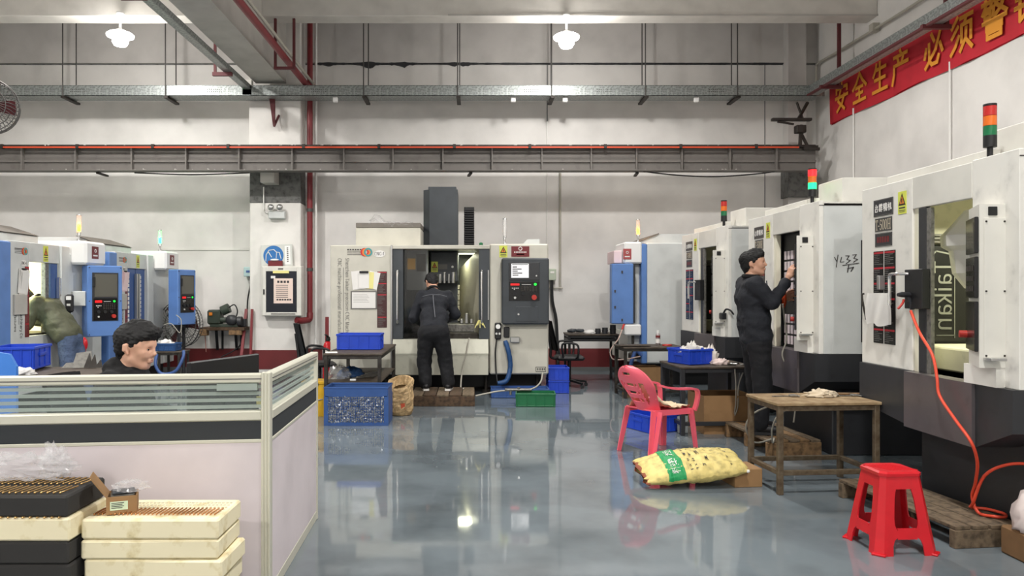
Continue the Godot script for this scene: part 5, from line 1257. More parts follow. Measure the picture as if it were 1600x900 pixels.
# ---------------------------------------------------------------- office partition and what stands before it
func partition() -> void:
	var st: SurfaceTool
	var o := thing("office_partition", "white and black office partition with striped glass on top, in the left foreground", "partition")
	# front wall turned a little; return wall runs away from the camera
	var post := V(-1.01, 0, -3.75)
	for w in 2:
		var dirn: Vector3 = V(-1.216, 0, .14).normalized() if w == 0 else V(-.04, 0, -1.25).normalized()
		var L := 2.3 if w == 0 else 1.27
		var nrm := Vector3.UP.cross(dirn) if w == 1 else dirn.cross(Vector3.UP) * -1.0
		var s := V(-.022, 0, .0) if w == 0 else V(0, 0, -.022)
		# frame with u along the wall
		var b := Basis(dirn, Vector3.UP, dirn.cross(Vector3.UP))
		var xf := Transform3D(b, post + s)
		var seg := func(a, c, y0, y1, t, bev): 
			var q := S(); box(q, xf * V((a + c) / 2, (y0 + y1) / 2, 0), V(c - a, y1 - y0, t), bev, b); return q
		put(o, "panel_board", seg.call(0.0, L, .06, .772, .036, .002), M.panel_pink, "pinkish white lower board")
		put(o, "board_strip", seg.call(0.0, L, .765, .782, .042, .003), M.alu)
		put(o, "panel_board", seg.call(0.0, L, .782, .872, .036, .002), M.panel_black, "black band")
		put(o, "lower_rail", seg.call(0.0, L, .872, .920, .05, .006), M.alu)
		var tr := put(o, "top_rail", seg.call(0.0, L, 1.055, 1.10, .05, .006), M.alu)
		put(tr, "rail_groove", seg.call(0.0, L, 1.072, 1.078, .052, .0), M.text_grey)
		var gl := put(o, "glass_pane", seg.call(0.0, L, .918, 1.057, .006, 0.0), M.pane)
		for k in 4:
			put(gl, "frosted_stripe", seg.call(0.005, L - .02, .931 + k * .032, .947 + k * .032, .009, 0.0), M.frost)
		put(o, "skirting", seg.call(0.0, L, 0.0, .06, .04, .003), M.alu)
		put(o, "end_post", seg.call(L, L + .03, 0.0, 1.10, .05, .004), M.alu)
		if w == 0:
			put(o, "clear_patch", seg.call(.02, .21, 1.02, 1.052, .054, 0.0), M.frost)
	st = S()
	for k in 3: bxc(st, post.x - .022 + .0155 * k, post.x - .0085 + .0155 * k, 0, 1.105, post.z - .022, post.z + .024, .003)
	bxc(st, post.x - .02, post.x + .02, 0, 1.10, post.z - .02, post.z + .02)
	put(o, "corner_post", st, M.alu)
	rebase(o, post)
	st = S(); box(st, V(-1.045, .955, -3.785), V(.05, .055, .004), 0)
	single("sticky_note", st, M.paper_yellow, "yellow sticky note inside the partition glass near the corner post", "note")
	# desk and monitor behind it
	o = thing("office_desk", "desk behind the office partition, seen through its striped glass", "desk")
	st = S(); bxc(st, -2.85, -1.16, .72, .75, -4.75, -4.02, .004); put(o, "desk_top", st, M.bench_dark)
	for x in [-2.8, -1.22]:
		for z in [-4.7, -4.08]:
			st = S(); bxc(st, x - .02, x + .02, 0, .72, z - .02, z + .02); put(o, "leg", st, M.black)
	rebase(o, V(-1.9, 0, -4.4))
	o = thing("monitor", "black computer monitor showing its back above the partition", "monitor")
	var a := V(-1.545, 0, -4.16); var c := V(-1.335, 0, -4.74)
	var u := (c - a).normalized(); var bm := Basis(u, Vector3.UP, u.cross(Vector3.UP))
	st = S(); box(st, (a + c) / 2 + V(0, .935, 0), V(.62, .36, .03), .006, bm); put(o, "back_shell", st, M.black)
	st = S(); box(st, (a + c) / 2 + V(0, .935, 0) - bm.z * .016, V(.59, .33, .002), 0, bm); put(o, "screen", st, glow(Color(.55, .62, .75), .25))
	st = S(); box(st, (a + c) / 2 + V(0, .80, 0) + bm.z * .02, V(.08, .14, .03), .004, bm); put(o, "neck", st, M.black)
	st = S(); box(st, (a + c) / 2 + V(0, .757, 0), V(.24, .012, .18), .004, bm); put(o, "stand", st, M.black)
	rebase(o, (a + c) / 2 + V(0, .75, 0))
	# foam trays
	var tray := func(x0, x1, z0, z1, y0, y1, black: bool, lab: String, grp: String, rot: float) -> MeshInstance3D:
		var q := S(); box(q, Vector3.ZERO, V(x1 - x0, y1 - y0 - .004, z1 - z0), .008)
		var r := single("foam_tray", q, M.foam_black if black else M.foam_cream, lab, "foam tray", V((x0 + x1) / 2, (y0 + y1) / 2, (z0 + z1) / 2), grp)
		r.rotation.y = rot
		return r
	var ys := [.54, .452, .368, .284, .196, .108]
	var names := ["topmost cream foam tray of the right stack, holding copper pins", "stained cream foam tray just under the topmost of the right stack", "third cream foam tray from the top of the right stack", "fourth cream foam tray from the top of the right stack", "fifth cream foam tray from the top of the right stack", "lowest cream foam tray of the right stack"]
	for k in 6:
		var y1: float = ys[k]; var y0: float = ys[k + 1] if k < 5 else 0.0
		var jx: float = [0.0, -.002, .012, .005, .0, .01][k]
		tray.call(-1.655 + jx, -1.075 + jx * 1.6, -3.55, -3.235, y0, y1, false, names[k], "foam trays of the right stack", 0.0 + [.0, .012, -.02, .01, 0, 0][k])
	var yl := [.655, .565, .465, .37, .28, .19, .10]
	var nl := ["topmost black foam tray of the left stack, holding brass pins", "cream foam tray second from the top of the left stack", "black foam tray third from the top of the left stack", "black foam tray fourth from the top of the left stack", "fifth foam tray from the top of the left stack", "sixth foam tray from the top of the left stack", "lowest foam tray of the left stack"]
	for k in 7:
		var y1: float = yl[k]; var y0: float = yl[k + 1] if k < 6 else 0.0
		tray.call(-2.24, -1.678 + [0.0, .012, .005, .008, 0, 0, 0][k], -3.50, -3.17, y0, y1, k != 1, nl[k], "foam trays of the left stack", [.0, -.005, .0, .008, 0, 0, 0][k])
	# pins: two rows in each top tray; each pin leans towards the camera
	for k in 30:
		st = S(); var x := -1.625 + k * .0178
		cyl(st, V(0, 0, 0), V(.012, .004, -.075), .0036, 6); ball(st, V(0, 0, .001), V(.0046, .0046, .004), 6)
		if k == 0:
			pin0 = single("brass_pin", st, M.copper, "copper coloured pin lying in the topmost cream foam tray of the right stack", "pin", V(x, .5455, -3.29), "copper pins in the cream tray")
		else: dup(pin0, V(x, .5455, -3.29), 0.0, "copper coloured pin lying in the topmost cream foam tray of the right stack", "copper pins in the cream tray")
	st = S()
	for j in 4:
		for k in 30:
			var x := -1.60 + k * .0172; cyl(st, V(x, .5375, -3.38 - j * .035), V(x, .5415, -3.38 - j * .035), .006, 6)
	single("tray_holes", st, mat(rgb(214, 206, 180), .9), "rows of dimples in the topmost cream foam tray of the right stack", "tray holes").set_meta("kind", "stuff")
	for j in 2:
		for k in 20:
			var x := -2.225 + k * .0265 + j * .012
			st = S(); cyl(st, V(0, 0, 0), V(.020, .002, -.105), .0034, 6); ball(st, V(0, 0, .001), V(.0058, .0058, .006), 6)
			var at := V(x, .6605, -3.20 - j * .15)
			var lab: String = ["brass pin in the front row of the topmost black foam tray", "brass pin in the rear row of the topmost black foam tray"][j]
			if j + k == 0: pin1 = single("brass_pin", st, M.brass, lab, "pin", at, "brass pins in the front row of the black tray")
			else: dup(pin1, at, 0.0, lab, ["brass pins in the front row of the black tray", "brass pins in the rear row of the black tray"][j])
	for k in 18:
		var at := V(-2.22 + k * .03, .5665, -3.166)
		if k == 0:
			st = S(); cyl(st, V(0, 0, 0), V(0, 0, -.02), .004, 6); ball(st, Vector3.ZERO, V(.005, .005, .004), 6)
			pin2 = single("pin_tip", st, M.brass, "pin tip peeking out under the topmost black foam tray", "pin", at, "pin tips under the black tray")
		else: dup(pin2, at, 0.0, "pin tip peeking out under the topmost black foam tray", "pin tips under the black tray")
	# open carton on the right stack
	o = thing("carton", "small open cardboard carton of wrapped parts on the topmost cream foam tray", "carton")
	var bc := Basis(Vector3.UP, .35)
	var xc := Transform3D(bc, V(-1.535, .542, -3.36))
	st = S()
	box(st, xc * V(0, .003, 0), V(.12, .006, .12), 0, bc); box(st, xc * V(0, .038, .0585), V(.12, .075, .004), 0, bc); box(st, xc * V(0, .038, -.0585), V(.12, .075, .004), 0, bc)
	box(st, xc * V(.0585, .038, 0), V(.004, .075, .12), 0, bc); box(st, xc * V(-.0585, .038, 0), V(.004, .075, .12), 0, bc)
	put(o, "body", st, M.card)
	st = S(); var tl := bc * Basis(V(0, 0, 1), .62)
	box(st, xc * V(-.06, .075, 0) + tl * V(0, .055, 0), V(.004, .11, .118), 0, tl); put(o, "flap", st, M.card)
	st = S(); plate(st, xc, -.045, .025, .018, .055, .001, .0605); var lb := put(o, "label_sticker", st, mat(rgb(214, 232, 200), .6))
	st = S()
	for k in 4: plate(st, xc, -.040, .010 - .006 * (k % 2), .047 - k * .007, .050 - k * .007, .0006, .0615)
	put(lb, "print", st, M.mark_dark).set_meta("kind", "stuff")
	rebase(o, xc.origin)
	for k in 3:
		st = S(); box(st, xc * V(-.005 + .004 * k, .055 + .013 * k, -.01), V(.095, .011, .07), .003, bc * Basis(Vector3.UP, .08 * k))
		single("wrapped_part", st, M.charcoal if k % 2 == 0 else M.steel_dull, ["grey wrapped part in the small open carton, lowest of three", "silver wrapped part in the small open carton, middle of three", "grey wrapped part in the small open carton, uppermost of three"][k], "part")
	var fn := FastNoiseLite.new(); fn.seed = 3; fn.frequency = 1.0
	var crumple := func(c0: Vector3, r: Vector3, sd: float, amp: float) -> SurfaceTool:
		var q := S()
		sheet(q, 34, 18, func(uu, vv):
			var th: float = uu * TAU; var ph: float = (vv - .5) * PI
			var dd := V(cos(ph) * cos(th), sin(ph), cos(ph) * sin(th))
			var n: float = 1.0 + amp * fn.get_noise_3d(dd.x * 2.2 + sd, dd.y * 2.2, dd.z * 2.2) + amp * .7 * absf(fn.get_noise_3d(dd.x * 6 + sd, dd.y * 6, dd.z * 6))
			var p: Vector3 = dd * r * n
			p.y = maxf(p.y, -r.y * .7)
			return c0 + p, false, false)
		return q
	single("plastic_wrap", crumple.call(xc * V(.03, .10, -.01), V(.06, .022, .05), 3.0, .8), M.poly, "crumpled clear wrap sticking out of the small open carton", "film")
	single("plastic_bag", crumple.call(V(-2.0, .712, -3.41), V(.19, .055, .075), 0.0, .9), M.poly, "large crumpled clear plastic bag on the topmost black foam tray", "bag")
	single("plastic_bag", crumple.call(V(-1.87, .722, -3.44), V(.06, .065, .04), 9.0, .9), M.poly, "upright peak of clear plastic bag against the partition behind the black tray", "bag")
var pin0: MeshInstance3D
var pin1: MeshInstance3D
var pin2: MeshInstance3D

# ---------------------------------------------------------------- tables, crates and what is on them
func sweep_rect(st: SurfaceTool, pts: Array, w, t: float, side: Vector3) -> void:   # a strip of w (across, along side) by t
	var rings := []
	for i in pts.size():
		var z: Vector3 = (pts[min(i + 1, pts.size() - 1)] - pts[max(i - 1, 0)]).normalized()
		var x := (side - z * side.dot(z)).normalized()
		var y := z.cross(x)
		var ww: float = (w[i] if w is Array else w) * .5
		rings.append([pts[i] - x * ww - y * t * .5, pts[i] + x * ww - y * t * .5, pts[i] + x * ww + y * t * .5, pts[i] - x * ww + y * t * .5])
	for i in rings.size() - 1: skin(st, rings[i], rings[i + 1])
	fan(st, rings[0], true); fan(st, rings[-1])
# a curved sheet of thickness t with holes: cells where hole(u, v) is true are left out
func pierced(st: SurfaceTool, nu: int, nv: int, f: Callable, hole: Callable, t: float) -> void:
	var g := []; var n := []
	for j in nv + 1:
		for i in nu + 1: g.append(f.call(float(i) / nu, float(j) / nv))
	for j in nv + 1:
		for i in nu + 1:
			var du: Vector3 = g[j * (nu + 1) + min(i + 1, nu)] - g[j * (nu + 1) + max(i - 1, 0)]
			var dv: Vector3 = g[min(j + 1, nv) * (nu + 1) + i] - g[max(j - 1, 0) * (nu + 1) + i]
			n.append(du.cross(dv).normalized() * t)
	var solid := func(i, j): return i >= 0 and j >= 0 and i < nu and j < nv and not hole.call((i + .5) / nu, (j + .5) / nv)
	for j in nv:
		for i in nu:
			if not solid.call(i, j): continue
			var a := j * (nu + 1) + i; var b := a + 1; var c := b + nu + 1; var d := a + nu + 1
			st.set_smooth_group(5); quad(st, g[a], g[b], g[c], g[d])
			st.set_smooth_group(6); quad(st, g[d] - n[d], g[c] - n[c], g[b] - n[b], g[a] - n[a])
			st.set_smooth_group(-1)
			if not solid.call(i, j - 1): quad(st, g[a] - n[a], g[b] - n[b], g[b], g[a])
			if not solid.call(i + 1, j): quad(st, g[b] - n[b], g[c] - n[c], g[c], g[b])
			if not solid.call(i, j + 1): quad(st, g[c] - n[c], g[d] - n[d], g[d], g[c])
			if not solid.call(i - 1, j): quad(st, g[d] - n[d], g[a] - n[a], g[a], g[d])
func frame_table(called: String, label: String, cat: String, at: Vector3, turn: float, w: float, h: float, deep: float, topm: Material, legm: Material, leg := .04, rails := [0.12], shelf := -1.0, group := "") -> Node3D:
	# at: the near left corner on the floor; the table runs to +x and away to -z
	var o := thing(called, label, cat, at, turn, group)
	var st := S(); box(st, V(w / 2, h - .012, -deep / 2), V(w + .02, .024, deep + .02), .005); put(o, "table_top", st, topm)
	for x in [leg / 2, w - leg / 2]:
		for z in [-leg / 2, -deep + leg / 2]:
			st = S(); box(st, V(x, (h - .024) / 2, z), V(leg, h - .024, leg), .004); put(o, "leg", st, legm)
	var ys := [h - .024 - leg / 2]; ys.append_array(rails)
	for y in ys:
		for z in [-leg / 2, -deep + leg / 2]:
			st = S(); box(st, V(w / 2, y, z), V(w - leg * 2, leg * .9, leg * .8), .003); put(o, "rail", st, legm)
		for x in [leg / 2, w - leg / 2]:
			st = S(); box(st, V(x, y, -deep / 2), V(leg * .8, leg * .9, deep - leg * 2), .003); put(o, "rail", st, legm)
	if shelf > 0.0:
		st = S(); box(st, V(w / 2, shelf, -deep / 2), V(w - .01, .02, deep - .01), .003); put(o, "shelf", st, topm)
	return o
func crate(called: String, label: String, at: Vector3, turn: float, w: float, h: float, deep: float, m: Material, group := "") -> Node3D:
	# at: centre of the bottom; ribbed plastic crate, open on top
	var o := thing(called, label, "crate", at, turn, group)
	var t := .006
	var st := S()
	bxc(st, -w / 2, w / 2, 0, .008, -deep / 2, deep / 2)
	for s in [-1, 1]:
		box(st, V(0, h / 2, s * (deep / 2 - t / 2)), V(w, h, t), 0, Basis(V(1, 0, 0), 0.0)); box(st, V(s * (w / 2 - t / 2), h / 2, 0), V(t, h, deep - t * 2))
	put(o, "body", st, m)
	st = S()
	for s in [-1, 1]:
		box(st, V(0, h - .012, s * (deep / 2 + .004)), V(w + .024, .024, .012), .003); box(st, V(s * (w / 2 + .004), h - .012, 0), V(.012, .024, deep), .003)
		box(st, V(0, .012, s * (deep / 2 + .002)), V(w + .004, .016, .006), .002); box(st, V(s * (w / 2 + .002), .012, 0), V(.006, .016, deep), .002)
	put(o, "rim", st, m)
	st = S()
	for s in [-1, 1]:
		for k in 5: box(st, V(lerpf(-w / 2 + .02, w / 2 - .02, k / 4.0), h / 2, s * (deep / 2 + .003)), V(.012, h - .03, .008), .002)
		for k in 4: box(st, V(s * (w / 2 + .003), h / 2, lerpf(-deep / 2 + .02, deep / 2 - .02, k / 3.0)), V(.008, h - .03, .012), .002)
	put(o, "ribs", st, m).set_meta("kind", "stuff")
	st = S(); box(st, V(-w / 2 - .006, h * .62, 0), V(.012, .03, deep * .4), .004); put(o, "grip", st, m); st = S(); box(st, V(w / 2 + .006, h * .62, 0), V(.012, .03, deep * .4), .004); put(o, "grip", st, m)
	return o
func heap(c: Vector3, r: Vector3, sd: float, amp := .5, n := 26) -> SurfaceTool:   # a crumpled cloth or bag: a bumpy lump with a flat underside
	var fn := FastNoiseLite.new(); fn.seed = int(sd * 10); fn.frequency = 1.0
	var q := S()
	sheet(q, n, n / 2, func(u, v):
		var th: float = -u * TAU; var ph: float = (v - .5) * PI
		var d := V(cos(ph) * cos(th), sin(ph), cos(ph) * sin(th))
		var k: float = 1.0 + amp * fn.get_noise_3d(d.x * 2.4 + sd, d.y * 2.4, d.z * 2.4) - amp * .6 * absf(fn.get_noise_3d(d.x * 5 + sd, d.y * 5, d.z * 5))
		var p: Vector3 = d * r * k
		p.y = maxf(p.y, -r.y * .25)
		return c + V(0, r.y * .25, 0) + p, false, true)
	return q
func pallet(label: String, at: Vector3, turn: float, w: float, h: float, deep: float, n: int, m: Material, m2: Material) -> Node3D:
	# near left corner on the floor; planks run away from the camera
	var o := thing("wooden_pallet", label, "pallet", at, turn)
	var st: SurfaceTool
	var pw := w / n
	for k in n:
		st = S(); box(st, V((k + .5) * pw, h - .011, -deep / 2 + .004 * (k % 3)), V(pw - .012, .022, deep), .003, Basis(Vector3.UP, .004 * (k % 3 - 1))); put(o, "plank", st, m if k % 2 else m2)
	for k in 3:
		st = S(); box(st, V(w / 2, (h - .022) / 2 - .0005, -.019 - (deep - .05) * k / 2.0), V(w + .004, h - .023, .05), .004); put(o, "bearer", st, m)
	return o
func tables() -> void:
	var st: SurfaceTool
	# rack left of the central machine
	var o := frame_table("steel_rack", "grey steel rack with lower shelf beside the central machine, a blue crate on top", "rack", V(X(506, 9.1), 0, -9.1), 0.0, .68, .76, 1.65, M.bench_dark, M.steel_dark, .045, [], .42)
	crate("plastic_crate", "bright blue plastic crate on top of the steel rack left of the central machine", V(X(563, 9.8), .762, -9.82), 0.0, .54, .20, .34, M.blue_bin)
	st = S(); box(st, V(X(519, 9.3), .763, -9.25), V(.14, .003, .2), 0, Basis(Vector3.UP, .2)); single("paper_sheet", st, M.paper, "white sheet of paper on the left front corner of the steel rack", "paper")
	single("clear_bag", heap(V(X(531, 9.5), .432, -9.4), V(.14, .13, .10), 2.0), M.poly, "clear plastic bag on the rack's lower shelf, at its left", "bag")
	single("blue_cloth", heap(V(X(545, 9.5), .432, -9.6), V(.16, .10, .12), 5.0), M.hose_blue, "blue cloth bundle on the rack's lower shelf behind the clear bag", "cloth")
	for k in 4:
		st = S(); bar(st, V(X(553 + k * 6, 9.4), .445 + k * .012, -9.3 - .05 * k), V(X(587 + k * 2, 9.6), .445 + k * .012, -9.6 - .08 * k), .03, .012)
		single("steel_strip", st, M.steel_dull, "thin steel strip on the rack's lower shelf, " + ["frontmost of four", "second of four", "third of four", "rearmost of four"][k], "steel strip")
	st = S(); box(st, V(X(552, 9.2), .442, -9.18), V(.07, .02, .03), .003); single("white_eraser", st, M.white, "small white block on the front edge of the rack's lower shelf", "block")
	# desk with dark blocks at the wall
	o = frame_table("work_table", "low dark work table at the back wall carrying black turned blocks", "table", V(X(888, 12.5), 0, -12.5), 0.0, .82, .80, .62, M.bench_dark, M.black, .04, [.70])
	var bx := [[894.0, .10, .07, .35], [906.0, .08, .06, .35], [934.5, .09, .085, 0.0], [945.5, .095, .10, 0.0], [958.0, .10, .145, 0.0]]
	var bl := ["leftmost, tilted", "second from left, tilted", "third from left", "fourth from left", "rightmost and tallest"]
	for k in 5:
		st = S()
		if k < 2: box(st, Vector3.ZERO, V(bx[k][1], .045, .16), .012, Basis.from_euler(V(.0, .5, .25)))
		else:
			cyl(st, V(0, -bx[k][2] / 2, 0), V(0, bx[k][2] / 2, 0), bx[k][1] / 2, 16); cyl(st, V(0, -.012, 0), V(0, .012, 0), bx[k][1] / 2 + .004, 16)
		single("steel_block", st, M.charcoal if k < 2 else M.black_paint, "dark machined block on the low table at the back wall, " + bl[k], "block", V(X(bx[k][0], 12.6), .802 + (.05 if k < 2 else bx[k][2] / 2), -12.62), "dark blocks on the low table")
	single("white_rag", heap(V(X(921, 12.6), .802, -12.6), V(.09, .05, .06), 1.0), M.paper, "crumpled white rag among the dark blocks on the low table", "rag")
	# bench in front of the blue machine
	o = frame_table("work_table", "brown topped bench with a spray can, in front of the rear blue machine", "table", V(2.10, 0, -10.7), 0.04, .86, .72, .62, M.bench_dark, M.steel_dark, .04, [.10])
	st = S(); lathe(st, [Vector2(0, 0), Vector2(.033, 0), Vector2(.033, .15), Vector2(.028, .165), Vector2(.012, .17), Vector2(.012, .20), Vector2(0, .20)], 16)
	var sc := thing("spray_can", "spray can with white cap and pale label on the brown bench", "can", V(X(1028, 11.1), .721, -11.1))
	put(sc, "body", st, mat(rgb(170, 160, 160), .35, .3)); st = S(); cyl(st, V(0, .17, 0), V(0, .215, 0), .018, 12); put(sc, "cap", st, M.white)
	st = S(); tube(st, [V(0, .11, 0), V(0, .14, 0)], .034, 16); put(sc, "red_band", st, M.maroon); st = S(); tube(st, [V(0, .03, 0), V(0, .09, 0)], .0337, 16); put(sc, "label_band", st, M.paper)
	single("red_glove", heap(V(X(1041, 11.0), .721, -10.95), V(.07, .02, .04), 7.0), M.btn_red, "flat red glove beside the spray can on the brown bench", "glove")
	st = S(); box(st, V(X(990, 10.9), .735, -10.86), V(.42, .012, .2), .004, Basis(Vector3.UP, .06)); single("board", st, M.bench_dark, "dark thin board lying on the left half of the brown bench", "board")
	# table with the blue crate
	o = frame_table("work_table", "dark table beside the man in navy, with a blue crate and white cloths", "table", V(2.15, 0, -7.96), .06, .80, .717, .70, M.bench_dark, M.black_paint, .045, [.12])
	var bc := crate("plastic_crate", "blue plastic crate of white gloves on the dark table beside the man in navy", V(2.345, .719, -8.33), .42, .30, .165, .36, M.blue_bin)
	var gl := [[2.30, -8.36, .07, .05], [2.36, -8.28, .06, .09], [2.43, -8.40, .09, .05], [2.27, -8.27, .06, .04]]
	for k in 4:
		single("white_glove", heap(V(gl[k][0], .84, gl[k][1]), V(gl[k][2], gl[k][3], .055), 3.0 + k, .9), mat(rgb(226, 222, 216), .85), "crumpled white glove piled in the blue crate on the dark table, " + ["left rear", "middle, standing up", "right rear", "left front"][k], "glove")
	single("white_cloth", heap(V(2.56, .72, -8.30), V(.08, .15, .07), 4.0, .7), mat(rgb(226, 218, 208), .85), "white cloth leaning on the right side of the blue crate on the dark table", "cloth")
	single("white_cloth", heap(V(2.62, .72, -8.18), V(.10, .05, .07), 6.0, .7), mat(rgb(226, 206, 200), .85), "low pinkish white cloth on the dark table right of the blue crate", "cloth")
	for k in 5:
		st = S(); box(st, V(2.72 + k * .045, .727, -8.10 - (k % 3) * .09), V(.10, .012, .03), .003, Basis(Vector3.UP, .5 * (k - 2)))
		single("hand_tool", st, M.steel if k % 2 else M.steel_dark, "small hand tool on the right of the dark table, " + ["first from left", "second from left", "middle one", "fourth from left", "rightmost"][k], "tool")
	for k in 2:
		st = S(); tube(st, curve([V(2.72 + k * .12, .69, -8.0 - k * .05), V(2.73 + k * .06, .5, -7.99 - k * .1), V(2.74 + k * .02, .25, -8.05), V(2.72 - k * .05, .02, -8.15)], 5), .007, 6)
		single("hanging_cord", st, M.cord, ["pale cord hanging below the dark table, left one", "pale cord hanging below the dark table, right one"][k], "cord")
	# wooden topped table in front
	o = frame_table("work_table", "rusty steel table with wooden top behind the red stool", "table", V(2.24, 0, -5.64), .085, .785, .678, .52, M.tabletop, M.table_leg, .04, [.16])
	var tl := [["steel_caliper", "steel caliper lying on the left part of the wooden topped table", 2.43, -5.98], ["steel_caliper", "steel caliper lying on the right part of the wooden topped table", 2.92, -6.0]]
	for q in tl:
		var e: Node3D = thing(q[0], q[1], "caliper", V(q[2], .680, q[3]), .1)
		st = S(); box(st, V(0, .004, 0), V(.22, .006, .016), .001); put(e, "beam", st, M.steel_dull)
		st = S(); box(st, V(.09, .006, 0), V(.012, .008, .09), .002); box(st, V(.06, .008, 0), V(.05, .012, .05), .002); put(e, "jaw", st, M.steel)
	single("cotton_glove", heap(V(2.70, .680, -5.98), V(.11, .045, .07), 2.5, .9), mat(rgb(222, 206, 180), .9), "crumpled cream cotton glove in the middle of the wooden topped table", "glove")
	st = S(); box(st, V(2.82, .69, -6.02), V(.06, .02, .05), .005); single("white_tin", st, M.white, "small white block beside the cotton glove on the wooden topped table", "block")
	st = S(); box(st, V(2.98, .687, -6.08), V(.18, .014, .05), .003, Basis(Vector3.UP, -.1)); single("wood_strip", st, M.wood, "flat wooden strip at the rear right of the wooden topped table", "strip")
	# left background: long bench with a blue crate
	o = frame_table("work_table", "long bench behind the partition at the left, with a blue crate and sheet scraps", "table", V(-4.75, 0, -6.3), -.04, 1.55, .80, .85, M.bench_dark, M.steel_dark, .045, [.15])
	crate("plastic_crate", "blue plastic crate on the long bench at the left edge", V(-4.04, .815, -6.86), .22, .34, .20, .46, M.blue_bin)
	single("white_rag", heap(V(X(35, 6.4), .805, -6.42), V(.10, .045, .06), 3.3, .8), M.paper, "white rag on the long bench in front of the left blue crate", "rag")
	for k in 5:
		var px: float = [115.0, 131.0, 139.0, 147.0, 156.0][k]; var hh: float = [.05, .15, .13, .12, .07][k]
		st = S(); prism(st, PackedVector2Array([Vector2(-.09 if k < 2 else -.035, 0), Vector2(.09 if k < 2 else .035, 0), Vector2(.07 if k < 2 else .02, hh), Vector2(-.05 if k < 2 else .012, hh * (.9 if k < 2 else 1.0))]), .004, Transform3D(Basis.from_euler(V(-.2, .5, 0)), V(X(px, 7.0), .805, -6.98)))
		single("sheet_scrap", st, M.steel_dull if k < 2 else M.steel_dark, "offcut of sheet steel standing on the long bench, " + ["lowest, at the left", "second, broad and pale", "third, pointed", "fourth, pointed", "rightmost, small"][k], "offcut")
	st = S(); var pl := PackedVector2Array([Vector2(-.7, 0), Vector2(.25, 0), Vector2(.25, .95), Vector2(.20, 1.04), Vector2(.08, 1.06), Vector2(-.7, 1.06)])
	prism(st, pl, .03, Transform3D(Basis(), V(X(25, 5.6) - .25, 0, -5.63))); single("blue_board", st, mat(rgb(64, 128, 214), .45), "bright blue board with rounded corner standing behind the partition at the left edge", "board")
	# stand with a small blue crate below the farther control box
	o = frame_table("steel_stand", "small steel stand with a blue crate under the farther blue control box", "stand", V(X(246, 11.7), 0, -11.7), 0.0, .34, .58, .4, M.bench_dark, M.steel_dark, .035, [.2])
	crate("plastic_crate", "small blue crate with rags on the steel stand by the farther blue machine", V(X(258, 11.8), .582, -11.88), 0.0, .34, .12, .26, M.hose_blue)
	single("white_rag", heap(V(X(255, 11.8), .66, -11.86), V(.13, .07, .09), 8.0, .8), M.paper, "white rag heaped in the small blue crate on the steel stand", "rag")
	st = S(); tube(st, curve([V(X(243, 11.5), .55, -11.55), V(X(243, 11.5), .40, -11.5), V(X(250, 11.5), .28, -11.5), V(X(262, 11.5), .26, -11.5), V(X(276, 11.5), .32, -11.5), V(X(284, 11.5), .5, -11.55), V(X(283, 11.5), .6, -11.6)], 5), .024, 8)
	single("blue_hose", st, M.blue_dark, "blue hose draped in a loop over the small steel stand at the left", "hose")

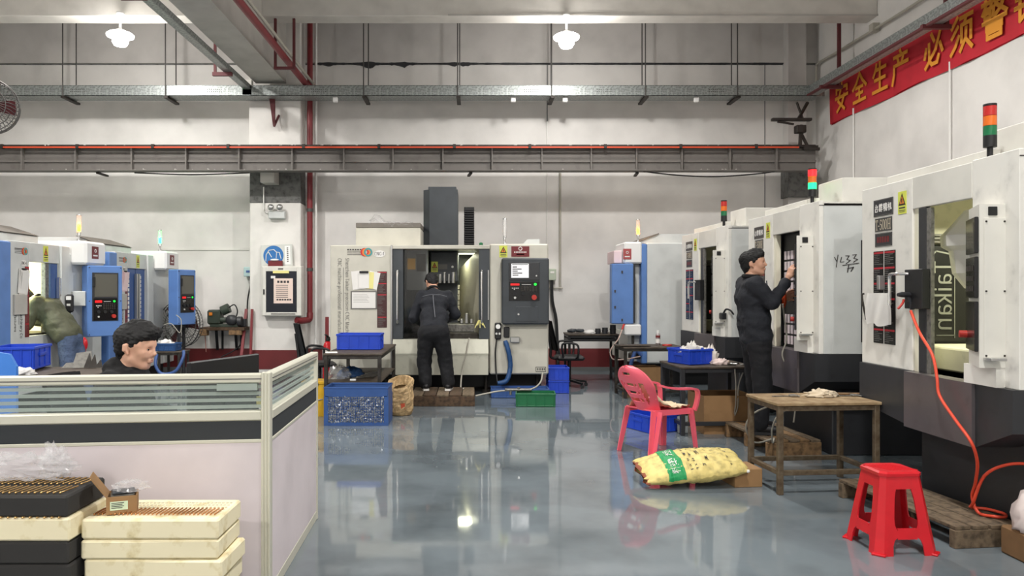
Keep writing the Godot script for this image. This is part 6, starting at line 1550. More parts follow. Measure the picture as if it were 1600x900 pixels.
# ---------------------------------------------------------------- things standing on the floor
func floor_things() -> void:
	var st: SurfaceTool
	# mesh crate full of parts
	var o := thing("mesh_crate", "large blue mesh crate full of shiny metal parts in front of the steel rack", "crate", V(X(556.5, 8.57), 0, -8.78))
	var w := .70; var h := .43; var dp := .42
	st = S(); bxc(st, -w / 2, w / 2, 0, .012, -dp / 2, dp / 2); put(o, "base", st, M.blue_bin_dull)
	for s in [-1, 1]:
		st = S(); bxc(st, -w / 2, w / 2, h - .11, h, s * dp / 2 - .006, s * dp / 2 + .006, .003); bxc(st, -w / 2, w / 2, 0, .035, s * dp / 2 - .005, s * dp / 2 + .005)
		for x in [-w / 2 + .015, w / 2 - .015]: bxc(st, x - .025, x + .025, 0, h - .1, s * dp / 2 - .006, s * dp / 2 + .006)
		for k in 26: bxc(st, -w / 2 + .03 + k * .0255, -w / 2 + .037 + k * .0255, .03, h - .1, s * dp / 2 - .003, s * dp / 2 + .003)
		for k in 9: bxc(st, -w / 2 + .03, w / 2 - .03, .06 + k * .03, .066 + k * .03, s * dp / 2 - .003, s * dp / 2 + .003)
		put(o, "wall", st, M.blue_bin_dull)
		st = S(); bxc(st, s * w / 2 - .006, s * w / 2 + .006, 0, h, -dp / 2, dp / 2); put(o, "wall", st, M.blue_bin_dull)
	st = S()
	for s in [-1, 1]: bxc(st, -w / 2 - .012, w / 2 + .012, h - .02, h, s * dp / 2 - .012, s * dp / 2 + .012, .003); bxc(st, s * w / 2 - .012, s * w / 2 + .012, h - .02, h, -dp / 2, dp / 2, .003)
	put(o, "rim", st, M.blue_bin_dull)
	var mm := MultiMesh.new(); mm.transform_format = MultiMesh.TRANSFORM_3D
	st = S(); cyl(st, V(0, -.014, 0), V(0, .014, 0), .012, 8); st.generate_normals(); var pm := st.commit(); pm.surface_set_material(0, M.parts)
	mm.mesh = pm; mm.instance_count = 2300
	for i in 2300:
		var p := V(rng.randf_range(-.32, .32), rng.randf_range(.03, .33), rng.randf_range(-.19, .19) if i % 3 == 0 else rng.randf_range(.184, .203))
		mm.set_instance_transform(i, Transform3D(Basis.from_euler(V(rng.randf() * 6, rng.randf() * 6, rng.randf() * 6)), p))
	var mi := MultiMeshInstance3D.new(); mi.name = "metal_parts"; mi.multimesh = mm; mi.position = o.position
	add_child(mi); meta(mi, "shiny small metal parts filling the large blue mesh crate", "metal parts"); mi.set_meta("kind", "stuff")
	# paper sack
	o = thing("paper_sack", "open brown paper sack with a rolled rim beside the mesh crate", "sack", V(X(624, 9.3), 0, -9.35))
	var fn := FastNoiseLite.new(); fn.seed = 4; fn.frequency = 1.0
	st = S()
	var prof := [0.0, .14, .165, .165, .17, .16, .155, .15, .13, .10]
	var surf := func(u, v):
		var k: float = v * 9.0; var i := int(minf(k, 8.0)); var r: float = lerpf(prof[i], prof[i + 1], k - i)
		var a: float = u * TAU
		var y: float = [0.0, .005, .06, .14, .22, .30, .36, .40, .395, .30][i]
		y = lerpf(y, [0.0, .005, .06, .14, .22, .30, .36, .40, .395, .30][i + 1], k - i)
		var n: float = 1.0 + .22 * fn.get_noise_3d(cos(a) * 1.4, sin(a) * 1.4, y * 7) + .10 * fn.get_noise_3d(cos(a) * 4, y * 16, sin(a) * 4)
		return V(cos(-a) * r * n * 1.02, y * (1.0 + .16 * sin(a) + .05 * cos(a)), sin(-a) * r * n * .95)
	sheet(st, 36, 27, surf, false, false); put(o, "sack_body", st, M.kraft)
	st = S(); box(st, V(.055, .12, .152), V(.05, .07, .004), 0, Basis.from_euler(V(0, .35, .1))); put(o, "red_print", st, mat(rgb(196, 80, 50), .7))
	# yellow bin
	o = thing("yellow_bin", "yellow plastic bin standing between the partition and the mesh crate", "bin", V(X(494, 9.3), 0, -9.35))
	st = S(); slab(st, PackedVector2Array([Vector2(-.12, .15), Vector2(.12, .15), Vector2(.15, .10), Vector2(.15, -.15), Vector2(-.15, -.15), Vector2(-.15, .10)]), 0, .38); put(o, "body", st, M.yellow_bin)
	st = S(); bxc(st, -.16, .16, .38, .42, -.16, .16, .01); put(o, "lid", st, M.yellow_bin); st = S(); bxc(st, -.03, .05, .37, .40, .15, .17, .005); put(o, "catch", st, M.black)
	st = S(); tube(st, curve([V(-.12, .22, .155), V(-.02, .19, .17), V(.1, .21, .155)], 4), .006, 6); put(o, "carry_handle", st, M.steel)
	# office chairs
	office_chair("black mesh back office chair between the partition and the steel rack", V(X(499, 11.0), 0, -11.0), 1.9)
	office_chair("black office chair tucked beside the central machine above the blue crates", V(1.50, 0, -12.05), PI / 2)
	# pallets
	pallet("low weathered pallet under the man at the central machine", V(X(641, 10.0), 0, -10.0), 0.0, .84, .15, .80, 5, M.wood_dark, M.wood_old)
	pallet("wooden pallet under the man in navy at the right machines", V(2.66, 0, -6.95), .06, .50, .15, 1.0, 5, M.wood, M.wood_old)
	pallet("grey wooden pallet at the foot of the nearest white machine", V(2.80, 0, -4.47), .12, .44, .13, 1.15, 4, M.wood_old, M.wood_old)
	# crates on the floor
	crate("plastic_crate", "green plastic crate on the floor in front of the central machine", V(X(838, 9.95), 0, -10.1), -.06, .50, .175, .30, M.green_bin)
	crate("plastic_crate", "lower of two stacked blue crates right of the central machine", V(1.25, 0, -11.46), 0.0, .29, .19, .40, M.blue_bin)
	crate("plastic_crate", "upper of two stacked blue crates right of the central machine", V(1.25, .192, -11.46), 0.0, .29, .19, .40, M.blue_bin)
	crate("plastic_crate", "blue crate on the floor behind the pink chair", V(1.93, 0, -8.34), .42, .36, .185, .42, M.blue_bin)
	crate("plastic_crate", "dull blue mesh crate in the shade under the central machine", V(X(812, 10.9), 0, -10.95), 0.0, .80, .13, .35, M.blue_bin_dull)
	st = S(); tube(st, curve([V(X(743, 10.1), .12, -10.12), V(X(760, 10.1), .14, -10.2), V(X(785, 10.0), .17, -10.25), V(X(830, 10.0), .19, -10.25), V(X(846, 10.2), .26, -10.4), V(X(849, 10.6), .36, -10.7)], 5), .011, 6)
	single("air_line", st, M.cord, "grey hose running from the pallet across the green crate to the central machine", "hose")
	st = S(); bxc(st, X(790, 10.0), X(833, 10.0), .176, .20, -10.3, -10.2, .006); cyl(st, V(X(799, 10.0), .12, -10.22), V(X(799, 10.0), .19, -10.22), .016, 8); cyl(st, V(X(812, 10.0), .175, -10.22), V(X(812, 10.0), .22, -10.22), .02, 8)
	single("pipe_fitting", st, M.steel_dull, "metal pipe fitting resting over the rear rim of the green crate", "fitting")
	# cartons
	carton("open brown carton on the floor beside the man in navy", V(2.68, 0, -8.31), .06, .56, .40, .50)
	carton("brown carton on the floor below the brown bench", V(2.42, 0, -11.05), .05, .48, .42, .35)
	# pink arm chair
	pink_chair()
	red_stool()
	yellow_sack()
	# white sack at the right edge
	single("white_sack", heap(V(3.19, .162, -4.29), V(.165, .20, .15), 5.5, .24), mat(rgb(220, 208, 204), .6), "white plastic sack at the right edge of the frame", "sack")
	st = S(); bxc(st, 3.03, 3.32, 0, .16, -4.42, -4.16, .01); single("carton", st, M.card_dark, "brown box under the white sack at the right edge", "carton")
	# air hose of the nearest machine
	o = thing("air_gun", "black air gun hooked on the nearest machine's door handle", "air gun")
	var c := P(1413, 463, 5.27)
	st = S(); tube(st, [c + V(-.055, .01, .02), c + V(-.02, .012, .01), c + V(.03, .01, 0), c + V(.05, .0, 0)], [.012, .02, .02, .012], 10); tube(st, curve([c + V(.02, 0, 0), c + V(.045, -.05, 0), c + V(.055, -.09, 0)], 4), .016, 8); put(o, "body", st, M.black_paint)
	st = S(); tube(st, curve([c + V(-.01, -.02, .012), c + V(-.02, -.05, .012), c + V(-.05, -.085, .012)], 4), .008, 6); put(o, "trigger", st, M.btn_red)
	rebase(o, c)
	o = thing("air_hose", "orange red air hose hanging from the air gun and coiling on the near pallet", "hose")
	st = S(); var hp := [P(1423, 486, 5.22), P(1437, 520, 5.08), P(1457, 555, 4.93), P(1464, 590, 4.87), P(1468, 618, 4.84), P(1492, 655, 4.69), P(1517, 690, 4.55), P(1527, 722, 4.60), P(1524, 755, 4.70), P(1519, 776, 4.75)]
	hp.append_array([V(3.09, .145, -4.70), V(3.13, .145, -4.62), V(3.19, .145, -4.61), V(3.23, .145, -4.68), V(3.19, .145, -4.78), V(3.11, .15, -4.80), V(3.07, .20, -4.72), V(3.10, .38, -4.66), V(3.17, .47, -4.56), V(3.24, .50, -4.42), V(3.28, .51, -4.15)])
	tube(st, curve(hp, 5), .0095, 8); put(o, "hose_line", st, M.hose_orange)
	rebase(o, P(1423, 486, 5.22))
	single("white_cloth", (func(): 
		var q := S(); sheet(q, 14, 16, func(u, v): return V(3.025 - .045 - .012 * sin(u * 9 + v * 3) - .02 * v * (1 - v), Y(458, 5.6) - v * .235 + .01 * sin(u * 8) * v, lerpf(-5.81, -5.50, u + .05 * v * (u - .5)))); return q).call(), M.paper, "white cloth hung over the instruction board of the nearest machine", "cloth")
	st = S(); bxc(st, 3.0, 3.045, Y(453, 5.6), Y(430, 5.6), -5.72, -5.68, .004); single("clip", st, M.steel, "steel clip holding the white cloth on the nearest machine's board", "clip")
	# orange gun and pale cord at the man in navy
	st = S(); tube(st, curve([P(1223, 475, 7.3), P(1226, 500, 7.35), P(1229, 530, 7.4), P(1222, 555, 7.4), P(1232, 575, 7.4), P(1244, 592, 7.4), P(1245, 615, 7.4), P(1240, 660, 7.4)], 5), .008, 6)
	single("air_line", st, M.cord, "pale cord hanging from the orange gun beside the man in navy", "hose")
	for k in 2:
		st = S(); tube(st, curve([V(2.44 + k * .22, .62, -6.1), V(2.30 + k * .22, .5, -6.3), V(2.27 + k * .22, .36, -6.4), V(2.42 + k * .15, .2, -6.6), V(2.74, .16, -7.0)], 5), .007, 6)
		single("hanging_cord", st, M.cord, ["pale cord looping under the wooden topped table, left one", "pale cord looping under the wooden topped table, right one"][k], "cord")
func office_chair(label: String, at: Vector3, turn: float) -> void:
	var o := thing("office_chair", label, "chair", at, turn)
	var st := S(); box(st, V(0, .46, 0), V(.46, .07, .44), .03); put(o, "seat", st, M.black)
	st = S(); sheet(st, 8, 8, func(u, v): return V((u - .5) * .42 * (1 - .15 * v), .58 + v * .46, -.24 - v * .10 + .10 * pow(u - .5, 2) * 2)); sheet(st, 8, 8, func(u, v): return V((.5 - u) * .42 * (1 - .15 * v), .58 + v * .46, -.265 - v * .10 + .10 * pow(u - .5, 2) * 2)); put(o, "backrest", st, M.black)
	st = S(); tube(st, curve([V(0, .44, -.1), V(0, .46, -.28), V(0, .60, -.29), V(0, .9, -.33)], 4), .022, 8); put(o, "back_bar", st, M.black)
	for s in [-1, 1]:
		st = S(); tube(st, curve([V(s * .22, .46, .08), V(s * .28, .50, .10), V(s * .29, .66, .10), V(s * .28, .70, .0), V(s * .28, .68, -.14), V(s * .25, .48, -.12)], 4), .017, 8); put(o, "armrest", st, M.black)
	st = S(); cyl(st, V(0, .10, 0), V(0, .43, 0), .03, 12); put(o, "gas_post", st, M.black)
	for k in 5:
		var a := TAU * k / 5
		st = S(); bar(st, V(0, .11, 0), V(cos(a) * .29, .075, sin(a) * .29), .045, .03); put(o, "foot_arm", st, M.black)
		st = S(); cyl(st, V(cos(a) * .29 - .015, .03, sin(a) * .29), V(cos(a) * .29 + .015, .03, sin(a) * .29), .03, 12); put(o, "castor", st, M.black)
func carton(label: String, at: Vector3, turn: float, w: float, h: float, deep: float) -> void:
	var o := thing("carton", label, "carton", at, turn)
	var st := S()
	bxc(st, -w / 2, w / 2, 0, .006, -deep / 2, deep / 2)
	for s in [-1, 1]: bxc(st, -w / 2, w / 2, 0, h, s * deep / 2 - .003, s * deep / 2 + .003); bxc(st, s * w / 2 - .003, s * w / 2 + .003, 0, h, -deep / 2, deep / 2)
	put(o, "body", st, M.card)
	for s in [-1, 1]:
		st = S(); box(st, V(0, h - .05, s * (deep / 2 - .03)), V(w - .02, .11, .005), 0, Basis(V(1, 0, 0), s * -.5)); put(o, "flap", st, M.card_dark)
func pink_chair() -> void:
	# local frame: the sitter looks along +z; x to the sitter's left
	var o := thing("plastic_armchair", "pink plastic armchair on the grey floor with a cream cloth on its seat", "chair", V(1.735, 0, -7.17), atan2(.40, -.20) )
	var st := S()
	pierced(st, 16, 14, func(u, v): return V((u - .5) * lerpf(.38, .44, v), .425 - .022 * sin(u * PI) * sin(v * PI) - .012 * pow(absf(u - .5) * 2, 6) - .02 * pow(maxf(0, v - .85) / .15, 2), lerpf(.20, -.22, 1 - v)), func(u, v): return false, -.012); put(o, "seat", st, M.pink)
	st = S()
	for s in [-1, 1]: sweep_rect(st, [V(s * .19, .40, -.21), V(s * .215, .40, .20)], .05, .012, Vector3.UP)
	sweep_rect(st, [V(-.215, .395, .205), V(0, .41, .215), V(.215, .395, .205)], .045, .012, Vector3.UP); put(o, "seat_apron", st, M.pink)
	# backrest
	var wid := func(v): return lerpf(.140, .235, minf(v / .58, 1.0)) if v < .58 else .235 * sqrt(maxf(0.0, 1.0 - pow((v - .58) / .425, 2.0))) * .95 + .012
	st = S()
	pierced(st, 44, 44, func(u, v): return V((u - .5) * 2.0 * wid.call(v), .41 + v * .40, -.215 - v * .145 - .05 * sin(v * 1.5) + .10 * pow((u - .5) * 2, 2) * (1 - v * .4)),
		func(u, v):
			var x: float = (u - .5) * 2.0 * wid.call(v)
			var y: float = v * .40
			if absf(x) < .052 and y > .325 and y < .352: return true
			for r in [.10, .17, .24]:
				if absf(y - r) < .015 and ((x < .046 and x > -.05) or (absf(x) > .062 and absf(x) < .088)): return true
			if absf(x) > .108 and absf(x) < .108 + .05 * minf(1.0, (y - .05) * 9.0) and y > .06 and y < .26: return true
			return false, .009); put(o, "backrest", st, M.pink)
	st = S(); var rim := []
	for k in 25:
		var v: float = k / 24.0
		rim.append(v)
	var rp := []
	for s in [-1, 1]:
		for k in 25:
			var v: float = k / 24.0 if s < 0 else 1.0 - k / 24.0
			rp.append(V(s * wid.call(v), .41 + v * .40, -.215 - v * .145 - .05 * sin(v * 1.5) + .10 * (1 - v * .4)))
	tube(st, rp, .012, 8); put(o, "back_rim", st, M.pink)
	for s in [-1, 1]:
		st = S()
		sweep_rect(st, curve([V(s * .235, .66, -.215), V(s * .262, .635, -.12), V(s * .275, .62, .0), V(s * .275, .615, .12), V(s * .27, .60, .20), V(s * .262, .55, .225), V(s * .25, .47, .22), V(s * .235, .41, .21)], 5), .05, .018, V(1, 0, 0)); put(o, "armrest", st, M.pink)
	for q in [[1, 1], [-1, 1], [1, -1], [-1, -1]]:
		st = S()
		var top := V(q[0] * .205, .415, .195 if q[1] > 0 else -.20); var ft := V(q[0] * .235, 0, .235 if q[1] > 0 else -.285)
		var ax := V(q[0], 0, q[1]).normalized()
		var side := V(q[0], 0, -q[1]).normalized()
		sweep_rect(st, [top + side * .028, ft + side * .018], [.062, .042], .010, V(1, 0, 0))
		sweep_rect(st, [top - side * .028, ft - side * .018], [.062, .042], .010, V(0, 0, 1))
		put(o, "leg", st, M.pink)
	var fn := FastNoiseLite.new(); fn.seed = 12; fn.frequency = 6.0
	st = S()
	var cl := func(u, v):
		var x: float = lerpf(-.20, .17, u) + .02 * sin(v * 9)
		var z: float = lerpf(-.19, .20, v) + .015 * sin(u * 11)
		var back: float = maxf(0.0, 1.0 - v * 2.6)
		return V(x, .425 + .012 + .020 * absf(fn.get_noise_2d(x * 2.0, z * 2.0)) * 2.0 + back * .20 * (1 - pow(absf(u - .40) * 1.8, 2)), z - back * .02)
	sheet(st, 20, 20, func(u, v): return cl.call(u, 1 - v))
	sheet(st, 20, 20, func(u, v): return cl.call(u, v) - V(0, .008, 0))
	var e := single("cream_cloth", st, mat(rgb(244, 222, 188), .9, 0, null, 1, {"normal_enabled": true, "normal_texture": T.cloth, "uv1_triplanar": true}), "crumpled cream cloth on the seat of the pink armchair", "cloth")
	e.transform = o.transform
func red_stool() -> void:
	var o := thing("plastic_stool", "red plastic stool with cut out sides standing on the floor at the right", "stool", V(2.455, 0, -4.53), .06)
	var H := .462
	var hw := func(y): return lerpf(.185, .118, y / .44)
	var pt := func(side, u, y, inn): 
		var q: float = hw.call(y) - inn
		var p := V(u * hw.call(y), y, q)
		return p.rotated(Vector3.UP, side * PI / 2)
	var patch := func(st2, side, us, ys):   # us: [u0, u1] at each y
		var n: int = ys.size()
		for k in n - 1:
			var a: Array = [pt.call(side, us[k][0], ys[k], 0), pt.call(side, us[k][1], ys[k], 0), pt.call(side, us[k + 1][1], ys[k + 1], 0), pt.call(side, us[k + 1][0], ys[k + 1], 0)]
			var b: Array = [pt.call(side, us[k][0], ys[k], .008), pt.call(side, us[k][1], ys[k], .008), pt.call(side, us[k + 1][1], ys[k + 1], .008), pt.call(side, us[k + 1][0], ys[k + 1], .008)]
			quad(st2, a[0], a[1], a[2], a[3]); quad(st2, b[3], b[2], b[1], b[0])
			quad(st2, a[1], b[1], b[2], a[2]); quad(st2, b[0], a[0], a[3], b[3]); quad(st2, b[0], b[1], a[1], a[0]); quad(st2, a[3], a[2], b[2], b[3])
	var ys := [0.0, .055, .085, .10, .135, .15, .165, .20, .31, .345, .36, .37, .44]
	var ui := [.50, .50, .45, .34, .34, .38, .42, .45, .42, .38, .35, .34, .34]
	for k in 4:
		var st := S()
		var ra := []; var rb := []
		for i in ys.size():
			ra.append([ui[i], .80]); rb.append([-.80, -ui[i]])
		patch.call(st, k, ra, ys); patch.call(st, k + 1, rb, ys)
		for i in ys.size() - 1:
			quad(st, pt.call(k, .80, ys[i], 0), pt.call(k + 1, -.80, ys[i], 0), pt.call(k + 1, -.80, ys[i + 1], 0), pt.call(k, .80, ys[i + 1], 0))
			quad(st, pt.call(k, .80, ys[i + 1], .008), pt.call(k + 1, -.80, ys[i + 1], .008), pt.call(k + 1, -.80, ys[i], .008), pt.call(k, .80, ys[i], .008))
		var c: Vector3 = (pt.call(k, .80, 0, 0) + pt.call(k + 1, -.80, 0, 0)) / 2
		var d := V(c.x, 0, c.z).normalized()
		box(st, c - d * .005 + V(0, .006, 0), V(.075, .012, .045), .003, Basis(Vector3.UP.cross(d), Vector3.UP, d))
		put(o, "leg", st, M.red_plastic)
		st = S(); patch.call(st, k, [[-.34, .34], [-.34, .34], [-.34, .34]], [.09, .11, .15]); put(o, "stretcher", st, M.red_plastic)
		st = S(); patch.call(st, k, [[-.34, .34], [-.34, .34]], [.365, .44]); put(o, "apron", st, M.red_plastic)
	var st3 := S(); var t := .126; var ch := .03
	var oct := func(q, c): return PackedVector2Array([Vector2(-q + c, -q), Vector2(q - c, -q), Vector2(q, -q + c), Vector2(q, q - c), Vector2(q - c, q), Vector2(-q + c, q), Vector2(-q, q - c), Vector2(-q, -q + c)])
	slab(st3, oct.call(t, ch), .436, .452)
	var lo: PackedVector2Array = oct.call(t, ch); var hi: PackedVector2Array = oct.call(t - .012, ch)
	for i in 8: quad(st3, V(lo[(i + 1) % 8].x, .452, lo[(i + 1) % 8].y), V(lo[i].x, .452, lo[i].y), V(hi[i].x, H, hi[i].y), V(hi[(i + 1) % 8].x, H, hi[(i + 1) % 8].y))
	slab(st3, hi, .45, H)
	put(o, "seat", st3, M.red_plastic)
	st3 = S()
	for i in 9: box(st3, V(-.08 + i * .02, H + .0008, 0), V(.006, .0016, .17), 0, Basis(Vector3.UP, .5))
	put(o, "seat_ribs", st3, M.red_plastic).set_meta("kind", "stuff")
func yellow_sack() -> void:
	var o := thing("yellow_sack", "full yellow plastic sack with a green band lying on the floor before the pink chair", "sack")
	var fn := FastNoiseLite.new(); fn.seed = 21; fn.frequency = 1.0
	var xf := Transform3D(Basis.from_euler(V(.20, .08, .105)), V(1.685, .135, -5.99))
	var surf := func(u, v):   # u along the sack, v round it (0 near edge, .25 top, .5 far edge, .75 below)
		var x: float = (u - .5) * .78
		var e: float = pow(sin(clampf(u, .0, 1.0) * PI), .42)
		var a: float = v * TAU
		var th: float = lerpf(.02, .098, e) * (1.0 + .16 * fn.get_noise_2d(u * 5, cos(a) * 2))
		var wz: float = lerpf(.195, .215, e) * (1.0 + .05 * fn.get_noise_1d(u * 9))
		var c := cos(a); var s := sin(a)
		var z: float = signf(c) * pow(absf(c), .75) * wz
		var y: float = signf(s) * pow(absf(s), .85) * th
		if s < 0: y *= .75
		var n: float = .006 * fn.get_noise_3d(u * 12, c * 4, s * 4) + .014 * fn.get_noise_3d(u * 5, c * 2.0 + 5, s * 2)
		return xf * V(x + .015 * fn.get_noise_1d(v * 20 + u) * (1 - e) * 3, y + n * e * 1.4, z)
	var st := S(); sheet(st, 48, 40, func(u, v): return surf.call(u, v)); put(o, "sack_body", st, M.sack)
	var off := func(u, v, k): 
		var p: Vector3 = surf.call(u, v)
		return p + (p - surf.call(u, v + .5)).normalized() * k
	st = S(); sheet(st, 30, 44, func(u, v): return off.call(.20 + u * .17 + .02 * v, .0 + v * .5, .006)); var gb := put(o, "green_band", st, M.sack_green)
	# printed characters, reading along the sack's width
	var pr := func(st2, s, u0, v0, du, dv, w2):
		for line in s.split(";"):
			var pts := []
			for q in line.strip_edges().split(" "):
				var xy = q.split(","); pts.append(Vector2(float(xy[0]), float(xy[1])))
			for i in pts.size() - 1:
				var a: Vector2 = pts[i]; var b: Vector2 = pts[i + 1]; var d := (b - a).normalized(); var e: Vector2 = Vector2(-d.y, d.x) * w2
				var c := []
				for q in [a + e, b + e, b - e, a - e]: c.append(off.call(u0 + du * q.y / 100.0, v0 + dv * q.x / 100.0, .0085 + .0003 * i))
				quad(st2, c[0], c[1], c[2], c[3])
	var cs := ["12,12 88,12;50,12 50,88;4,88 96,88", "22,4 4,14;2,28 42,28;22,8 22,96;22,36 4,64;24,38 40,58;52,8 92,8 92,34 52,34 52,8;48,50 96,50;52,70 92,70;46,93 98,93;72,50 72,93", "14,4 20,14;42,2 34,14;4,18 52,18;10,32 10,46 46,46 46,32;28,18 28,46 10,60;62,6 92,6 92,56;62,6 62,40 54,58;62,22 92,22;62,38 92,38;50,64 50,92;16,74 84,74;4,94 96,94", "8,12 16,26;44,10 34,26;2,36 50,36;26,2 26,98;26,40 4,68;26,42 46,60;60,10 68,20;58,30 66,42;54,62 98,54;82,2 82,98"]
	st = S()
	for k in 4: pr.call(st, cs[3 - k], .245 + .010 * k, .085 + .085 * k, .085, .066, 4.0)
	put(gb, "lettering", st, M.paper)
	st = S()
	for r in 2:
		for k in 7: pr.call(st, ["10,10 90,20;20,50 80,50;50,10 50,90", "10,80 90,10;20,20 80,90", "10,50 90,50;30,10 30,90;70,10 70,90"][k % 3], .43 + r * .055, .10 + k * .045, .03, .03, 7.0)
	for k in 4: pr.call(st, "10,10 90,20;20,50 80,50;50,10 50,90;10,90 90,90", .56 + (k % 2) * .05, .12 + k * .06, .03, .04, 9.0)
	for k in 6: pr.call(st, ["10,10 90,20;20,50 80,50;50,10 50,90", "10,80 90,10;20,20 80,90"][k % 2], .83 + .003 * k, .11 + k * .045, .028, .03, 7.0)
	pr.call(st, "0,50 100,50", .66, .26, .03, .16, 6.0); pr.call(st, "0,50 100,50", .72, .26, .03, .16, 6.0); pr.call(st, "10,10 90,20;20,50 80,50;50,10 50,90", .69, .30, .03, .05, 9.0)
	put(o, "print", st, M.mark_dark).set_meta("kind", "stuff")
	st = S(); sheet(st, 4, 20, func(u, v): return surf.call(-.002 + u * .02, v) + V(-.012 + .016 * u, -.01, 0)); put(o, "torn_end", st, mat(rgb(150, 84, 60), .8))
	for k in 2:
		st = S(); ball(st, surf.call(.99, .0 if k else .5), V(.014, .014, .014), 8); put(o, "tied_corner", st, M.paper)
	rebase(o, V(1.66, 0, -6.02))
	st = S(); box(st, V(2.09, .07, -6.0), V(.22, .14, .26), .004, Basis(Vector3.UP, .1)); single("carton", st, M.card, "small brown carton propping the right end of the yellow sack", "carton")

# ---------------------------------------------------------------- people: smooth unions of tapered capsules, meshed as surface nets
# bone: [a, b, radius at a, radius at b, blend]; a negative blend carves
func flesh(st: SurfaceTool, bones: Array, cell: float, wrinkle := 0.0, freq := 8.0, xf := Transform3D()) -> void:
	var lo := Vector3.INF; var hi := -Vector3.INF
	for b in bones:
		if b[4] < 0: continue
		var r: float = maxf(b[2], b[3]) + cell * 3 + .02
		lo = lo.min((b[0] as Vector3).min(b[1]) - V(r, r, r)); hi = hi.max((b[0] as Vector3).max(b[1]) + V(r, r, r))
	var n := Vector3i(((hi - lo) / cell).ceil()) + Vector3i(2, 2, 2)
	var sx := 1; var sy := n.x; var sz := n.x * n.y
	var f := PackedFloat32Array(); f.resize(n.x * n.y * n.z); f.fill(1.0)
	for b in bones:
		var a: Vector3 = b[0]; var d: Vector3 = b[1] - a; var ra: float = b[2]; var dr: float = b[3] - ra
		var k: float = absf(b[4]); var carve: bool = b[4] < 0
		var L: float = maxf(d.length_squared(), 1e-8)
		var pad: float = maxf(ra, ra + dr) + k + cell * 2.5
		var p0 := Vector3i(((a.min(b[1]) - V(pad, pad, pad) - lo) / cell).floor()).clamp(Vector3i.ZERO, n - Vector3i.ONE)
		var p1 := Vector3i(((a.max(b[1]) + V(pad, pad, pad) - lo) / cell).ceil()).clamp(Vector3i.ZERO, n - Vector3i.ONE)
		for z in range(p0.z, p1.z + 1):
			for y in range(p0.y, p1.y + 1):
				var i := z * sz + y * sy + p0.x
				var q := lo + V(p0.x, y, z) * cell - a
				for x in range(p0.x, p1.x + 1):
					var t := clampf(q.dot(d) / L, 0.0, 1.0)
					var e := (q - d * t).length() - ra - dr * t
					q.x += cell
					var g := f[i]
					if carve:
						e = -e
						var h := maxf(k - absf(g - e), 0.0)
						f[i] = maxf(g, e) + h * h / (4.0 * k)
					elif e < g + k:
						var h := maxf(k - absf(g - e), 0.0)
						f[i] = minf(g, e) - h * h / (4.0 * k)
					i += 1
	if wrinkle > 0.0:
		var fn := FastNoiseLite.new(); fn.seed = 31; fn.frequency = freq; fn.fractal_octaves = 2
		for z in n.z:
			for y in n.y:
				for x in n.x:
					var i := z * sz + y * sy + x
					if absf(f[i]) < cell * 3 + wrinkle: f[i] += wrinkle * fn.get_noise_3d(lo.x + x * cell, (lo.y + y * cell) * 1.6, lo.z + z * cell)
	var id := {}
	var pos := PackedVector3Array()
	var off := [0, sx, sy, sx + sy, sz, sx + sz, sy + sz, sx + sy + sz]
	var edges := [[0, 1], [2, 3], [4, 5], [6, 7], [0, 2], [1, 3], [4, 6], [5, 7], [0, 4], [1, 5], [2, 6], [3, 7]]
	var lim := cell * 2.2
	for z in n.z - 1:
		for y in n.y - 1:
			var i := z * sz + y * sy
			for x in n.x - 1:
				var v0 := f[i]
				if absf(v0) < lim:
					var m := 0
					for c in 8:
						if f[i + off[c]] < 0.0: m |= 1 << c
					if m != 0 and m != 255:
						var s := Vector3.ZERO; var cnt := 0
						for e in edges:
							var fa := f[i + off[e[0]]]; var fb := f[i + off[e[1]]]
							if (fa < 0.0) != (fb < 0.0):
								var t := fa / (fa - fb)
								var ca := V(e[0] & 1, (e[0] >> 1) & 1, e[0] >> 2); var cb := V(e[1] & 1, (e[1] >> 1) & 1, e[1] >> 2)
								s += ca.lerp(cb, t); cnt += 1
						id[i] = pos.size()
						pos.append(xf * (lo + (V(x, y, z) + s / cnt) * cell))
				i += 1
	st.set_smooth_group(9)
	var axes := [[sx, sy, sz], [sy, sz, sx], [sz, sx, sy]]
	for i in id:
		var inside := f[i] < 0.0
		for ax in axes:
			if (f[i + ax[0]] < 0.0) == inside: continue
			var a = id.get(i - ax[1] - ax[2]); var b = id.get(i - ax[2]); var d = id.get(i - ax[1])
			if a == null or b == null or d == null: continue
			var c: int = id[i]
			if inside: quad(st, pos[a], pos[b], pos[c], pos[d])
			else: quad(st, pos[d], pos[c], pos[b], pos[a])
	st.set_smooth_group(-1)
# a hand: wrist at the origin, fingers along +y, palm facing +z, thumb on the side sx; c bends the fingers
func hand_bones(sx: float, c: Array, spread := 1.0) -> Array:
	var o := []
	o.append([V(0, -.03, 0), V(0, .015, 0), .024, .024, .01])
	for k in 4:
		var x: float = (-.030 + .020 * k) * -sx
		o.append([V(x * .7, .015, 0), V(x, .085, -.002), .014, .0125, .012])
		var L: float = [.038, .046, .042, .032][k]
		var dirx: float = x * .35 * spread
		var p := V(x, .088, 0); var ang := 0.0
		for j in 3:
			ang += c[k] * [.7, 1.0, .8][j]
			var l: float = L * [1.0, .65, .5][j]
			var q := p + V(dirx * l / L * .25, cos(ang) * l, sin(ang) * l)
			o.append([p, q, .0095 - .001 * j, .0088 - .001 * j, .004]); p = q
	o.append([V(sx * .02, .02, .004), V(sx * .045, .05, .014), .017, .012, .010])
	o.append([V(sx * .045, .05, .014), V(sx * .058, .078, .020), .011, .010, .004])
	o.append([V(sx * .058, .078, .020), V(sx * .062, .102, .026), .010, .0085, .004])
	return o
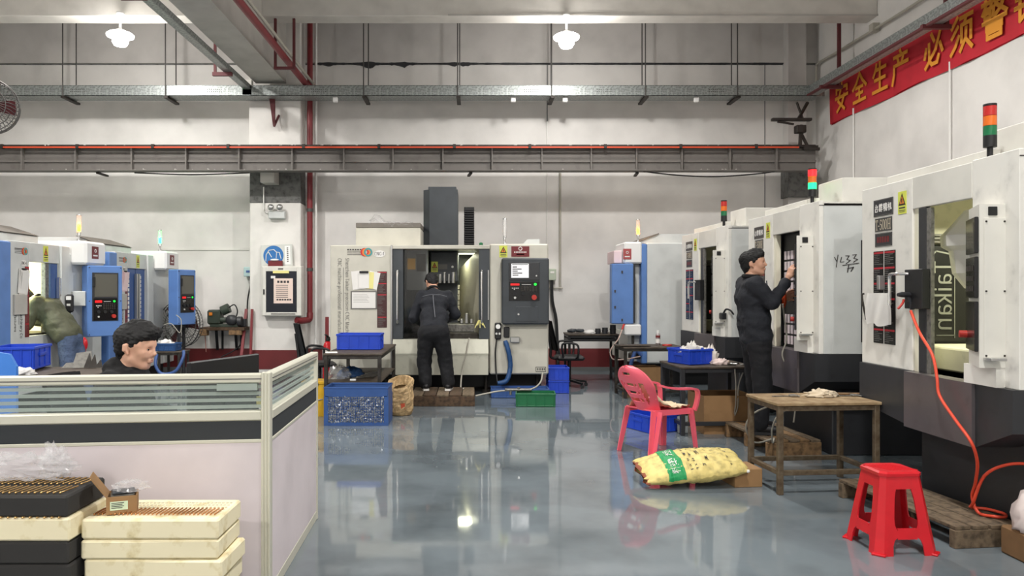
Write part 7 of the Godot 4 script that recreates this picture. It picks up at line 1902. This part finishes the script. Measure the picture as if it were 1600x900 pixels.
# head about its centre, face to +z
func head_bones() -> Array:
	return [[V(0, .035, -.030), V(0, .038, .022), .084, .078, .03], [V(0, -.02, .030), V(0, .02, .040), .056, .060, .03], [V(0, -.066, .040), V(0, -.03, .046), .043, .052, .03],
		[V(-.042, -.055, .006), V(-.018, -.088, .052), .022, .020, .03], [V(.042, -.055, .006), V(.018, -.088, .052), .022, .020, .03], [V(-.008, -.094, .062), V(.008, -.094, .062), .017, .017, .02],
		[V(-.038, -.016, .062), V(-.034, -.03, .066), .022, .018, .02], [V(.038, -.016, .062), V(.034, -.03, .066), .022, .018, .02],
		[V(-.034, .026, .079), V(.034, .026, .079), .011, .011, .014], [V(0, .022, .091), V(0, -.018, .109), .007, .009, .010], [V(0, -.022, .112), V(0, -.025, .110), .0082, .0082, .008], [V(-.011, -.029, .096), V(.011, -.029, .096), .0072, .0072, .008],
		[V(-.031, .004, .096), V(-.028, .004, .096), .012, .012, -.010], [V(.031, .004, .096), V(.028, .004, .096), .012, .012, -.010],
		[V(-.018, -.056, .092), V(.018, -.056, .092), .0065, .0065, .008], [V(-.015, -.066, .091), V(.015, -.066, .091), .007, .007, .008],
		[V(.078, .020, -.014), V(.076, -.026, -.004), .012, .008, .006], [V(-.078, .020, -.014), V(-.076, -.026, -.004), .012, .008, .006], [V(.083, .018, -.022), V(.082, -.008, -.022), .010, .010, .006], [V(-.083, .018, -.022), V(-.082, -.008, -.022), .010, .010, .006],
		[V(0, -.06, -.022), V(0, -.16, -.045), .054, .056, .03]]
func head(o: Node3D, st: SurfaceTool, at: Vector3, b: Basis, hair_bones: Array, cell: float, hair_label := "short black hair", face := true) -> void:
	var xf := Transform3D(b, at)
	flesh(st, head_bones(), cell, 0.0, 8.0, xf)
	if face:
		for s in [-1, 1]:
			var q := S(); ball(q, xf * V(s * .0305, .003, .0815), V(.012, .0062, .008), 12, b); var e := put(o, "eye", q, M.white)
			q = S(); ball(q, xf * V(s * .0300, .003, .0885), V(.0062, .0058, .0034), 10, b); put(e, "iris", q, M.black_gloss)
			q = S(); sweep_rect(q, curve([xf * V(s * .046, .002, .080), xf * V(s * .040, .0105, .0885), xf * V(s * .028, .0125, .0925), xf * V(s * .017, .007, .089)], 4), .006, .004, b.z); put(e, "upper_lid", q, M.skin)
			q = S(); sweep_rect(q, curve([xf * V(s * .050, .022, .080), xf * V(s * .038, .030, .0895), xf * V(s * .026, .030, .0935), xf * V(s * .015, .026, .0935)], 4), [.006, .007, .008, .009, .010, .011, .011, .011, .012, .012, .012, .011, .009], .005, b.y); put(o, "eyebrow", q, M.hair)
		var q := S(); tube(q, curve([xf * V(-.021, -.060, .088), xf * V(-.010, -.0565, .0975), xf * V(0, -.0575, .099), xf * V(.010, -.0565, .0975), xf * V(.021, -.060, .088)], 4), .0028, 6)
		tube(q, curve([xf * V(-.019, -.0625, .088), xf * V(-.008, -.0665, .0965), xf * V(.008, -.0665, .0965), xf * V(.019, -.0625, .088)], 4), .0030, 6); put(o, "lips", q, M.lip)
	var h := S(); flesh(h, hair_bones, cell, .006, 30.0, xf); put(o, "hair", h, M.hair, hair_label)
func hair_short() -> Array:
	return [[V(0, .052, -.034), V(0, .062, .018), .087, .080, .02], [V(0, .0, -.052), V(0, .04, -.045), .062, .078, .02], [V(-.050, .078, .078), V(.050, .078, .078), .026, .026, .02], [V(0, .110, .02), V(0, .100, .075), .040, .034, .03], [V(-.062, .07, .045), V(-.066, .03, .02), .022, .016, .015], [V(.062, .07, .045), V(.066, .03, .02), .022, .016, .015],
		[V(.066, .058, -.004), V(.069, .040, .004), .022, .014, .02], [V(-.066, .058, -.004), V(-.069, .040, .004), .022, .014, .02], [V(.056, .06, -.05), V(.052, -.015, -.062), .034, .024, .03], [V(-.056, .06, -.05), V(-.052, -.015, -.062), .034, .024, .03], [V(.072, .035, .016), V(.073, .008, .010), .008, .004, .01], [V(-.072, .035, .016), V(-.073, .008, .010), .008, .004, .01], [V(0, -.050, -.060), V(0, .0, -.06), .042, .052, .02]]
# limbs of a clothed figure; j holds the joints, t the thickness of each garment
func limb(a: Vector3, b: Vector3, c: Vector3, r0: float, r1: float, r2: float, k := .03) -> Array:
	return [[a, b, r0, r1, k], [b, c, r1, r2, k]]
func figure(o: Node3D, j: Dictionary, jacket: Material, legs: Material, shoe: Material, cell := .015, jr := 1.0, lr := 1.0, sole: Material = null) -> SurfaceTool:
	# skin of trunk and limbs, one surface (head and hands are added to it)
	var b := []
	var mid: Vector3 = (j.shL + j.shR) / 2
	var hip: Vector3 = (j.hiL + j.hiR) / 2
	var waist := hip.lerp(mid, .42)
	b.append([j.hiL, j.hiR, .095, .095, .04]); b.append([hip, waist, .11, .105, .04]); b.append([waist, mid.lerp(hip, .15), .105, .11, .04]); b.append([j.shL, j.shR, .058, .058, .05]); b.append([mid, j.neck, .062, .055, .03])
	for s in ["L", "R"]:
		b.append_array(limb(j["sh" + s], j["el" + s], j["wr" + s], .048, .038, .026)); b.append_array(limb(j["hi" + s], j["kn" + s], j["an" + s], .078, .052, .036)); b.append([j["an" + s], j["to" + s], .036, .026, .02])
	var skin_st := S(); flesh(skin_st, b, cell)
	# trousers
	b = []
	b.append([j.hiL + (j.hiR - j.hiL) * .15, j.hiR + (j.hiL - j.hiR) * .15, .112 * lr, .112 * lr, .05]); b.append([hip, waist, .118, .112, .05])
	for s in ["L", "R"]:
		b.append_array(limb(j["hi" + s], j["kn" + s], (j["an" + s] as Vector3).lerp(j["kn" + s], .08), .106 * lr, .086 * lr, .074 * lr)); b.append([(j["an" + s] as Vector3).lerp(j["kn" + s], .16), j["an" + s] + V(0, -.005, 0), .073, .068, .02])
	var st := S(); flesh(st, b, cell, .010, 7.0); put(o, "trousers", st, legs)
	# jacket
	b = []
	var side: Vector3 = (j.shL - j.shR).normalized()
	b.append([hip + side * .06 + (waist - hip) * .25, hip - side * .06 + (waist - hip) * .25, .128 * jr, .128 * jr, .04]); b.append([waist + side * .06, waist - side * .06, .132 * jr, .132 * jr, .08])
	var ch := waist.lerp(mid, .62)
	b.append([ch + side * .065, ch - side * .065, .130 * jr, .130 * jr, .06]); b.append([j.shL - side * .03, j.shR + side * .03, .082, .082, .06]); b.append([mid, mid.lerp(j.neck, .55), .086, .070, .03])
	for s in ["L", "R"]:
		b.append_array(limb(j["sh" + s], j["el" + s], (j["wr" + s] as Vector3).lerp(j["el" + s], .10), .074 * jr, .060 * jr, .048)); b.append([(j["wr" + s] as Vector3).lerp(j["el" + s], .2), (j["wr" + s] as Vector3).lerp(j["el" + s], .08), .050, .046, .01])
	st = S(); flesh(st, b, cell, .013, 6.0); put(o, "jacket", st, jacket)
	st = S(); tube(st, ring(mid.lerp(j.neck, .85), (j.neck - mid).normalized(), side, .068, 16), .020, 8, true); put(o, "collar", st, M.collar)
	for s in ["L", "R"]:
		var a: Vector3 = j["an" + s]; var t: Vector3 = j["to" + s]
		var fw := (V(t.x, 0, t.z) - V(a.x, 0, a.z)).normalized()
		st = S(); flesh(st, [[V(a.x, t.y + .02, a.z) - fw * .045, V(t.x, t.y + .012, t.z) + fw * .0, .044, .038, .02], [V(a.x, a.y - .01, a.z), V(a.x, t.y + .03, a.z), .05, .05, .02]], .011)
		var sh := put(o, "shoe", st, shoe)
		st = S(); sweep_rect(st, [V(a.x, t.y - .022, a.z) - fw * .085, V(a.x, t.y - .022, a.z) + fw * .02, V(t.x, t.y - .022, t.z) + fw * .036], [.075, .085, .07], .026, Vector3.UP.cross(fw)); put(sh, "sole", st, sole if sole else M.rubber)
	return skin_st
func add_hand(st: SurfaceTool, wrist: Vector3, fingers: Vector3, palm: Vector3, sx: float, curl: Array) -> void:
	var y := fingers.normalized(); var z := (palm - y * palm.dot(y)).normalized(); var x := y.cross(z)
	flesh(st, hand_bones(sx, curl), .0045, 0.0, 8.0, Transform3D(Basis(x, y, z), wrist + y * .03))
func people() -> void:
	# the man seated in the office corner, facing right
	var o := thing("person", "young man with thick black hair in a black coat seated behind the partition, facing right", "person")
	var hc := V(-1.868, 1.185, -4.25)
	var j := {"neck": V(-1.905, 1.045, -4.25), "shL": V(-1.94, .955, -4.44), "shR": V(-1.94, .955, -4.06), "elL": V(-1.90, .80, -4.48), "elR": V(-1.90, .80, -4.06), "wrL": V(-1.71, .80, -4.36), "wrR": V(-1.73, .80, -4.18),
		"hiL": V(-1.98, .53, -4.34), "hiR": V(-1.98, .53, -4.16), "knL": V(-1.54, .53, -4.38), "knR": V(-1.54, .53, -4.12), "anL": V(-1.50, .09, -4.38), "anR": V(-1.50, .09, -4.12), "toL": V(-1.35, .04, -4.38), "toR": V(-1.35, .04, -4.12)}
	var st := figure(o, j, M.jacket_black, M.trousers, M.black, .016)
	add_hand(st, j.wrL, V(1, -.12, .2), V(0, -1, 0), 1.0, [.25, .25, .25, .3]); add_hand(st, j.wrR, V(1, -.12, -.1), V(0, -1, 0), -1.0, [.25, .25, .25, .3])
	var hb := Basis(Vector3.UP, PI / 2 - .10) * Basis(V(1, 0, 0), .10)
	var hr := hair_short()
	hr.append([V(-.04, .098, .088), V(.04, .102, .094), .026, .026, .015]); hr.append([V(.0, .09, .10), V(.05, .075, .095), .018, .012, .012]); hr.append([V(0, .128, -.02), V(0, .125, .05), .034, .034, .02]); hr.append([V(0, .06, -.10), V(0, .02, -.10), .03, .025, .02])
	head(o, st, hc, hb, hr, .0042, "thick black wavy hair")
	put(o, "body", st, M.skin_pale)
	st = S(); flesh(st, [[V(-1.975, 1.065, -4.25), V(-1.85, 1.035, -4.25), .072, .06, .03], [V(-1.95, 1.0, -4.37), V(-1.95, 1.0, -4.13), .075, .075, .04]], .009, .01, 14.0); put(o, "coat_collar", st, M.collar)
	rebase(o, V(-1.9, 0, -4.25))
	# his chair
	office_chair("black office chair under the seated man behind the partition", V(-1.98, 0, -4.25), PI / 2)
	# the man at the central machine, from behind
	o = thing("person", "man in dark jacket and trousers seen from behind, leaning into the central machine", "person")
	var bx := -.545
	j = {"neck": V(bx - .03, 1.545, -10.95), "shL": V(bx - .19, 1.43, -10.86), "shR": V(bx + .19, 1.43, -10.86), "elL": V(bx - .30, 1.12, -10.80), "elR": V(bx + .29, 1.17, -10.82), "wrL": V(bx - .17, 1.02, -11.05), "wrR": V(bx + .12, 1.06, -11.08),
		"hiL": V(bx - .10, .93, -10.48), "hiR": V(bx + .10, .93, -10.48), "knL": V(bx - .13, .53, -10.52), "knR": V(bx + .16, .53, -10.52), "anL": V(bx - .105, .235, -10.44), "anR": V(bx + .205, .235, -10.44), "toL": V(bx - .125, .19, -10.58), "toR": V(bx + .225, .19, -10.58)}
	# left and right above are as seen from behind; knees and ankles follow the trousers' line
	st = figure(o, j, M.jacket_navy, M.trousers, M.black, .016, 1.08, 1.14, M.paper)
	add_hand(st, j.wrL, V(.5, -.3, -.8), V(.3, -.8, .2), -1.0, [.5, .5, .5, .5]); add_hand(st, j.wrR, V(-.5, -.3, -.8), V(-.3, -.8, .2), 1.0, [.5, .5, .5, .5])
	head(o, st, V(bx - .055, 1.625, -11.04), Basis(Vector3.UP, PI + .35) * Basis(V(1, 0, 0), .6), hair_short(), .0065, "short black hair", false)
	put(o, "body", st, M.skin)
	st = S(); var sm := curve([V(bx - .02, 1.445, -10.70), V(bx - .005, 1.322, -10.585), V(bx + .01, 1.222, -10.51), V(bx + .02, 1.145, -10.46)], 4); tube(st, sm, .008, 5); put(o, "back_seam", st, M.seam)
	st = S(); tube(st, curve([V(bx - .17, 1.425, -10.745), V(bx - .08, 1.445, -10.712), V(bx, 1.448, -10.705), V(bx + .08, 1.445, -10.712), V(bx + .17, 1.425, -10.745)], 4), .007, 5); put(o, "yoke_seam", st, M.seam)
	rebase(o, V(bx, .15, -10.5))
	# the man in navy at the right
	o = thing("person", "man in navy work jacket standing on the pallet, one hand raised to the right machine", "person")
	var z0 := -7.32
	j = {"neck": V(2.645, 1.655, z0), "shL": V(2.645, 1.565, z0 - .19), "shR": V(2.635, 1.555, z0 + .17), "elL": V(2.80, 1.36, z0 - .25), "elR": V(2.76, 1.395, z0 + .22), "wrL": V(2.97, 1.42, z0 - .12), "wrR": V(2.945, 1.60, z0 + .10),
		"hiL": V(2.695, 1.01, z0 - .09), "hiR": V(2.695, 1.01, z0 + .09), "knL": V(2.73, .60, z0 - .11), "knR": V(2.715, .60, z0 + .10), "anL": V(2.74, .24, z0 - .11), "anR": V(2.69, .24, z0 + .10), "toL": V(2.88, .19, z0 - .14), "toR": V(2.83, .19, z0 + .13)}
	st = figure(o, j, M.jacket_navy, M.trousers, M.black, .015, 1.06)
	add_hand(st, j.wrR, V(.42, .9, .0), V(.8, -.35, -.45), -1.0, [.08, .18, .30, .45]); add_hand(st, j.wrL, V(.7, .35, -.1), V(.1, .0, 1), 1.0, [.9, .9, .9, .9])
	head(o, st, V(2.668, 1.755, z0), Basis(Vector3.UP, PI / 2 - .42) * Basis(V(1, 0, 0), -.16), hair_short(), .005)
	put(o, "body", st, M.skin)
	st = S(); tube(st, curve([V(2.78, 1.60, z0 + .03), V(2.805, 1.45, z0 + .02), V(2.82, 1.2, z0 + .01), V(2.82, 1.06, z0 + .01)], 4), .006, 5); put(o, "zip", st, M.seam)
	rebase(o, V(2.71, .15, z0))
	var c := V(3.0, 1.44, z0 - .10)
	st = S(); tube(st, [c + V(-.02, .07, 0), c + V(0, .02, 0), c + V(.0, -.05, 0), c + V(-.01, -.10, 0)], [.014, .022, .022, .014], 10)
	single("air_gun", st, M.orange_red, "orange air gun held by the man in navy in his lower hand", "air gun")
	# the man in olive bent into the left machine
	o = thing("person", "man in olive padded jacket and jeans bent into the lit machine on the left", "person")
	var zb := -9.92
	j = {"neck": V(-5.66, 1.40, zb), "shL": V(-5.56, 1.35, zb + .19), "shR": V(-5.56, 1.35, zb - .19), "elL": V(-5.62, 1.08, zb + .26), "elR": V(-5.66, 1.10, zb - .24), "wrL": V(-5.86, 1.10, zb + .16), "wrR": V(-5.88, 1.12, zb - .14),
		"hiL": V(-5.22, .90, zb + .09), "hiR": V(-5.22, .90, zb - .09), "knL": V(-5.18, .50, zb + .11), "knR": V(-5.12, .50, zb - .11), "anL": V(-5.10, .09, zb + .11), "anR": V(-5.02, .09, zb - .12), "toL": V(-5.24, .04, zb + .12), "toR": V(-5.16, .04, zb - .13)}
	st = figure(o, j, M.jacket_olive, M.jeans, M.black, .017, 1.22)
	add_hand(st, j.wrL, V(-1, -.2, 0), V(0, -1, 0), 1.0, [.4, .4, .4, .4]); add_hand(st, j.wrR, V(-1, -.2, 0), V(0, -1, 0), -1.0, [.4, .4, .4, .4])
	head(o, st, V(-5.80, 1.40, zb - .03), Basis(Vector3.UP, -PI / 2) * Basis(V(1, 0, 0), .9), hair_short(), .0075, "short black hair", false)
	put(o, "body", st, M.skin)
	rebase(o, V(-5.13, 0, zb))
func small_things(): pass
